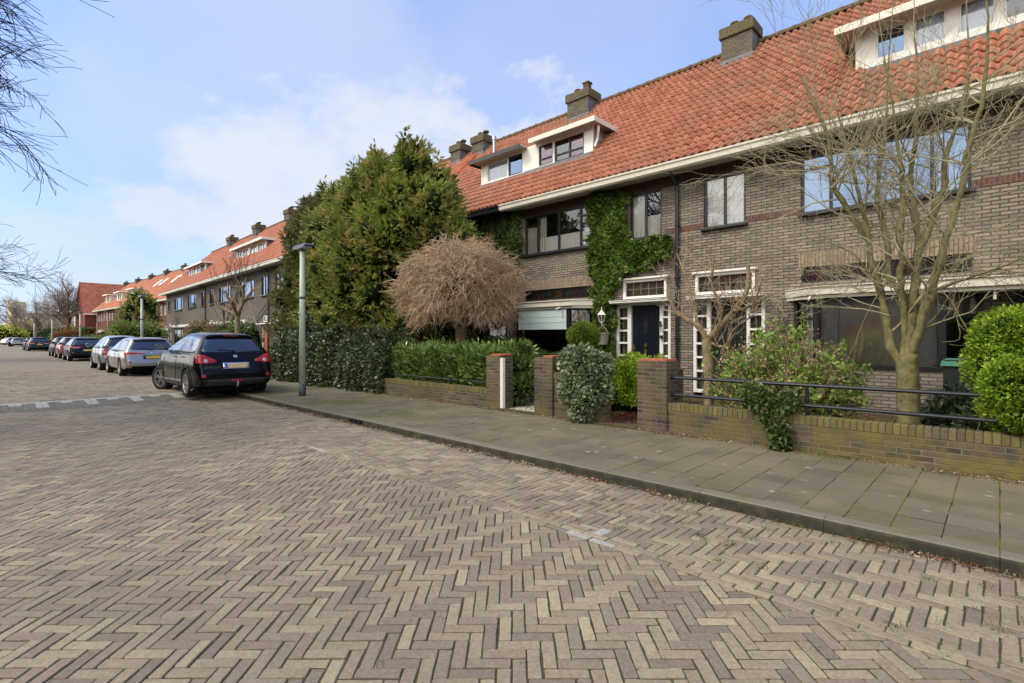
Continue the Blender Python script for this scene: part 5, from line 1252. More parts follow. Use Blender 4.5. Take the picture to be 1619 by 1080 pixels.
def rough_hedge(name, label, x0, x1, y0, y1, z0, z1, n_, size, mat, aspect=.4, cat='hedge', coremat='deep_green', up=.5, fuzz=.06, rot=None):
    k = n_; f = RNG.choice(4, k, p=[.45, .3, .125, .125]); x = RNG.uniform(x0, x1, k); y = RNG.uniform(y0, y1, k); z = RNG.uniform(z0, z1, k)
    N = np.zeros((k, 3))
    for i, (ax, v, s) in enumerate(((1, y0, -1), (2, z1, 1), (0, x0, -1), (0, x1, 1))):
        q = f == i; N[q, ax] = s
        if ax == 1: y[q] = v
        if ax == 2: z[q] = v
        if ax == 0: x[q] = v
    wob = .05*np.sin(x*5.3+z*3)+.04*np.sin(z*8+y*5+x*11)+.03*np.sin(x*17)
    P = np.stack([x, y, z], 1)+N*(wob[:, None]-RNG.uniform(0, .12, k)[:, None]+RNG.normal(0, fuzz, k)[:, None]*.6)
    P[:, 2] = np.maximum(P[:, 2], .02); D = N+RNG.normal(size=P.shape)*.55+np.array([0, 0, up])
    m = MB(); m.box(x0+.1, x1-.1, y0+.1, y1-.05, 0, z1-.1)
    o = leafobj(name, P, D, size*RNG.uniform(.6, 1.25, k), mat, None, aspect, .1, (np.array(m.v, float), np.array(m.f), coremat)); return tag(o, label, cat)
rough_hedge('laurel_hedge', 'glossy broad-leaved laurel hedge standing behind the low brick wall', -11.7, -7.55, 7.38, 8.15, .25, 1.13, 15000, .135, 'laurel_leaf', .30, up=.75, fuzz=.09)
clumpbush('laurel_bush', [(-7.35, 7.9, .75), (-7.2, 7.8, .35), (-7.45, 8.1, 1.05)], [.3, .28, .25], 2600, .13, 'laurel_leaf', aspect=.3, up=.4)
tag(bpy.context.scene.collection.objects['laurel_bush'], 'end tuft of laurel leaning out beside the white gate post', 'bush')
rough_hedge('clipped_hedge', 'bright green clipped hedge between the ivy mound and the orange-capped pillar', -5.6, -4.62, 8.3, 9.2, .15, 1.0, 15000, .042, 'hedge_bright', .55, up=.2, fuzz=.04)
rough_hedge('clipped_hedge', 'low dark clipped hedge behind the gravel path, under the bay window', -8.6, -7.0, 9.5, 10.2, .05, 1.02, 12000, .035, 'ivy_leaf', .55, up=.2, fuzz=.04)
o = clumpbush('topiary_ball', [(-6.50, 9.0, 1.49), (-6.38, 9.05, 1.46), (-6.62, 9.0, 1.47)], [.28, .24, .24], 15000, .034, 'box_leaf', None, .5, .1, cscale=.85, jit=.35); tag(o, 'round clipped box ball rising behind the pillar, in front of the bay', 'bush')
m = MB(); m.tube([(-6.48, 9.0, 0), (-6.48, 9.0, 1.3)], .035, 8); m.build('trunk', 'bark_dark', o)
o = clumpbush('ivy_mound', [(-5.15, 7.15, .98), (-5.4, 7.2, 1.0), (-4.95, 7.1, .72), (-5.0, 7.0, .38), (-5.25, 7.05, .55), (-5.08, 6.98, .14), (-4.86, 7.2, .95), (-4.8, 7.1, .58)], [.30, .26, .27, .22, .28, .17, .22, .22], 11000, .062, 'ivy_pale', None, .8, -.25, cscale=.85, jit=.4); tag(o, 'pale-edged ivy mound tumbling over the low wall beside the path', 'ivy')
o = clumpbush('hanging_ivy', [(-2.25, 7.05, .62), (-2.12, 7.0, .42), (-2.02, 6.98, .25), (-2.0, 6.98, .08), (-2.38, 7.12, .68), (-1.95, 7.1, .6)], [.17, .14, .12, .10, .14, .12], 2300, .055, 'ivy_leaf', None, .8, -.2, coremat=None, jit=.6); tag(o, 'ivy tuft hanging over the mossy wall, under the railings', 'ivy')
o = clumpbush('variegated_bush', [(-.35, 8.9, .42), (.15, 8.8, .5), (.6, 8.8, .45), (-.1, 8.4, .3), (.45, 8.4, .35), (-.6, 8.7, .25)], [.38, .4, .4, .3, .3, .25], 6500, .075, 'aucuba_leaf', None, .5, .1); tag(o, 'dark bush with pale-edged leaves right of the bare tree trunk', 'bush')
o = clumpbush('clipped_bush', [(.08, 7.7, 1.42), (.34, 7.7, 1.40), (.02, 7.62, 1.1), (.10, 7.55, .72), (.75, 7.8, 1.7), (.8, 7.6, 1.1), (1.3, 7.8, 1.6), (1.3, 7.6, 1.0), (.1, 7.8, .75), (.5, 8.1, 1.5), (.75, 7.7, .75), (.12, 7.22, .95), (.2, 7.2, .68), (.5, 7.2, 1.0), (.5, 7.18, .65), (.95, 7.2, .9)], [.33, .35, .34, .30, .42, .42, .45, .45, .25, .4, .3, .28, .22, .33, .27, .4], 60000, .040, 'hedge_bright', None, .55, .2, jit=.5, cscale=.8); tag(o, 'dense bright green bush at the right edge, above the railing', 'bush')
for nm, lb, c_, r_, n_, mt, sz in (('evergreen_bush', 'dark leafy bush seen under the crown of the round tree, left of its trunk', [(-12.0, 9.3, 1.1), (-11.4, 9.4, 1.2)], [.5, .45], 3000, 'laurel_leaf', .09),
    ('evergreen_bush', 'small dark bush right of the round tree trunk, behind the laurel hedge', [(-9.6, 9.3, 1.05), (-9.1, 9.2, 1.1), (-8.8, 9.3, .95)], [.4, .38, .35], 3600, 'ivy_leaf', .06)):
    tag(clumpbush(nm, c_, r_, n_, sz, mt, None, .5, .2), lb, 'bush')
# garden shrub: many stems, fresh leaves, dry flower heads
def flower_shrub():
    root = thing('flowering_shrub', 'straggly shrub with fresh green leaves and dry brown flower heads behind the railings', 'shrub', (-2.28, 8.3, 0))
    segs = []; tips = []; mids = []
    for i in range(300):
        a = RNG.uniform(0, 2*pi); sp_ = RNG.uniform(0, 1)**.6; d = (cos(a)*sp_*1.25, sin(a)*sp_*.6, 1.); L = RNG.uniform(.8, 1.62)*(1-.22*sp_)
        if cos(a)*sp_ > .3: L *= .82
        p, _ = curvepath((cos(a)*.28*sp_, sin(a)*.2*sp_, 0), d, L, 6, .12, .06); segs.append((p, np.linspace(.009, .004, 6)))
        tips.append(p[-1]); mids += [p[3], p[4]]
        for j in range(2):
            q, _ = curvepath(p[3+j], np.array(d)+RNG.normal(size=3)*.6, L*.32, 4, .15, .1); segs.append((q, np.linspace(.005, .003, 4))); tips.append(q[-1]); mids.append(q[2])
    twigmesh('stems', segs, 'twig_tan', root, 4)
    T = np.array(tips); Mi = np.array(mids); k = 15000
    i = RNG.integers(0, len(T), k); P = T[i]+RNG.normal(0, .045, (k, 3)); sel = RNG.uniform(0, 1, len(T)) < .5
    g = sel[i]; leafobj('leaves', P[g], RNG.normal(size=(g.sum(), 3))+[0, 0, .5], .062*RNG.uniform(.6, 1.4, g.sum()), 'shrub_leaf', root, .6, .1)
    h = ~g; leafobj('flower_heads', P[h], RNG.normal(size=(h.sum(), 3))+[0, 0, .5], .032*RNG.uniform(.6, 1.4, h.sum()), 'dry_flower', root, .8, .1)
    i = RNG.integers(0, len(Mi), 2600); P = Mi[i]+RNG.normal(0, .06, (2600, 3)); leafobj('leaves', P, RNG.normal(size=(2600, 3))+[0, 0, .3], .055*RNG.uniform(.6, 1.4, 2600), 'shrub_leaf', root, .6, .1)
flower_shrub()

# ---------------------------------------------------------------- the bare round tree (weeping dome)
def round_tree():
    cx, cy = -10.15, 8.65
    root = thing('bare_round_tree', 'leafless grafted tree with a dense brown umbrella-shaped crown of twigs', 'tree', (cx, cy, 0))
    m = MB(); tp = [(0, 0, -.05), (.02, 0, .6), (-.03, .02, 1.1), (.05, 0, 1.6), (0, 0, 2.1)]; m.tube(tp, [.17, .13, .12, .15, .10], 10)
    limbs = []
    for i in range(11):
        a = 2*pi*i/11+RNG.uniform(-.2, .2); p, _ = curvepath((0, 0, 1.6+RNG.uniform(0, .4)), (cos(a), sin(a)*.75, .9), RNG.uniform(1.0, 1.5), 8, .15, -.04); limbs.append((p, np.linspace(.07, .02, 8)))
    m.build('trunk', 'bark_brown', root, smooth=True); twigmesh('limbs', limbs, 'bark_brown', root, 6)
    segs = []
    def dome(n_):
        a = RNG.uniform(0, 2*pi, n_); u = RNG.uniform(.0, 1, n_); th = np.arccos(1-u*1.62); return a, th
    a, th = dome(6800)
    lump = 1+.10*np.sin(a*5+th*4)+.07*np.sin(a*9-th*7); keep = np.sin(a*4+th*9)*np.sin(th*7-a*3)+RNG.uniform(-.35, 1.6, len(a)) > 0; a, th, lump = a[keep], th[keep], lump[keep]
    rr = RNG.uniform(.45, 1.0, len(a))**.45*lump
    X = np.sin(th)*np.cos(a)*1.50*rr; Y = np.sin(th)*np.sin(a)*1.45*rr; Z = 2.62+np.cos(th)*1.26*rr
    low_ = Z < 2.6
    for x, y, z in zip(X, Y, Z):
        d = np.array([x/1.5, y/1.5, (z-2.6)*.5-.25])+RNG.normal(size=3)*.45
        L = RNG.uniform(.2, .50)
        p, e = curvepath((x, y, z), d, L, 5, .28, -.17); r0 = RNG.uniform(.0045, .0095); segs.append((p, np.linspace(r0, .0032, 5)))
        for j in range(2):
            q, _ = curvepath(p[1+j], np.array(e)+RNG.normal(size=3)*.9, L*.45, 4, .3, -.08); segs.append((q, np.linspace(.005, .0032, 4)))
    twigmesh('crown', segs, 'twig_willow', root, 3)
round_tree()

# ---------------------------------------------------------------- the multi-stem tree in front of the right house
def path_smooth(pts, k=4):
    P = [np.array(p, float) for p in pts]; out = []
    for i in range(len(P)-1):
        p0, p1, p2, p3 = P[max(0, i-1)], P[i], P[i+1], P[min(len(P)-1, i+2)]
        for j in range(k):
            t = j/k; out.append(.5*((2*p1)+(-p0+p2)*t+(2*p0-5*p1+4*p2-p3)*t*t+(-p0+3*p1-3*p2+p3)*t**3))
    out.append(P[-1]); return out
STEMS = dict(
 trunk=([(-.82, 8.0, -.05), (-.82, 8., .41), (-.83, 8., .82), (-.84, 8., 1.22)], .125, .115),
 s1=([(-.86, 8., 1.05), (-1.0, 8.02, 1.30), (-1.05, 8.05, 1.65), (-1.12, 8.1, 2.02), (-1.22, 8.13, 2.41), (-1.25, 8.17, 2.57), (-1.29, 8.2, 2.96), (-1.38, 8.23, 3.36), (-1.51, 8.27, 3.97), (-1.73, 8.3, 4.97)], .056, .017),
 s1b=([(-1.28, 8.16, 2.75), (-1.55, 8.05, 3.29), (-1.65, 7.95, 3.61), (-1.66, 7.85, 4.09), (-2.02, 7.75, 5.07)], .042, .013),
 s2=([(-.86, 8., 1.1), (-.87, 8.07, 1.53), (-.90, 8.15, 1.95), (-1.04, 8.22, 2.2), (-1.07, 8.3, 2.68), (-1.2, 8.38, 3.26), (-1.21, 8.45, 3.52), (-1.12, 8.53, 4.33), (-1.09, 8.6, 5.54)], .05, .016),
 s3=([(-.85, 8.05, 1.1), (-.88, 8.02, 1.76), (-.89, 7.93, 2.25), (-.88, 7.85, 2.82), (-.86, 7.77, 3.39), (-.87, 7.68, 3.55), (-1.02, 7.6, 4.87)], .045, .016),
 s4=([(-.83, 8., 1.1), (-.80, 8.03, 1.49), (-.77, 8.06, 2.11), (-.73, 8.09, 2.56), (-.79, 8.11, 3.07), (-.81, 8.14, 3.47), (-.75, 8.17, 4.16), (-.78, 8.2, 5.22)], .060, .018),
 s4b=([(-.74, 8.06, 2.45), (-.60, 8.15, 2.94), (-.49, 8.25, 3.35), (-.50, 8.35, 3.63), (-.30, 8.45, 4.49), (-.29, 8.55, 5.33)], .045, .014),
 s5=([(-.81, 8., 1.08), (-.76, 7.96, 1.32), (-.64, 7.92, 1.83), (-.52, 7.89, 2.34), (-.38, 7.85, 2.89), (-.28, 7.81, 3.33), (-.27, 7.78, 3.53), (-.12, 7.74, 4.22), (-.10, 7.7, 5.15)], .058, .018),
 s6=([(-.60, 7.92, 1.98), (-.12, 7.8, 2.14), (.22, 7.6, 2.30)], .018, .006),
 s7=([(-1.02, 8.07, 2.14), (-1.14, 7.9, 2.12), (-1.36, 7.8, 2.51), (-1.77, 7.7, 2.72)], .020, .006))
root = thing('bare_tree', 'tall olive-barked leafless tree with many stems behind the wall railings', 'tree', (-.83, 8., 0))
o_ = np.array([-.83, 8., 0]); big = []; fine = []
tr_ = MB(); pts, ra, rb = STEMS['trunk']; P = path_smooth([np.array(p)-o_ for p in pts]); rr = np.linspace(ra, rb, len(P)); rr[:5] *= np.linspace(1.25, 1, 5); tr_.tube(P, list(rr), 14)
to_ = tr_.build('trunk', 'bark_olive', root, smooth=True)
for k_, (pts, ra, rb) in STEMS.items():
    if k_ == 'trunk': continue
    P = path_smooth([np.array(p)-o_ for p in pts]); P = [p+RNG.normal(size=3)*.008 for p in P]; rr = np.linspace(ra, rb, len(P))
    rr = rr*(1+.10*np.sin(np.arange(len(P))*1.7)+RNG.normal(0, .06, len(P))); tt = np.linspace(0, 1, len(P)); rr = rr*np.where(tt > .8, 1-.55*(tt-.8)/.2, 1); big.append((P, rr))
    tmp = []; ax = P[-1]-P[-3]; grow(tmp, P[-1], ax/np.linalg.norm(ax), 1.1 if len(pts) > 4 else .5, rr[-1], 2, 5, .6, .10, .06, .6, .3, 7, None, .0025); fine += [(a, b) for a, b, c in tmp]
    nb = {'s6': 6, 's7': 7}.get(k_, 15)
    for i in range(nb):
        j = int(RNG.uniform(.03 if nb > 10 else .01, 1)**.72*(len(P)-2)); ax = P[j+1]-P[j]; ax = ax/np.linalg.norm(ax)
        s = RNG.normal(size=3); s[1] -= .15; s -= ax*s.dot(ax); s /= np.linalg.norm(s)
        L = RNG.uniform(.5, 1.35); tmp = []
        grow(tmp, P[j], ax*.55+s*RNG.uniform(.7, 1.3), L, min(rr[j]*.5, .016), 2, 5, .8, .15, .06, .52, .35, 6, None, .0022); fine += [(a, b) for a, b, c in tmp]
for x, z, dx in ((-1.25, 2.0, -1), (-1.3, 2.5, -1), (-1.1, 1.8, -1), (-.5, 2.2, 1), (-.3, 2.6, 1), (-.2, 3.0, 1), (-1.4, 3.0, -1), (-1.0, 1.7, -1), (-1.6, 3.6, -1), (-.2, 3.6, 1), (-1.7, 4.1, -1)):
    tmp = []; grow(tmp, np.array([x, 7.9, z])-o_, (dx*1.2, RNG.normal()*.4-.2, .35), RNG.uniform(.8, 1.5), .009, 2, 6, .7, .16, -.02, .55, .35, 7, None, .0022); fine += [(a, b) for a, b, c in tmp]
twigmesh('limbs', big, 'bark_olive', root, 9); twigmesh('crown', fine, 'twig_olive', root, 3)

# small pruned tree by the green door
root = thing('pruned_tree', 'small knobbly leafless tree with pale bark in front of the green door', 'tree', (-3.77, 9, 0))
o_ = np.array([-3.77, 9., 0]); big = []; fine = []
for ra, rb, pts in ((.095, .085, [(-3.77, 9, -.05), (-3.75, 9, .5), (-3.78, 9, 1.1), (-3.78, 9, 1.45)]), (.06, .022, [(-3.78, 9, 1.38), (-3.92, 8.95, 1.62), (-4.18, 8.9, 1.79), (-4.36, 8.85, 1.99), (-4.47, 8.8, 2.56)]), (.065, .03, [(-3.78, 9, 1.40), (-3.65, 9.05, 1.52), (-3.38, 9.1, 1.86), (-3.16, 9.15, 2.21), (-3.15, 9.2, 2.67)]),
    (.035, .012, [(-3.95, 9, 1.63), (-4.08, 9.07, 2.05), (-4.24, 9.13, 2.53), (-4.45, 9.2, 3.04)]), (.03, .012, [(-3.63, 9, 1.52), (-3.48, 8.9, 1.9), (-3.62, 8.8, 2.34), (-3.53, 8.7, 2.76)]), (.03, .012, [(-3.77, 9, 1.35), (-3.49, 9.03, 1.26), (-3.34, 9.07, 1.57), (-3.04, 9.1, 1.79)]), (.03, .012, [(-3.36, 9.1, 1.88), (-2.97, 8.9, 1.99), (-2.79, 8.8, 2.39)])):
    P = path_smooth([np.array(p)-o_ for p in pts]); rr = np.linspace(ra, rb, len(P)); rr = rr*(1+.15*np.sin(np.arange(len(P))*2.1)); big.append((P, rr))
    if ra > .08: continue
    for i in range(15):
        j = int(RNG.uniform(.15, 1)*(len(P)-1)); s = RNG.normal(size=3); s[2] = abs(s[2])*.6+.25; tmp = []
        grow(tmp, P[j], s, RNG.uniform(.22, .7), .0085, 1, 4, .8, .16, .05, .45, .4, 6, None, .003); fine += [(a, b) for a, b, c in tmp]
twigmesh('limbs', big, 'bark_tan', root, 8); twigmesh('crown', fine, 'twig_tan', root, 3)
# climber stems on the wall right of the green door
segs = []
for i in range(26):
    p, _ = curvepath((RNG.uniform(-3.6, -3.2), 11.96, RNG.uniform(.3, 1.6)), (RNG.normal()*.3, 0, 1), RNG.uniform(.5, 1.3), 8, .18, .1)
    p = [np.array([q[0], 11.96+RNG.uniform(-.02, .01), q[2]]) for q in p]; segs.append((p, np.linspace(.006, .003, 8)))
tag(twigmesh('bare_climber', segs, 'twig_dark', None, 4), 'thin leafless climber stems on the wall right of the green door', 'climber')

# ---------------------------------------------------------------- garden walls, pillars, railings
def garden_wall(name, label, x0, x1, h, y=7.12, th=.22):
    r = thing(name, label, 'garden wall', (x0, y, 0)); m = MB(); m.box(0, x1-x0, 0, th, -.15, h-.11)
    w_ = m.build('brick_body', 'garden_brick', r)
    m = MB(); n_ = int((x1-x0)/.066)
    # rowlock capping of single bricks
    x = 0
    while x < x1-x0-.02:
        b = min(x+.062, x1-x0); dz = random.gauss(0, .002); m.box(x, b, -.004+random.gauss(0, .0015), th+.004, h-.11, h+dz); x += .068
    m2 = MB(); m2.box(.003, x1-x0-.003, .004, th-.004, h-.112, h-.008); c = m.build('capping', 'garden_brick_cap', r, bevel=.004); m2.build('capping_joint', 'joint', c)
    return r
island('garden_brick_cap', [(.125, .10, .045), (.17, .145, .05), (.10, .08, .05), (.15, .125, .075), (.19, .165, .05)], rough=.9, nscale=40, namt=.35, big=(.15, .14, .03, .5), bigscale=2.)
garden_wall('garden_wall', 'long mossy brick wall under the black railings, right of the orange-capped pillar', -3.59, 4.5, .44)
garden_wall('garden_wall', 'low brick wall in front of the laurel hedge', -11.40, -7.5, .39)
garden_wall('garden_wall', 'short brick wall beneath the pale ivy mound', -5.78, -4.72, .80)
garden_wall('garden_wall', 'brick wall buried behind the dark ivy hedge', -17.6, -11.41, .39, y=7.3)
def pillar(label, x0, x1, h, y0=7.08, d=.40, cap=True, capx=None):
    r = thing('brick_pillar', label, 'pillar', (x0, y0, 0)); m = MB(); m.box(0, x1-x0, 0, d, -.15, h); m.build('brick_shaft', 'pillar_brick', r, bevel=.008)
    if cap:
        a, b = capx or (x0+.04, x1-.02); m = MB(); m.box(a-x0, b-x0, .03, d-.03, h, h+.035); m.build('tile_cap', 'terracotta', r, bevel=.006)
    return r
brick('pillar_brick', (.16, .108, .082), (.045, .036, .038), (.20, .168, .125), w=.22, h=.064, ms=.009, dirt=(.035, .030, .030), dirtamt=.6, moss=(.13, .115, .035), mossz=(.45, -.15, 2), smooth=.25)
pillar('brick pillar with an orange tile cap at the left end of the railing wall', -4.08, -3.59, 1.06)
pillar('brick gate pillar with orange tile cap, left of the ivy mound', -6.21, -5.78, 1.06, capx=(-6.02, -5.80))
pillar('brick gate pillar at the end of the laurel hedge, beside the white post', -7.5, -7.13, 1.06, capx=(-7.38, -7.12))
pillar('weathered brick pillar behind the rear of the black car, left of the conifers', -18.9, -18.4, 1.02, y0=7.2, cap=False)
garden_wall('garden_wall', 'low brick wall stub between the black car and the dark conifer', -18.4, -17.6, .62, y=7.3)
m = MB(); m.box(-7.128, -7.05, 7.10, 7.17, .03, 1.02); m.box(-7.128, -7.06, 7.172, 7.178, .06, .98); tag(m.build('gate_post', 'white_paint', None, bevel=.006), 'white painted wooden post fixed beside the gate pillar', 'post')
def railing(label, x0, x1, zs, y=7.22, posts=(), zb=.4, r=.024):
    R_ = thing('railing', label, 'railing', (x0, y, 0))
    for z in zs:
        m = MB(); m.tube([(0, 0, z), (x1-x0, 0, z)], r, 10); m.build('rail', 'black_metal', R_, smooth=False)
    for p in posts:
        m = MB(); m.box(p-x0-.017, p-x0+.017, -.017, .017, zb, zs[-1]+.03); m.build('post', 'black_metal', R_)
    return R_
railing('two black tubular rails above the long mossy wall', -3.60, 4.5, (.565, .82), posts=(-1.76, .05, 1.9, 3.8))
railing('thin black rail above the low wall of the laurel hedge', -11.4, -7.5, (.50,), posts=(-10.2, -8.8), zb=.36, r=.018)
garden_wall('garden_wall', 'yellowed low brick wall inside the garden, beside the drainpipe', -5.6, -4.9, .75, y=10.2)
# a second, inner wall remnant is seen left of the small tree
# ---------------------------------------------------------------- facade fittings
r = thing('wall_lantern', 'white hexagonal wall lantern hanging in the ivy', 'lantern', (-7.80, 11.66, 0))
m = MB()
for k in range(6):
    a = 2*pi*k/6; m.tube([(.062*cos(a), .062*sin(a), 1.86), (.105*cos(a), .105*sin(a), 2.04)], .008, 4)
m.lathe(0, 0, [(.03, 1.80), (.055, 1.84), (.066, 1.865)], 6); m.lathe(0, 0, [(.13, 2.035), (.12, 2.05), (.05, 2.13), (.015, 2.16), (.012, 2.24), (.004, 2.27)], 6); m.tube([(0, 0, 1.80), (0, 0, 1.74)], [.014, .006], 6); m.build('frame', 'white_paint', r)
m = MB(); m.lathe(0, 0, [(.056, 1.868), (.098, 2.033)], 6); m.build('pane', 'glass', r)
m = MB(); m.tube([(0, .32, 1.78), (0, .05, 1.76), (0, 0, 1.80)], .012, 6); m.build('bracket', 'white_paint', r)
r = thing('hanging_basket', 'grey wicker bucket basket hung on the ivy below the lantern', 'basket', (-7.74, 11.60, 0))
m = MB(); m.lathe(0, 0, [(.135, 1.24), (.155, 1.36), (.18, 1.50), (.195, 1.51), (.195, 1.56), (.17, 1.56), (.15, 1.50)], 18); m.build('body', 'wicker', r)
m = MB(); m.tube([(-.17, 0, 1.55), (-.12, 0, 1.66), (0, .02, 1.72), (.12, 0, 1.66), (.17, 0, 1.55)], .010, 6); m.build('handle', 'wicker', r)
m = MB(); m.tube([(-6.20, 11.93, 1.55), (-6.20, 11.9, 1.75)], .01, 6); m.lathe(-6.20, 11.9, [(.05, 1.70), (.035, 1.76), (.03, 1.82), (.01, 1.84)], 10); m.box(-6.24, -6.16, 11.9, 11.97, 1.4, 1.48); tag(m.build('door_bell', 'bark_dark'), 'small dark hanging bell on the frame right of the navy door', 'bell')
for x, y, lb in ((-10.35, 11.72, 'cream pot with a leafy green plant on the bay ledge, left one of the pair'), (-10.08, 11.68, 'cream pot with a leafy green plant on the bay ledge, right one of the pair')):
    r = thing('potted_plant', lb, 'plant', (x, y, .90)); m = MB(); m.lathe(0, 0, [(.055, 0), (.075, .16), (.085, .165), (.085, .19), (.07, .19)], 14); m.build('pot', 'pot_cream', r)
    segs = [(curvepath((0, 0, .17), (RNG.normal()*.5, RNG.normal()*.5, 1), RNG.uniform(.2, .42), 5, .15, .1)[0], np.linspace(.005, .003, 5)) for i in range(8)]; twigmesh('stems', segs, 'twig_olive', r, 4)
    T = np.array([p for s in segs for p in s[0][2:]]); i = RNG.integers(0, len(T), 90); leafobj('leaves', T[i], RNG.normal(size=(90, 3))+[0, 0, .3], .07, 'bush_green', r, .5, .08)
r = thing('table_lamp', 'white shaded table lamp inside the bay window beside the plants', 'lamp', (-10.55, 11.9, .9)); m = MB(); m.lathe(0, 0, [(.05, 0), (.02, .03), (.015, .28)], 10); m.build('base', 'pot_cream', r); m = MB(); m.lathe(0, 0, [(.14, .26), (.09, .46)], 16); m.build('lamp_shade', 'curtain', r)
r = thing('wheelie_bin', 'green lidded wheelie bin beneath the right bay window', 'bin', (-.35, 10.6, 0))
m = MB(); m.prism([(-.26, -.3, .06), (.26, -.3, .06), (.29, -.34, .98), (-.29, -.34, .98)], (0, .64, 0)); m.build('body', 'bin_body', r, bevel=.02)
m = MB(); m.prism([(-.32, -.38, .985), (.32, -.38, .985), (.30, -.30, 1.07), (-.30, -.30, 1.07)], (0, .70, 0)); m.box(-.28, .28, -.32, .28, 1.07, 1.09); m.build('lid', 'bin_green', r, bevel=.02)
for s in (-1, 1):
    m = MB(); m.tube([(s*.20, .30, .10), (s*.27, .30, .10)], .10, 14); m.build('wheel', 'rubber', r)

# ---------------------------------------------------------------- street lamps
def lamp(label, x, y, z0=0.):
    r = thing('street_lamp', label, 'street lamp', (x, y, z0), 0, 'flat-headed lamp posts along the kerb')
    m = MB(); m.tube([(0, 0, .30), (0, 0, 3.52)], [.082, .058], 16); m.box(-.025, .025, -.086, -.05, 1.98, 2.04); m.build('pole', 'galv', r, smooth=True)
    m = MB(); m.tube([(0, 0, -.05), (0, 0, .30)], [.086, .083], 16); m.build('foot', 'lamp_foot', r, smooth=True)
    m = MB(); m.tube([(0, 0, 3.50), (0, 0, 3.62)], .042, 12); m.tube([(0, 0, 2.36), (0, 0, 2.42)], .072, 12); m.build('collar', 'lamp_foot', r)
    m = MB(); m.prism([(-.30, -.13, 3.60), (.34, -.13, 3.60), (.36, -.10, 3.66), (.25, -.06, 3.695), (-.25, -.06, 3.695), (-.32, -.10, 3.66)], (0, .24, 0)); h_ = m.build('lamp_head', 'lamp_head', r, bevel=.012)
    m = MB(); m.box(-.27, .31, -.115, .095, 3.588, 3.599); m.build('lens', 'lamp_lens', h_)
    return r
L1 = lamp('green-grey lamp post on the pavement behind the black car', -12.3, 5.45)
for x, y, lb in ((-33.1, 6.0, 'second green-grey lamp post, beside the silver cars'), (-57.2, 6.0, 'third green-grey lamp post, in front of the red terrace end'), (-79., 5.8, 'fourth lamp post, by the red shrub'), (-99.6, 5.4, 'small distant lamp post before the yellow building')):
    c = copy_tree(L1); c.location = (x, y, 0); c['label'] = lb

# ---------------------------------------------------------------- street trees and distant planting
bare_tree('street_tree', 'leafless street tree at the left edge whose twigs hang into the sky', (-13.6, -3.6, 0), 11.8, .17, [5, 8, 8, 7], seed=1, lev=4, limbs=11, L0=2.5, spread=.7, group='bare trees on the left side', up=-.045, minr=.005, trunkh=.62, extra=((5.6, .12, .2), (6.1, .0, .15), (6.6, .15, .2), (7.1, .05, .15), (7.2, -.1, .3)), bend=.14)
bare_tree('street_tree', 'second leafless street tree on the left, farther down the road', (-47, -2.6, 0), 10.5, .19, [5, 6, 6], lev=4, limbs=8, L0=2.9, spread=.8, group='bare trees on the left side', up=.0, minr=.011, trunkh=.45)
bare_tree('bare_tree', 'big round leafless tree left of the gabled house', (-112, 10., 0), 11.5, .28, [6, 6, 6], lev=4, limbs=12, L0=2.9, spread=.75, up=.02, minr=.014, mats=('bark_brown', 'twig_haze'), trunkh=.5)
for i, (x, y, h_, s) in enumerate(((-150, 8.4, 11, 'spreading bare tree over the yellow spring shrubs, nearest one'), (-165, 5.5, 12, 'bare tree at the far left end of the street'), (-172, 11.5, 10.5, 'thin bare tree before the yellow building, right one'), (-192, 8., 12, 'faint bare tree deep behind the yellow shrubs'))):
    bare_tree('bare_tree', s, (x, y, 0), h_, .22, [4, 5, 5], lev=4, limbs=7, L0=h_*.26, spread=.8, up=.03, minr=.018, mats=('bark_brown', 'twig_haze'), group='bare trees at the end of the street', trunkh=.42)
# pollarded tree
root = thing('pollarded_tree', 'knobbly pollarded tree with short arms in the garden beyond the black car', 'tree', (-24.7, 8., 0)); big = []; fine = []
big.append((path_smooth([(0, 0, -.05), (.03, 0, 1.2), (0, 0, 2.45)]), np.linspace(.13, .11, 9)))
for a, e, L in ((0.2, .8, 1.4), (2.9, .7, 1.35), (1.4, 1.6, 1.3), (4.4, 1.5, 1.2), (5.4, .7, 1.0), (3.7, .5, 1.2)):
    p, d = curvepath((0, 0, 2.4), (cos(a), sin(a)*.7, e), L, 6, .16, .08); big.append((p, np.array([.085, .07, .062, .055, .05, .07])))
    for i in range(9):
        q, _ = curvepath(p[RNG.integers(2, 6)], np.array(d)+RNG.normal(size=3)*.8, RNG.uniform(.2, .6), 4, .15, .1); fine.append((q, np.linspace(.022, .010, 4)))
twigmesh('limbs', big, 'bark_tan', root, 8); twigmesh('crown', fine, 'twig_tan', root, 4)
root = thing('bare_tree', 'slim leafless garden tree against the dark terrace drainpipe', 'tree', (-30.5, 9.2, 0)); segs = []
for i in range(7): grow(segs, (0, 0, 0), (RNG.normal()*.25, RNG.normal()*.2, 1), 4.6, .03, 2, [7, 5], .4, .05, .03, .35, .3, 8, None, .008)
twigmesh('crown', [(a, b) for a, b, c in segs], 'twig_dark', root, 3)
def bush(label, x, y, r, h, mat, n_=2600, sz=.10, name='garden_bush', squash=1.):
    C = []; Rr = []
    for i in range(9): a = 2*pi*i/9; C.append((x+cos(a)*r*.5*squash, y+sin(a)*r*.5, h*RNG.uniform(.38, .62))); Rr.append((r*.55*squash, r*.5, h*.42))
    C.append((x, y, h*.62)); Rr.append((r*.6*squash, r*.6, h*.40)); tag(clumpbush(name, C, Rr, n_, sz, mat, None, .5, .3), label, 'bush')
bush('large rounded pale green bush beside the second lamp post', -46.6, 8.2, 2.0, 2.6, 'bush_green', 9000, .16)
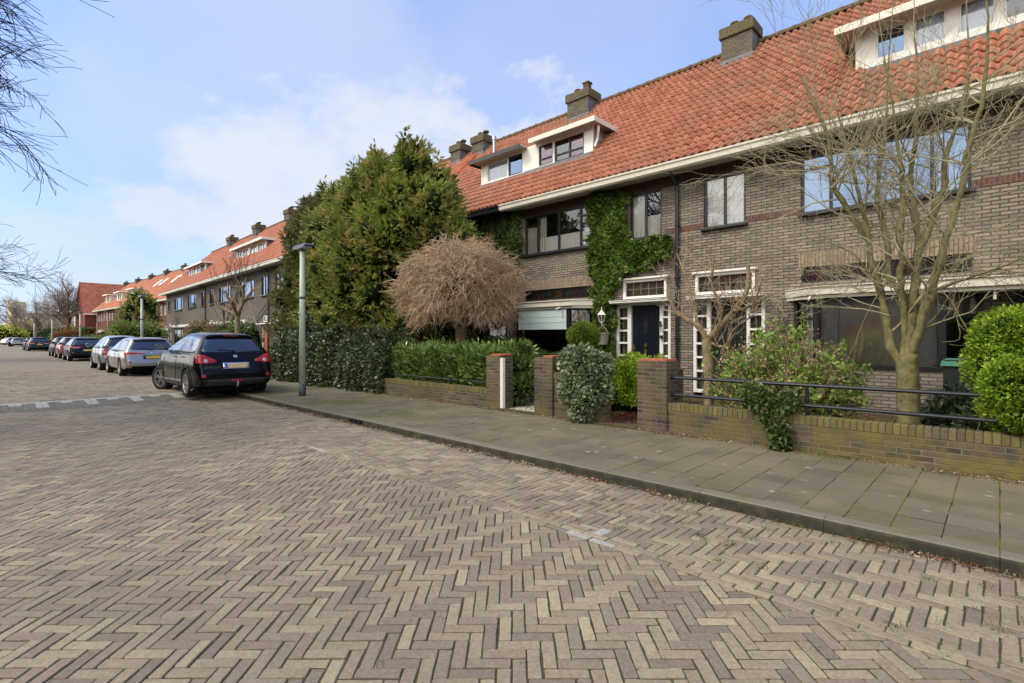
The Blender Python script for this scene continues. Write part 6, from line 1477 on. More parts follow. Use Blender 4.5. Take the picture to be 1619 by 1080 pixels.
bush('red-tipped mixed shrub before the dark terrace, left part', -30.2, 8.2, 1.1, 2.25, 'photinia_leaf', 4200, .12)
bush('cream-flecked shrub before the dark terrace, under the pollarded tree', -27.6, 8.3, 1.2, 2.2, 'photinia_leaf', 4200, .12, squash=1.2)
bush('dark green shrub left of the pollarded tree trunk', -25.8, 8.6, .9, 2.2, 'laurel_leaf', 2600, .12)
bush('bright orange-red shrub in front of the hedge by the gabled house', -91, 9.0, 2.6, 2.7, 'red_shrub', 3000, .22)
bush('yellow-green shrub left of the orange-red one', -99, 8.6, 1.8, 2.6, 'bush_green', 1500, .25)
bush('low light green bush beneath the red terrace doors', -76, 9.0, 2.0, 1.7, 'bush_green', 3500, .2, squash=1.5)
bush('dark evergreen bush at the left end of the far hedge', -106, 8.2, 2.2, 2.9, 'hedge_dark', 1500, .3)
rough_hedge('far_hedge', 'long dark green hedge in front of the gabled house', -104, -90, 9.6, 10.8, .1, 2.6, 9000, .25, 'ivy_bright', .6)
rough_hedge('far_hedge', 'low clipped hedge along the red terrace gardens', -76, -58.5, 9.0, 9.6, .05, .8, 4000, .16, 'bush_green', .6)
# tall dark evergreen with bare shrub
conifer('evergreen_tree', 'tall dark rounded evergreen in front of the red terrace', [(-54.8, 9.6, 5.3, 1.5, ([0, .1, .5, .8, 1], [.8, .95, 1, .8, .25]))], 'thuja_leaf', per=9000, clumps=70, cs=(.4, .6), lsize=.24)
segs = []
root = thing('bare_shrub', 'tangle of pale leafless branches in front of the tall dark evergreen', 'shrub', (-53, 8.6, 0))
for i in range(16): a = RNG.uniform(0, 2*pi); grow(segs, (0, 0, 0), (cos(a)*.7, sin(a)*.5, 1), 2.6, .03, 2, [6, 5], .7, .12, .0, .45, .4, 6, None, .010)
twigmesh('stems', [(a, b) for a, b, c in segs], 'bark_tan', root, 3)
# yellow spring shrubs at the end
for i, (x, y, r, h_, s) in enumerate(((-178, 9, 6, 5.5, 'yellow spring shrub mass, left one at the street end'), (-182, 16, 5, 5.0, 'yellow spring shrub mass, right one before the pale building'), (-160, 3, 5, 4.2, 'yellow-green shrub behind the farthest parked cars'))):
    bush(s, x, y, r, h_, 'spring_yellow', 3500, .45)
root = thing('bare_shrub', 'reddish leafless thicket right of the yellow building', 'shrub', (-122, 9.5, 0)); segs = []
for i in range(14): a = RNG.uniform(0, 2*pi); grow(segs, (RNG.normal()*2, RNG.normal()*1.5, 0), (cos(a)*.6, sin(a)*.5, 1), 3.8, .05, 2, [6, 5], .6, .1, .0, .45, .4, 6, None, .022)
twigmesh('stems', [(a, b) for a, b, c in segs], 'twig_haze', root, 3)
# garden walls of far terraces
for x0, x1, y, lb in ((-30.5, -19.2, 7.35, 'low brick garden wall beyond the black car'), (-56, -31, 7.7, 'low brick garden wall along the far gardens of the dark terrace')):
    garden_wall('garden_wall', lb, x0, x1, .6, y=y)
# ---------------------------------------------------------------- cars
def catmull(xs, ys, x):
    return np.interp(x, xs, ys)
class Car:
    def __init__(s, label, loc, mat, kind, yaw=pi, steer=0., plate='plate_yellow', detail=True, group='cars parked along the kerb', L=4.3, W=1.78, Hh=1.6, wr=.345, ra=.85, wb=2.63, badge=None, tails='wrap', clad=True, roofrails=False, rot=0.):
        s.root = r = thing('parked_car', label, 'car', loc, yaw+rot, group); hw = W/2
        x = np.array
        if kind == 'suv':
            T = ([0, .03, .08, .14, .20, .37, .54, .62, .85, 1.5, 2.1, 2.55, 2.95, 3.38, 3.55, 4.0, 4.2, 4.28, 4.3], [.60, .74, .92, 1.05, 1.11, 1.30, 1.47, 1.52, 1.57, 1.61, 1.59, 1.48, 1.30, 1.09, 1.04, .93, .80, .66, .5]); belt = (1.06, 1.08, 1.0)
        elif kind == 'estate':
            T = ([0, .02, .06, .10, .15, .33, .55, .62, .9, 1.6, 2.3, 2.8, 3.15, 3.6, 3.75, 4.3, 4.5, 4.58, 4.6], [.50, .60, .80, .90, .96, 1.16, 1.38, 1.42, 1.45, 1.47, 1.45, 1.36, 1.2, .98, .94, .84, .72, .6, .46]); belt = (.93, .92, .86)
        elif kind == 'hatch':
            T = ([0, .02, .06, .12, .20, .40, .62, .70, 1.0, 1.6, 2.1, 2.5, 2.85, 3.25, 3.4, 3.85, 4.05, 4.13, 4.15], [.50, .62, .82, .94, 1.0, 1.2, 1.39, 1.42, 1.46, 1.48, 1.46, 1.37, 1.2, .99, .95, .86, .74, .62, .46]); belt = (.96, .94, .88)
        elif kind == 'tall':
            T = ([0, .02, .06, .12, .18, .34, .50, .58, .9, 1.5, 2.0, 2.4, 2.7, 3.05, 3.2, 3.5, 3.68, 3.74, 3.76], [.50, .64, .84, .96, 1.02, 1.26, 1.46, 1.50, 1.54, 1.56, 1.53, 1.44, 1.28, 1.05, 1.0, .90, .78, .64, .48]); belt = (1.0, .98, .93)
        s.T = (x(T[0])*L/T[0][-1], x(T[1])*Hh/max(T[1])); top = lambda v: float(np.interp(v, *s.T))
        hs = Hh/max(T[1]); belt = tuple(b*hs for b in belt)
        plan = lambda v: float(np.interp(v, [0, .08, .25, .6, 1.2, L*.6, L-.9, L-.35, L-.1, L], [hw*.86, hw*.93, hw*.975, hw*.995, hw, hw, hw*.98, hw*.92, hw*.8, hw*.62]))
        zb = lambda v: float(np.interp(v, [0, .1, .5, L-.5, L-.1, L], [.40, .30, .21, .21, .28, .36]))
        st = sorted({0, .012, .03, .06, .10, .14, .2, *list(np.arange(.28, L-.3, .085)), L-.3, L-.2, L-.12, L-.06, L-.02, L}); st = [v for v in st if 0 <= v <= L]
        V = []; ncol = 0
        for v in st:
            zt = top(v); wp = plan(v); z0 = zb(v); bl = float(np.interp(v, [0, L*.3, L], [belt[0], belt[1], belt[2]])); cab = max(0., zt-bl)
            bz = min(bl, zt-.05); cabw = wp*(1-.045)-cab*(.46 if kind == 'suv' else .40)
            e = .0
            ring = [(0, z0), (wp*.80, z0), (wp*.95, z0+.03), (wp*.985, z0+.12), (wp, z0+(bz-z0)*.45), (wp*.995, z0+(bz-z0)*.66), (wp*.975, z0+(bz-z0)*.86), (wp*.95, bz)]
            if cab > .08:
                c_ = min(.16, cab*.36)
                ring += [(wp*.925, bz+.02), (wp*.925+(cabw-wp*.925)*.5, bz+(zt-c_-bz)*.5), (cabw, zt-c_), (cabw-.06, zt-c_*.35), (cabw*.72, zt-.012), (cabw*.35, zt-.002), (0, zt)]
            else:
                ring += [(wp*.93, bz+.012), (wp*.88, bz+.03), (wp*.80, zt-.012), (wp*.65, zt-.006), (wp*.5, zt-.003), (wp*.25, zt), (0, zt)]
            ncol = len(ring); V += [(v, y, z) for y, z in ring]+[(v, -y, z) for y, z in ring[1:-1][::-1]]
        per = ncol+ncol-2; F = [(i*per+j, i*per+(j+1) % per, (i+1)*per+(j+1) % per, (i+1)*per+j) for i in range(len(st)-1) for j in range(per)]
        F += [tuple(range(per))[::-1], tuple(range((len(st)-1)*per, len(st)*per))]
        me = bpy.data.meshes.new('body'); me.from_pydata(V, [], F); bm = bmesh.new(); bm.from_mesh(me); bmesh.ops.recalc_face_normals(bm, faces=bm.faces); bm.to_mesh(me); bm.free()
        me.materials.append(M[mat]); me.materials.append(M['underbody']); me.polygons.foreach_set('use_smooth', [True]*len(me.polygons))
        body = bpy.data.objects.new('body', me); COL.objects.link(body)
        s.axles = (ra, ra+wb); wz = wr-.0
        cm = MB()
        for ax in s.axles:
            for sg in (-1, 1): cm.tube([(ax, sg*(hw-.34), wz), (ax, sg*(hw+.2), wz)], wr+.055, 28)
        cut = cm.build('cutter', 'underbody', None, uv=False)
        b1 = body.modifiers.new('s', 'SUBSURF'); b1.levels = 1; b1.render_levels = 1
        b2 = body.modifiers.new('b', 'BOOLEAN'); b2.operation = 'DIFFERENCE'; b2.object = cut; b2.solver = 'EXACT'
        dg = bpy.context.evaluated_depsgraph_get(); ev = body.evaluated_get(dg); nm = bpy.data.meshes.new_from_object(ev)
        s.bvh = BVHTree.FromObject(body, dg) if False else None
        body.modifiers.clear(); bpy.data.objects.remove(cut)
        nm.name = 'body'
        # wheel-well faces dark
        for p in nm.polygons:
            c = p.center
            for ax in s.axles:
                if math.hypot(c.x-ax, c.z-wz) < wr+.052 and abs(c.y) < hw-.01 and c.z < wz+wr+.05: p.material_index = 1
            if p.normal.z < -.8 and c.z < .35: p.material_index = 1
        body.data = nm; body.parent = r; s.body = body
        vs = [v.co.copy() for v in nm.vertices]; s.bvh = BVHTree.FromPolygons(vs, [tuple(p.vertices) for p in nm.polygons])
        s.hw, s.L, s.top, s.belt, s.wr, s.wz = hw, L, top, belt, wr, wz
        # wheels
        for i, ax in enumerate(s.axles):
            for sg in (-1, 1):
                e = bpy.data.objects.new('wheel', s.tyre_mesh(wr, .205)); COL.objects.link(e); e.parent = r
                e.location = (ax, sg*(hw-.115), wz); e.rotation_euler = (0, 0, (0 if sg > 0 else pi)+(steer if i else 0))
                rm = bpy.data.objects.new('rim', s.rim_mesh(wr*.68)); COL.objects.link(rm); rm.parent = e
        P = s.patch; HH = hs
        # glass
        zs = lambda z: z*HH
        bx, bt = belt[0], top
        def side(poly, name, mat_, off=.006):
            for sg in (-1, 1): P([(a, sg*(hw+.5), b) for a, b in poly], (0, -sg, 0), name, mat_, off)
        ym = .80
        zl = belt[1]+.035
        # side windows split by pillars, following the roof
        def roofz(v): return top(v)-.105*(Hh/1.5)
        lastx = np.interp(zl+.02, s.T[1][:8], s.T[0][:8])+.22
        wx = [lastx+.10, lastx+.62, lastx+.68, lastx+1.42, lastx+1.50]
        frontx = float(np.interp(-(zl+.06), -s.T[1][10:], s.T[0][10:]))-.22
        def win(a, b): 
            k = 7; up = [(v, roofz(v)) for v in np.linspace(a, b, k)]
            up = [(v, max(z, zl+.01)) for v, z in up]; return [(a, zl), *up, (b, zl)]
        x_start = lastx+.02; mid1 = lastx+.52 if kind != 'suv' else lastx+.42; mid2 = x_start+(frontx-x_start)*.52
        q = [(x_start-.02, zl+.03), (x_start+.22, roofz(x_start+.24)), *[(v, roofz(v)) for v in np.linspace(x_start+.3, mid2-.04, 5)], (mid2-.04, zl), (x_start+.05, zl)]
        side(q, 'rear_side_window', 'car_glass')
        k = [(mid2+.04, zl), (mid2+.04, roofz(mid2+.04)), *[(v, max(roofz(v)-.0, zl+.02)) for v in np.linspace(mid2+.2, frontx-.02, 6)], (frontx+.06, zl+.0)]
        side(k, 'front_side_window', 'car_glass')
        # rear window
        z0, z1 = belt[0]+.055, Hh-.135
        w0, w1 = hw*.79, hw*.59
        rp = [(-w0, z0+.03), (-w0*.93, z0), (0, z0-.012), (w0*.93, z0), (w0, z0+.03), (w1, z1-.02), (w1*.94, z1), (0, z1+.012), (-w1*.94, z1), (-w1, z1-.02)]
        P([(-1, a, b) for a, b in rp], (1, 0, 0), 'rear_window', 'car_glass', .006)
        # windscreen
        zf = np.interp(L*.765, *s.T); rp = [(-w0, belt[2]+.09), (w0, belt[2]+.09), (w1, Hh-.16), (-w1, Hh-.16)]
        P([(L+1, a, b) for a, b in rp], (-1, 0, 0), 'windscreen', 'car_glass', .006)
        # tail lights
        tz = belt[0]
        if tails == 'wrap':
            for sg in (-1, 1):
                d = Vector((.72, -sg*.69, 0)).normalized(); u = Vector((sg*.69, .72, 0)) if False else Vector((0, 0, 1)).cross(d)
                o = Vector((.02, sg*hw*.93, 0))-d*1.0
                pts = [(-.17*sg, tz-.03), (-.10*sg, tz+.015), (.03*sg, tz-.02), (.24*sg, tz-.14), (.26*sg, tz-.19), (.1*sg, tz-.22), (-.12*sg, tz-.21)]
                l_ = P([o-u*0+u*(-a)+Vector((0, 0, b)) for a, b in pts], d, 'tail_light', 'tail_red', .012)
                P([Vector((-1, sg*(hw*.74), tz-.155))+Vector((0, .045*cos(t), .045*sin(t))) for t in np.linspace(0, 2*pi, 12, endpoint=False)], (1, 0, 0), 'reverse_lamp', 'tail_clear', .016, l_)
        elif tails == 'slim':
            for sg in (-1, 1):
                d = Vector((.72, -sg*.69, 0)).normalized(); u = Vector((0, 0, 1)).cross(d); o = Vector((.02, sg*hw*.93, 0))-d*1.0
                pts = [(-.26*sg, tz-.045), (-.2*sg, tz-.01), (.05*sg, tz-.03), (.42*sg, tz-.085), (.40*sg, tz-.105), (.05*sg, tz-.10), (-.12*sg, tz-.15)]
                l_ = P([o-u*a+Vector((0, 0, b)) for a, b in pts], d, 'tail_light', 'tail_red', .012)
                P([(-1, sg*(hw*a), tz+b) for a, b in ((.80, -.115), (.42, -.105), (.45, -.15), (.80, -.16))], (1, 0, 0), 'reverse_lamp', 'tail_clear', .010, l_)
        elif tails == 'block':
            for sg in (-1, 1):
                d = Vector((.80, -sg*.6, 0)).normalized(); u = Vector((0, 0, 1)).cross(d); o = Vector((.02, sg*hw*.93, 0))-d*1.0
                l_ = P([o-u*a*sg+Vector((0, 0, b)) for a, b in ((-.08, tz-.05), (.12, tz-.05), (.12, tz-.31), (-.06, tz-.31))], d, 'tail_light', 'tail_red', .012)
                P([o-u*a*sg+Vector((0, 0, b)) for a, b in ((-.05, tz-.165), (.11, tz-.165), (.11, tz-.195), (-.05, tz-.195))], d, 'reverse_lamp', 'tail_clear', .016, l_)
        # plate
        pz = tz-.28 if kind != 'estate' else tz-.22
        pl = P([(-1, a, b) for a, b in ((-.30, pz-.075), (.30, pz-.075), (.30, pz+.075), (-.30, pz+.075))], (1, 0, 0), 'plate_recess', 'chrome' if kind == 'suv' else 'underbody', .004)
        P([(-1, a, b) for a, b in ((-.26, pz-.055), (.26, pz-.055), (.26, pz+.055), (-.26, pz+.055))], (1, 0, 0), 'number_plate', plate, .012, pl)
        P([(-1, a, b) for a, b in ((.21, pz-.054), (.26, pz-.054), (.26, pz+.054), (.21, pz+.054))], (1, 0, 0), 'plate_band', 'plate_blue', .015, pl)
        ez = tz-.055; P([Vector((-1, .05*cos(t), ez+.036*sin(t))) for t in np.linspace(0, 2*pi, 16, endpoint=False)], (1, 0, 0), 'badge', 'emblem', .010)
        # bumper band
        c_ = 'cladding' if clad else 'underbody'
        P([(-1, a, b) for a, b in ((-hw*.9, .30), (hw*.9, .30), (hw*.9, .44 if clad else .37), (hw*.62, .47 if clad else .38), (-hw*.62, .47 if clad else .38), (-hw*.9, .44 if clad else .37))], (1, 0, 0), 'bumper_panel', c_, .012)
        for sg in (-1, 1): P([(-1, sg*hw*.80+a, .53*HH+b) for a, b in ((-.06, -.03), (.06, -.03), (.06, .03), (-.06, .03))] if not kind == 'suv' else [Vector((-1, sg*hw*.80+.045*cos(t), .55+.045*sin(t))) for t in np.linspace(0, 2*pi, 14, endpoint=False)], (1, 0, 0), 'reflector', 'tail_red', .014)
        # door seams as narrow inlaid strips, handles, mirrors
        sill = .30
        def seam(pts, w_=.007):
            m = MB()
            for sg in (-1, 1):
                pr = []
                for a, b in pts:
                    h = s.bvh.ray_cast(Vector((a, sg*(hw+.5), b)), Vector((0, -sg, 0)))
                    if h[0] is not None: pr.append(h[0]+h[1]*.0025)
                if len(pr) > 1: m.tube(pr, w_*.6, 4)
            if m.v: m.build('door_seam', 'underbody', r)
        seam([(mid2, z) for z in np.linspace(sill, zl+.0, 7)]); seam([(frontx+.02, z) for z in np.linspace(sill+.03, belt[1]-.02, 6)])
        rr = s.axles[0]; seam([(rr+wr+.12, sill+.02), (rr+wr+.10, .5), (rr+wr*.9, .68), (rr+wr*.55, .8), (rr+wr*.5, belt[1]+.01)])
        seam([(v, zl-.015) for v in np.linspace(x_start-.05, frontx+.1, 14)], .012)
        if detail:
            for hx in (mid2+.14, rr+wr*.5+.18):
                for sg in (-1, 1):
                    h = s.bvh.ray_cast(Vector((hx, sg*(hw+.5), belt[1]-.10)), Vector((0, -sg, 0)))
                    if h[0] is None: continue
                    m = MB(); p = h[0]; m.tube([(hx-.09, p.y-.0*sg, p.z), (hx-.07, p.y+.03*sg, p.z+.004), (hx+.07, p.y+.03*sg, p.z+.004), (hx+.09, p.y, p.z)], .013, 6); m.build('door_handle', mat, r, smooth=True)
            # bottom cladding & arches
        if clad:
            for sg in (-1, 1):
                m = MB()
                for ax in s.axles:
                    prev = None; vs = []
                    for t in np.linspace(-.35, pi+.35, 26):
                        for q_, rad in ((0, wr+.050), (1, wr+.105)):
                            h = s.bvh.ray_cast(Vector((ax+(rad+.004)*cos(t), sg*(hw+.5), wz+(rad+.004)*sin(t))), Vector((0, -sg, 0)))
                            yy = (h[0].y if h[0] is not None and abs(h[0].y) > hw*.8 else sg*hw*.97)+sg*.010
                            vs.append((ax+rad*cos(t), yy, max(.2, wz+rad*sin(t))))
                    m.add(vs, [(2*i, 2*i+1, 2*i+3, 2*i+2) for i in range(25)])
                    # lip
                    vs2 = [v_ for v_ in vs[::2]]+[(v_[0], v_[1]-sg*.05, v_[2]) for v_ in vs[::2]]; k_ = len(vs2)//2
                    m.add(vs2, [(i, i+1, k_+i+1, k_+i) for i in range(k_-1)])
                m.build('wheel_arch', 'cladding', r, smooth=True)
                a0, a1 = s.axles[0]+wr+.10, s.axles[1]-wr-.10
                P([(a, sg*(hw+.5), b) for a, b in ((a0, .235), (a1, .235), (a1+.02, .36), (a0-.03, .38))], (0, -sg, 0), 'sill_cladding', 'cladding', .012)
                P([(a, sg*(hw+.5), b) for a, b in ((a0, .385), (a1, .365), (a1, .385), (a0, .41))], (0, -sg, 0), 'trim_strip', 'steel', .016)
        for sg in (-1, 1):
            mx = frontx-.12; m = MB(); y0 = sg*(hw*.90); m.tube([(mx+.05, y0, zl+.02), (mx+.05, y0+sg*.10, zl+.06)], .025, 6)
            c = Vector((mx, y0+sg*.19, zl+.10)); vv = []
            for i_, (dx, sc) in enumerate(((-.05, .85), (-.045, 1.), (.03, 1.), (.08, .75), (.10, .4))):
                for t in np.linspace(0, 2*pi, 12, endpoint=False): vv.append((c.x+dx, c.y+.115*sc*cos(t)*abs(cos(t))**-.35 if abs(cos(t)) > .01 else c.y, c.z+.075*sc*sin(t)))
            m.add(vv, [(i*12+j, i*12+(j+1) % 12, (i+1)*12+(j+1) % 12, (i+1)*12+j) for i in range(4) for j in range(12)]+[tuple(range(12))[::-1], tuple(range(48, 60))]); mo = m.build('wing_mirror', mat, r, smooth=True)
            m = MB(); m.add([(c.x-.053, v_[1]*.94+c.y*.06, v_[2]*.94+c.z*.06) for v_ in vv[12:24]], [tuple(range(12))[::-1]]); m.build('mirror_glass', 'car_glass', mo)
        # headlights, spoiler, wiper, underbody pan
        for sg in (-1, 1):
            d = Vector((-.72, -sg*.69, 0)).normalized(); u = Vector((0, 0, 1)).cross(d); o = Vector((L-.12, sg*hw*.8, 0))-d
            P([o+u*a*sg+Vector((0, 0, b)) for a, b in ((-.25, .62), (-.2, .78), (.28, .80), (.25, .66))], d, 'headlight', 'tail_clear', .010)
        m = MB(); xs_ = float(np.interp(Hh-.075, s.T[1][:8], s.T[0][:8])); w_ = hw*.60; vs = []; ny = 15
        for q in range(ny):
            y = -w_+2*w_*q/(ny-1); hh = s.bvh.ray_cast(Vector((xs_+.14, y, 3)), Vector((0, 0, -1)))[0]; zc = hh.z if hh is not None else Hh-.08
            bk_ = .03*(1-(y/w_)**4)
            vs += [(xs_+.18, y, zc+.004), (xs_+.02, y, zc+.002), (xs_-.10-bk_, y, zc-.035), (xs_-.10-bk_, y, zc-.052), (xs_+.06, y, zc-.085)]
        m.add(vs, [(5*q+k, 5*q+k+1, 5*q+k+6, 5*q+k+5) for q in range(ny-1) for k in range(4)]+[(0, 1, 2, 3, 4), tuple(5*(ny-1)+k for k in range(5))[::-1]]); sp_ = m.build('spoiler', mat, r, smooth=True)
        m = MB(); hh = s.bvh.ray_cast(Vector((xs_+.14, 0, 3)), Vector((0, 0, -1)))[0]; m.box(xs_-.136, xs_-.09, -.16, .16, hh.z-.054, hh.z-.037); m.build('brake_light', 'tail_red', sp_)
        h0 = s.bvh.ray_cast(Vector((-1, 0, z0+.01)), Vector((1, 0, 0)))[0]; h1 = s.bvh.ray_cast(Vector((-1, .36, z0+.06)), Vector((1, 0, 0)))[0]
        if h0 and h1: m = MB(); m.tube([h0+Vector((-.03, 0, 0)), h0+Vector((-.03, .05, .01)), h1+Vector((-.02, 0, 0))], [.02, .012, .007], 6); m.build('wiper', 'rubber', r)
        m = MB(); m.box(.35, L-.35, -hw*.75, hw*.75, .16, .30); m.tube([(.12, -hw*.55, .24), (.7, -hw*.55, .26)], .03, 8); m.build('underbody', 'underbody', r)
        if roofrails or kind in ('estate',):
            for sg in (-1, 1):
                m = MB(); pts = []
                for v in np.linspace(xs_+.35, frontx-.95, 9): pts.append((v, sg*(hw*.95-.34*(Hh-belt[1])+.0), top(v)+.012))
                m.tube(pts, .012, 6); m.build('roof_rail', 'rubber' if kind != 'suv' else 'underbody', r)
    def patch(s, poly, d, name, mat, off=.005, parent=None):
        d = Vector(d).normalized(); P = [Vector(p) for p in poly]; pts = []
        for i, p in enumerate(P):
            q = P[(i+1) % len(P)]; k = max(1, int((q-p).length/.05))
            for j in range(k): pts.append(p.lerp(q, j/k))
        c = sum(pts, Vector())/len(pts); rings = [1, .985, .8, .6, .4, .2]; vs = []; miss = 0; n_ = len(pts)
        for ri, rr in enumerate(rings):
            for p in pts:
                q = c.lerp(p, rr); h = s.bvh.ray_cast(q, d)
                if h[0] is None: vs.append(None); miss += 1
                else: vs.append(h[0]-d*(off if ri else off*.2))
        h = s.bvh.ray_cast(c, d); vs.append(h[0]-d*off if h[0] is not None else None)
        good = [v for v in vs if v is not None]
        if not good: return s.root
        for i, v in enumerate(vs):
            if v is None: base = P[0] if False else (c.lerp(pts[i % n_], rings[i//n_]) if i < len(vs)-1 else c); g = min(good, key=lambda g_: (g_-base-d*(g_-base).dot(d)).length); vs[i] = g.copy()
        F = [(r_*n_+i, r_*n_+(i+1) % n_, (r_+1)*n_+(i+1) % n_, (r_+1)*n_+i) for r_ in range(len(rings)-1) for i in range(n_)]
        L_ = (len(rings)-1)*n_; F += [(L_+i, L_+(i+1) % n_, len(vs)-1) for i in range(n_)]
        me = bpy.data.meshes.new(name); me.from_pydata(vs, [], F); me.materials.append(M[mat]); me.polygons.foreach_set('use_smooth', [True]*len(F)); me.update()
        # make normals face outwards (against d)
        if len(me.polygons) and sum(p.normal.dot(d) for p in me.polygons) > 0: me.flip_normals()
        o = bpy.data.objects.new(name, me); COL.objects.link(o); o.parent = parent or s.root; return o
    tyres = {}
    def tyre_mesh(s, R, w_):
        k = ('t', R)
        if k in Car.tyres: return Car.tyres[k]
        m = MB(); prof = [(R*.66, -w_*.5), (R*.72, -w_*.55), (R*.92, -w_*.56), (R*.985, -w_*.47), (R, -w_*.3)]
        for g_ in (-.18, .0, .18): prof += [(R, w_*(g_-.03)), (R*.975, w_*(g_-.02)), (R*.975, w_*(g_+.02)), (R, w_*(g_+.03))]
        prof += [(R, w_*.3), (R*.985, w_*.47), (R*.92, w_*.56), (R*.72, w_*.55), (R*.66, w_*.5)]
        n_ = 36; vs = [(r*cos(2*pi*i/n_), y, r*sin(2*pi*i/n_)) for r, y in prof for i in range(n_)]
        m.add(vs, [(a*n_+i, a*n_+(i+1) % n_, (a+1)*n_+(i+1) % n_, (a+1)*n_+i) for a in range(len(prof)-1) for i in range(n_)]); o = m.build('tyre', 'rubber'); me = o.data; bpy.data.objects.remove(o); me.polygons.foreach_set('use_smooth', [True]*len(me.polygons)); Car.tyres[k] = me; return me
    def rim_mesh(s, R):
        k = ('r', R)
        if k in Car.tyres: return Car.tyres[k]
        m = MB(); n_ = 40; prof = [(R*1.0, .105), (R*1.02, .112), (R*.95, .112), (R*.91, .09), (R*.88, -.05)]
        vs = [(r*cos(2*pi*i/n_), y, r*sin(2*pi*i/n_)) for r, y in prof for i in range(n_)]; m.add(vs, [(a*n_+i, a*n_+(i+1) % n_, (a+1)*n_+(i+1) % n_, (a+1)*n_+i) for a in range(len(prof)-1) for i in range(n_)], 0)
        m.add([(R*.88*cos(2*pi*i/n_), .02, R*.88*sin(2*pi*i/n_)) for i in range(n_)], [tuple(range(n_))], 1)
        for j in range(5):
            for dd in (-.14, .14):
                a = 2*pi*j/5+.3; a0 = a+dd*.8; a1 = a+dd*1.5
                p0 = Vector((R*.16*cos(a0), 0, R*.16*sin(a0))); p1 = Vector((R*.93*cos(a1), 0, R*.93*sin(a1))); t = (p1-p0).normalized(); nn = Vector((-t.z, 0, t.x))
                q = [p0+nn*.020+Vector((0, .085, 0)), p0-nn*.020+Vector((0, .085, 0)), p1-nn*.016+Vector((0, .105, 0)), p1+nn*.016+Vector((0, .105, 0))]
                m.prism(q, (0, -.035, 0), 0)
        m.add([(R*.2*cos(2*pi*i/16), .095, R*.2*sin(2*pi*i/16)) for i in range(16)]+[(R*.2*cos(2*pi*i/16), .03, R*.2*sin(2*pi*i/16)) for i in range(16)], [tuple(range(16))]+[(i, (i+1) % 16, 16+(i+1) % 16, 16+i) for i in range(16)], 0)
        o = m.build('rim', ['rim', 'rim_dark'], uv=False); me = o.data; bpy.data.objects.remove(o); Car.tyres[k] = me; return me
suv = Car('shiny black crossover parked half on the pavement, the nearest car', (-13.50, 4.37, -.045), 'paint_black', 'suv', L=4.32, W=1.80, Hh=1.62, steer=.40, plate='plate_blurred')
r = suv.root
m = MB(); m.tube([(.10, 0, .30), (-.02, 0, .27), (-.055, 0, .30), (-.055, 0, .36)], .016, 8); m.lathe(-.055, 0, [(.012, .35), (.026, .37), (.026, .39), (.012, .405)], 10); m.build('tow_bar', 'steel', r)
suv.patch([(-1, a, b) for a, b in ((-.12, .40), (.12, .40), (.13, .445), (-.13, .445))], (1, 0, 0), 'fog_light', 'tail_red', .02)
# boot lettering
tx = bpy.data.curves.new('lettering', 'FONT'); tx.body = 'QASHQAI'; tx.size = .075; tx.extrude = .002; tx.align_x = 'CENTER'
to = bpy.data.objects.new('lettering', tx); COL.objects.link(to); dg = bpy.context.evaluated_depsgraph_get(); tm = bpy.data.meshes.new_from_object(to.evaluated_get(dg)); bpy.data.objects.remove(to)
h = suv.bvh.ray_cast(Vector((-1, .55, .735)), Vector((1, 0, 0)))[0]
to = bpy.data.objects.new('lettering', tm); COL.objects.link(to); tm.materials.clear(); tm.materials.append(M['chrome']); to.parent = r; to.rotation_euler = (pi/2, 0, -pi/2); to.location = (h.x-.012, h.y, h.z)
Car('silver estate car parked directly beyond the black crossover', (-23.0, 4.52, -.02), 'paint_silver', 'estate', L=4.6, W=1.78, Hh=1.47, ra=.95, wb=2.6, wr=.32, tails='slim', clad=False)
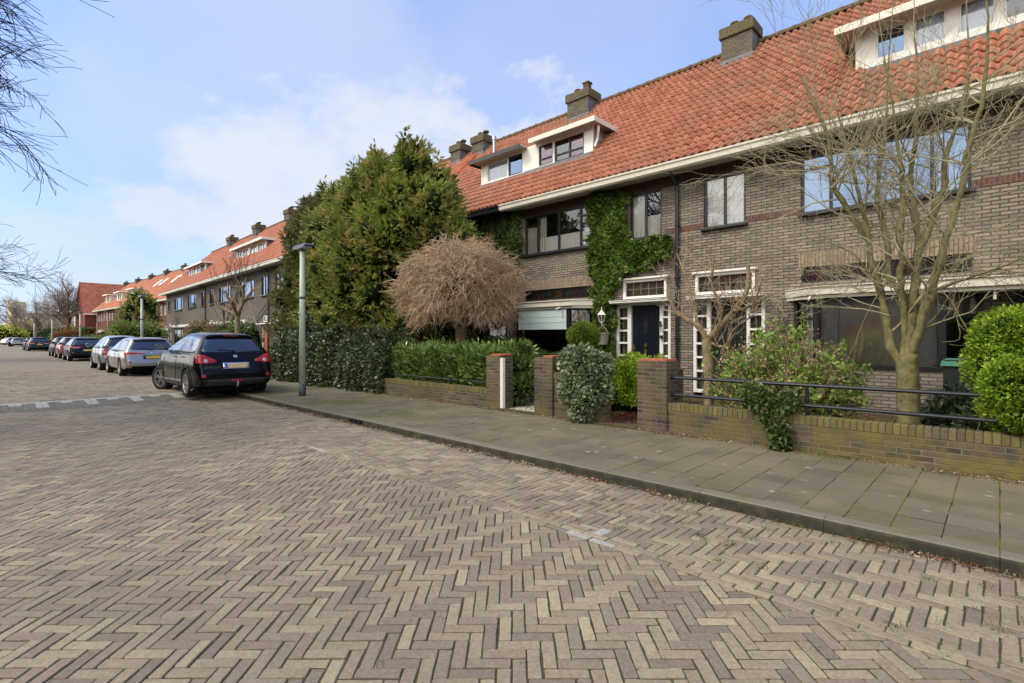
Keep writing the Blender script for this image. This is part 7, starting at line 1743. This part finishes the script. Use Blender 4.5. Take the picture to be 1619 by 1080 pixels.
Car('tall compact light silver hatchback, in front of the silver estate', (-28.15, 4.50, -.02), 'paint_silver_blue', 'tall', L=3.8, W=1.70, Hh=1.55, ra=.62, wb=2.4, wr=.30, tails='block', clad=False)
Car('black hatchback with yellow plate, behind the red car', (-40.45, 4.62, -.02), 'paint_black_two', 'hatch', L=4.25, W=1.79, Hh=1.47, ra=.80, wb=2.6, wr=.32, tails='slim', clad=False)
Car('dark red car, the only red one in the parked row', (-46.3, 4.62, -.02), 'paint_red', 'hatch', L=3.8, W=1.72, Hh=1.50, ra=.68, wb=2.45, wr=.31, tails='wrap', clad=False, detail=False)
Car('dark small hatchback just beyond the red car', (-52.1, 4.68, -.02), 'paint_dark', 'tall', L=3.8, W=1.7, Hh=1.5, ra=.65, wb=2.4, wr=.31, tails='block', clad=False, detail=False)
Car('dark grey estate with yellow plate, seen past the dark hatchback', (-74.0, 4.45, -.02), 'paint_graphite', 'estate', L=4.6, W=1.82, Hh=1.50, ra=.95, wb=2.7, wr=.33, tails='slim', clad=False, detail=False)
Car('black car parked just beyond the dark grey estate', (-80.5, 4.4, -.02), 'paint_dark', 'hatch', L=4.1, W=1.76, Hh=1.47, ra=.8, wb=2.55, wr=.32, tails='slim', clad=False, detail=False)
Car('small silver car near the far end of the parked row', (-117.5, 4.45, -.02), 'paint_silver', 'hatch', L=4.1, W=1.78, Hh=1.45, ra=.8, wb=2.55, wr=.32, tails='slim', clad=False, detail=False)
Car('dark car standing across the far end of the street', (-136, 8.4, -.02), 'paint_graphite', 'estate', yaw=pi/2+.3, L=4.6, W=1.8, Hh=1.5, ra=.95, wb=2.7, wr=.33, tails='slim', clad=False, detail=False, group='cars at the far end of the street')
Car('white car at the far left end of the street', (-143, 3.2, -.02), 'paint_white', 'hatch', yaw=pi/2+.5, L=4.2, W=1.8, Hh=1.5, ra=.8, wb=2.6, wr=.32, tails='wrap', clad=False, detail=False, group='cars at the far end of the street')
Car('red car at the far left end of the street', (-149, 6.4, -.02), 'paint_red', 'hatch', yaw=pi/2+.2, L=4.0, W=1.75, Hh=1.5, ra=.75, wb=2.5, wr=.32, tails='wrap', clad=False, detail=False, group='cars at the far end of the street')
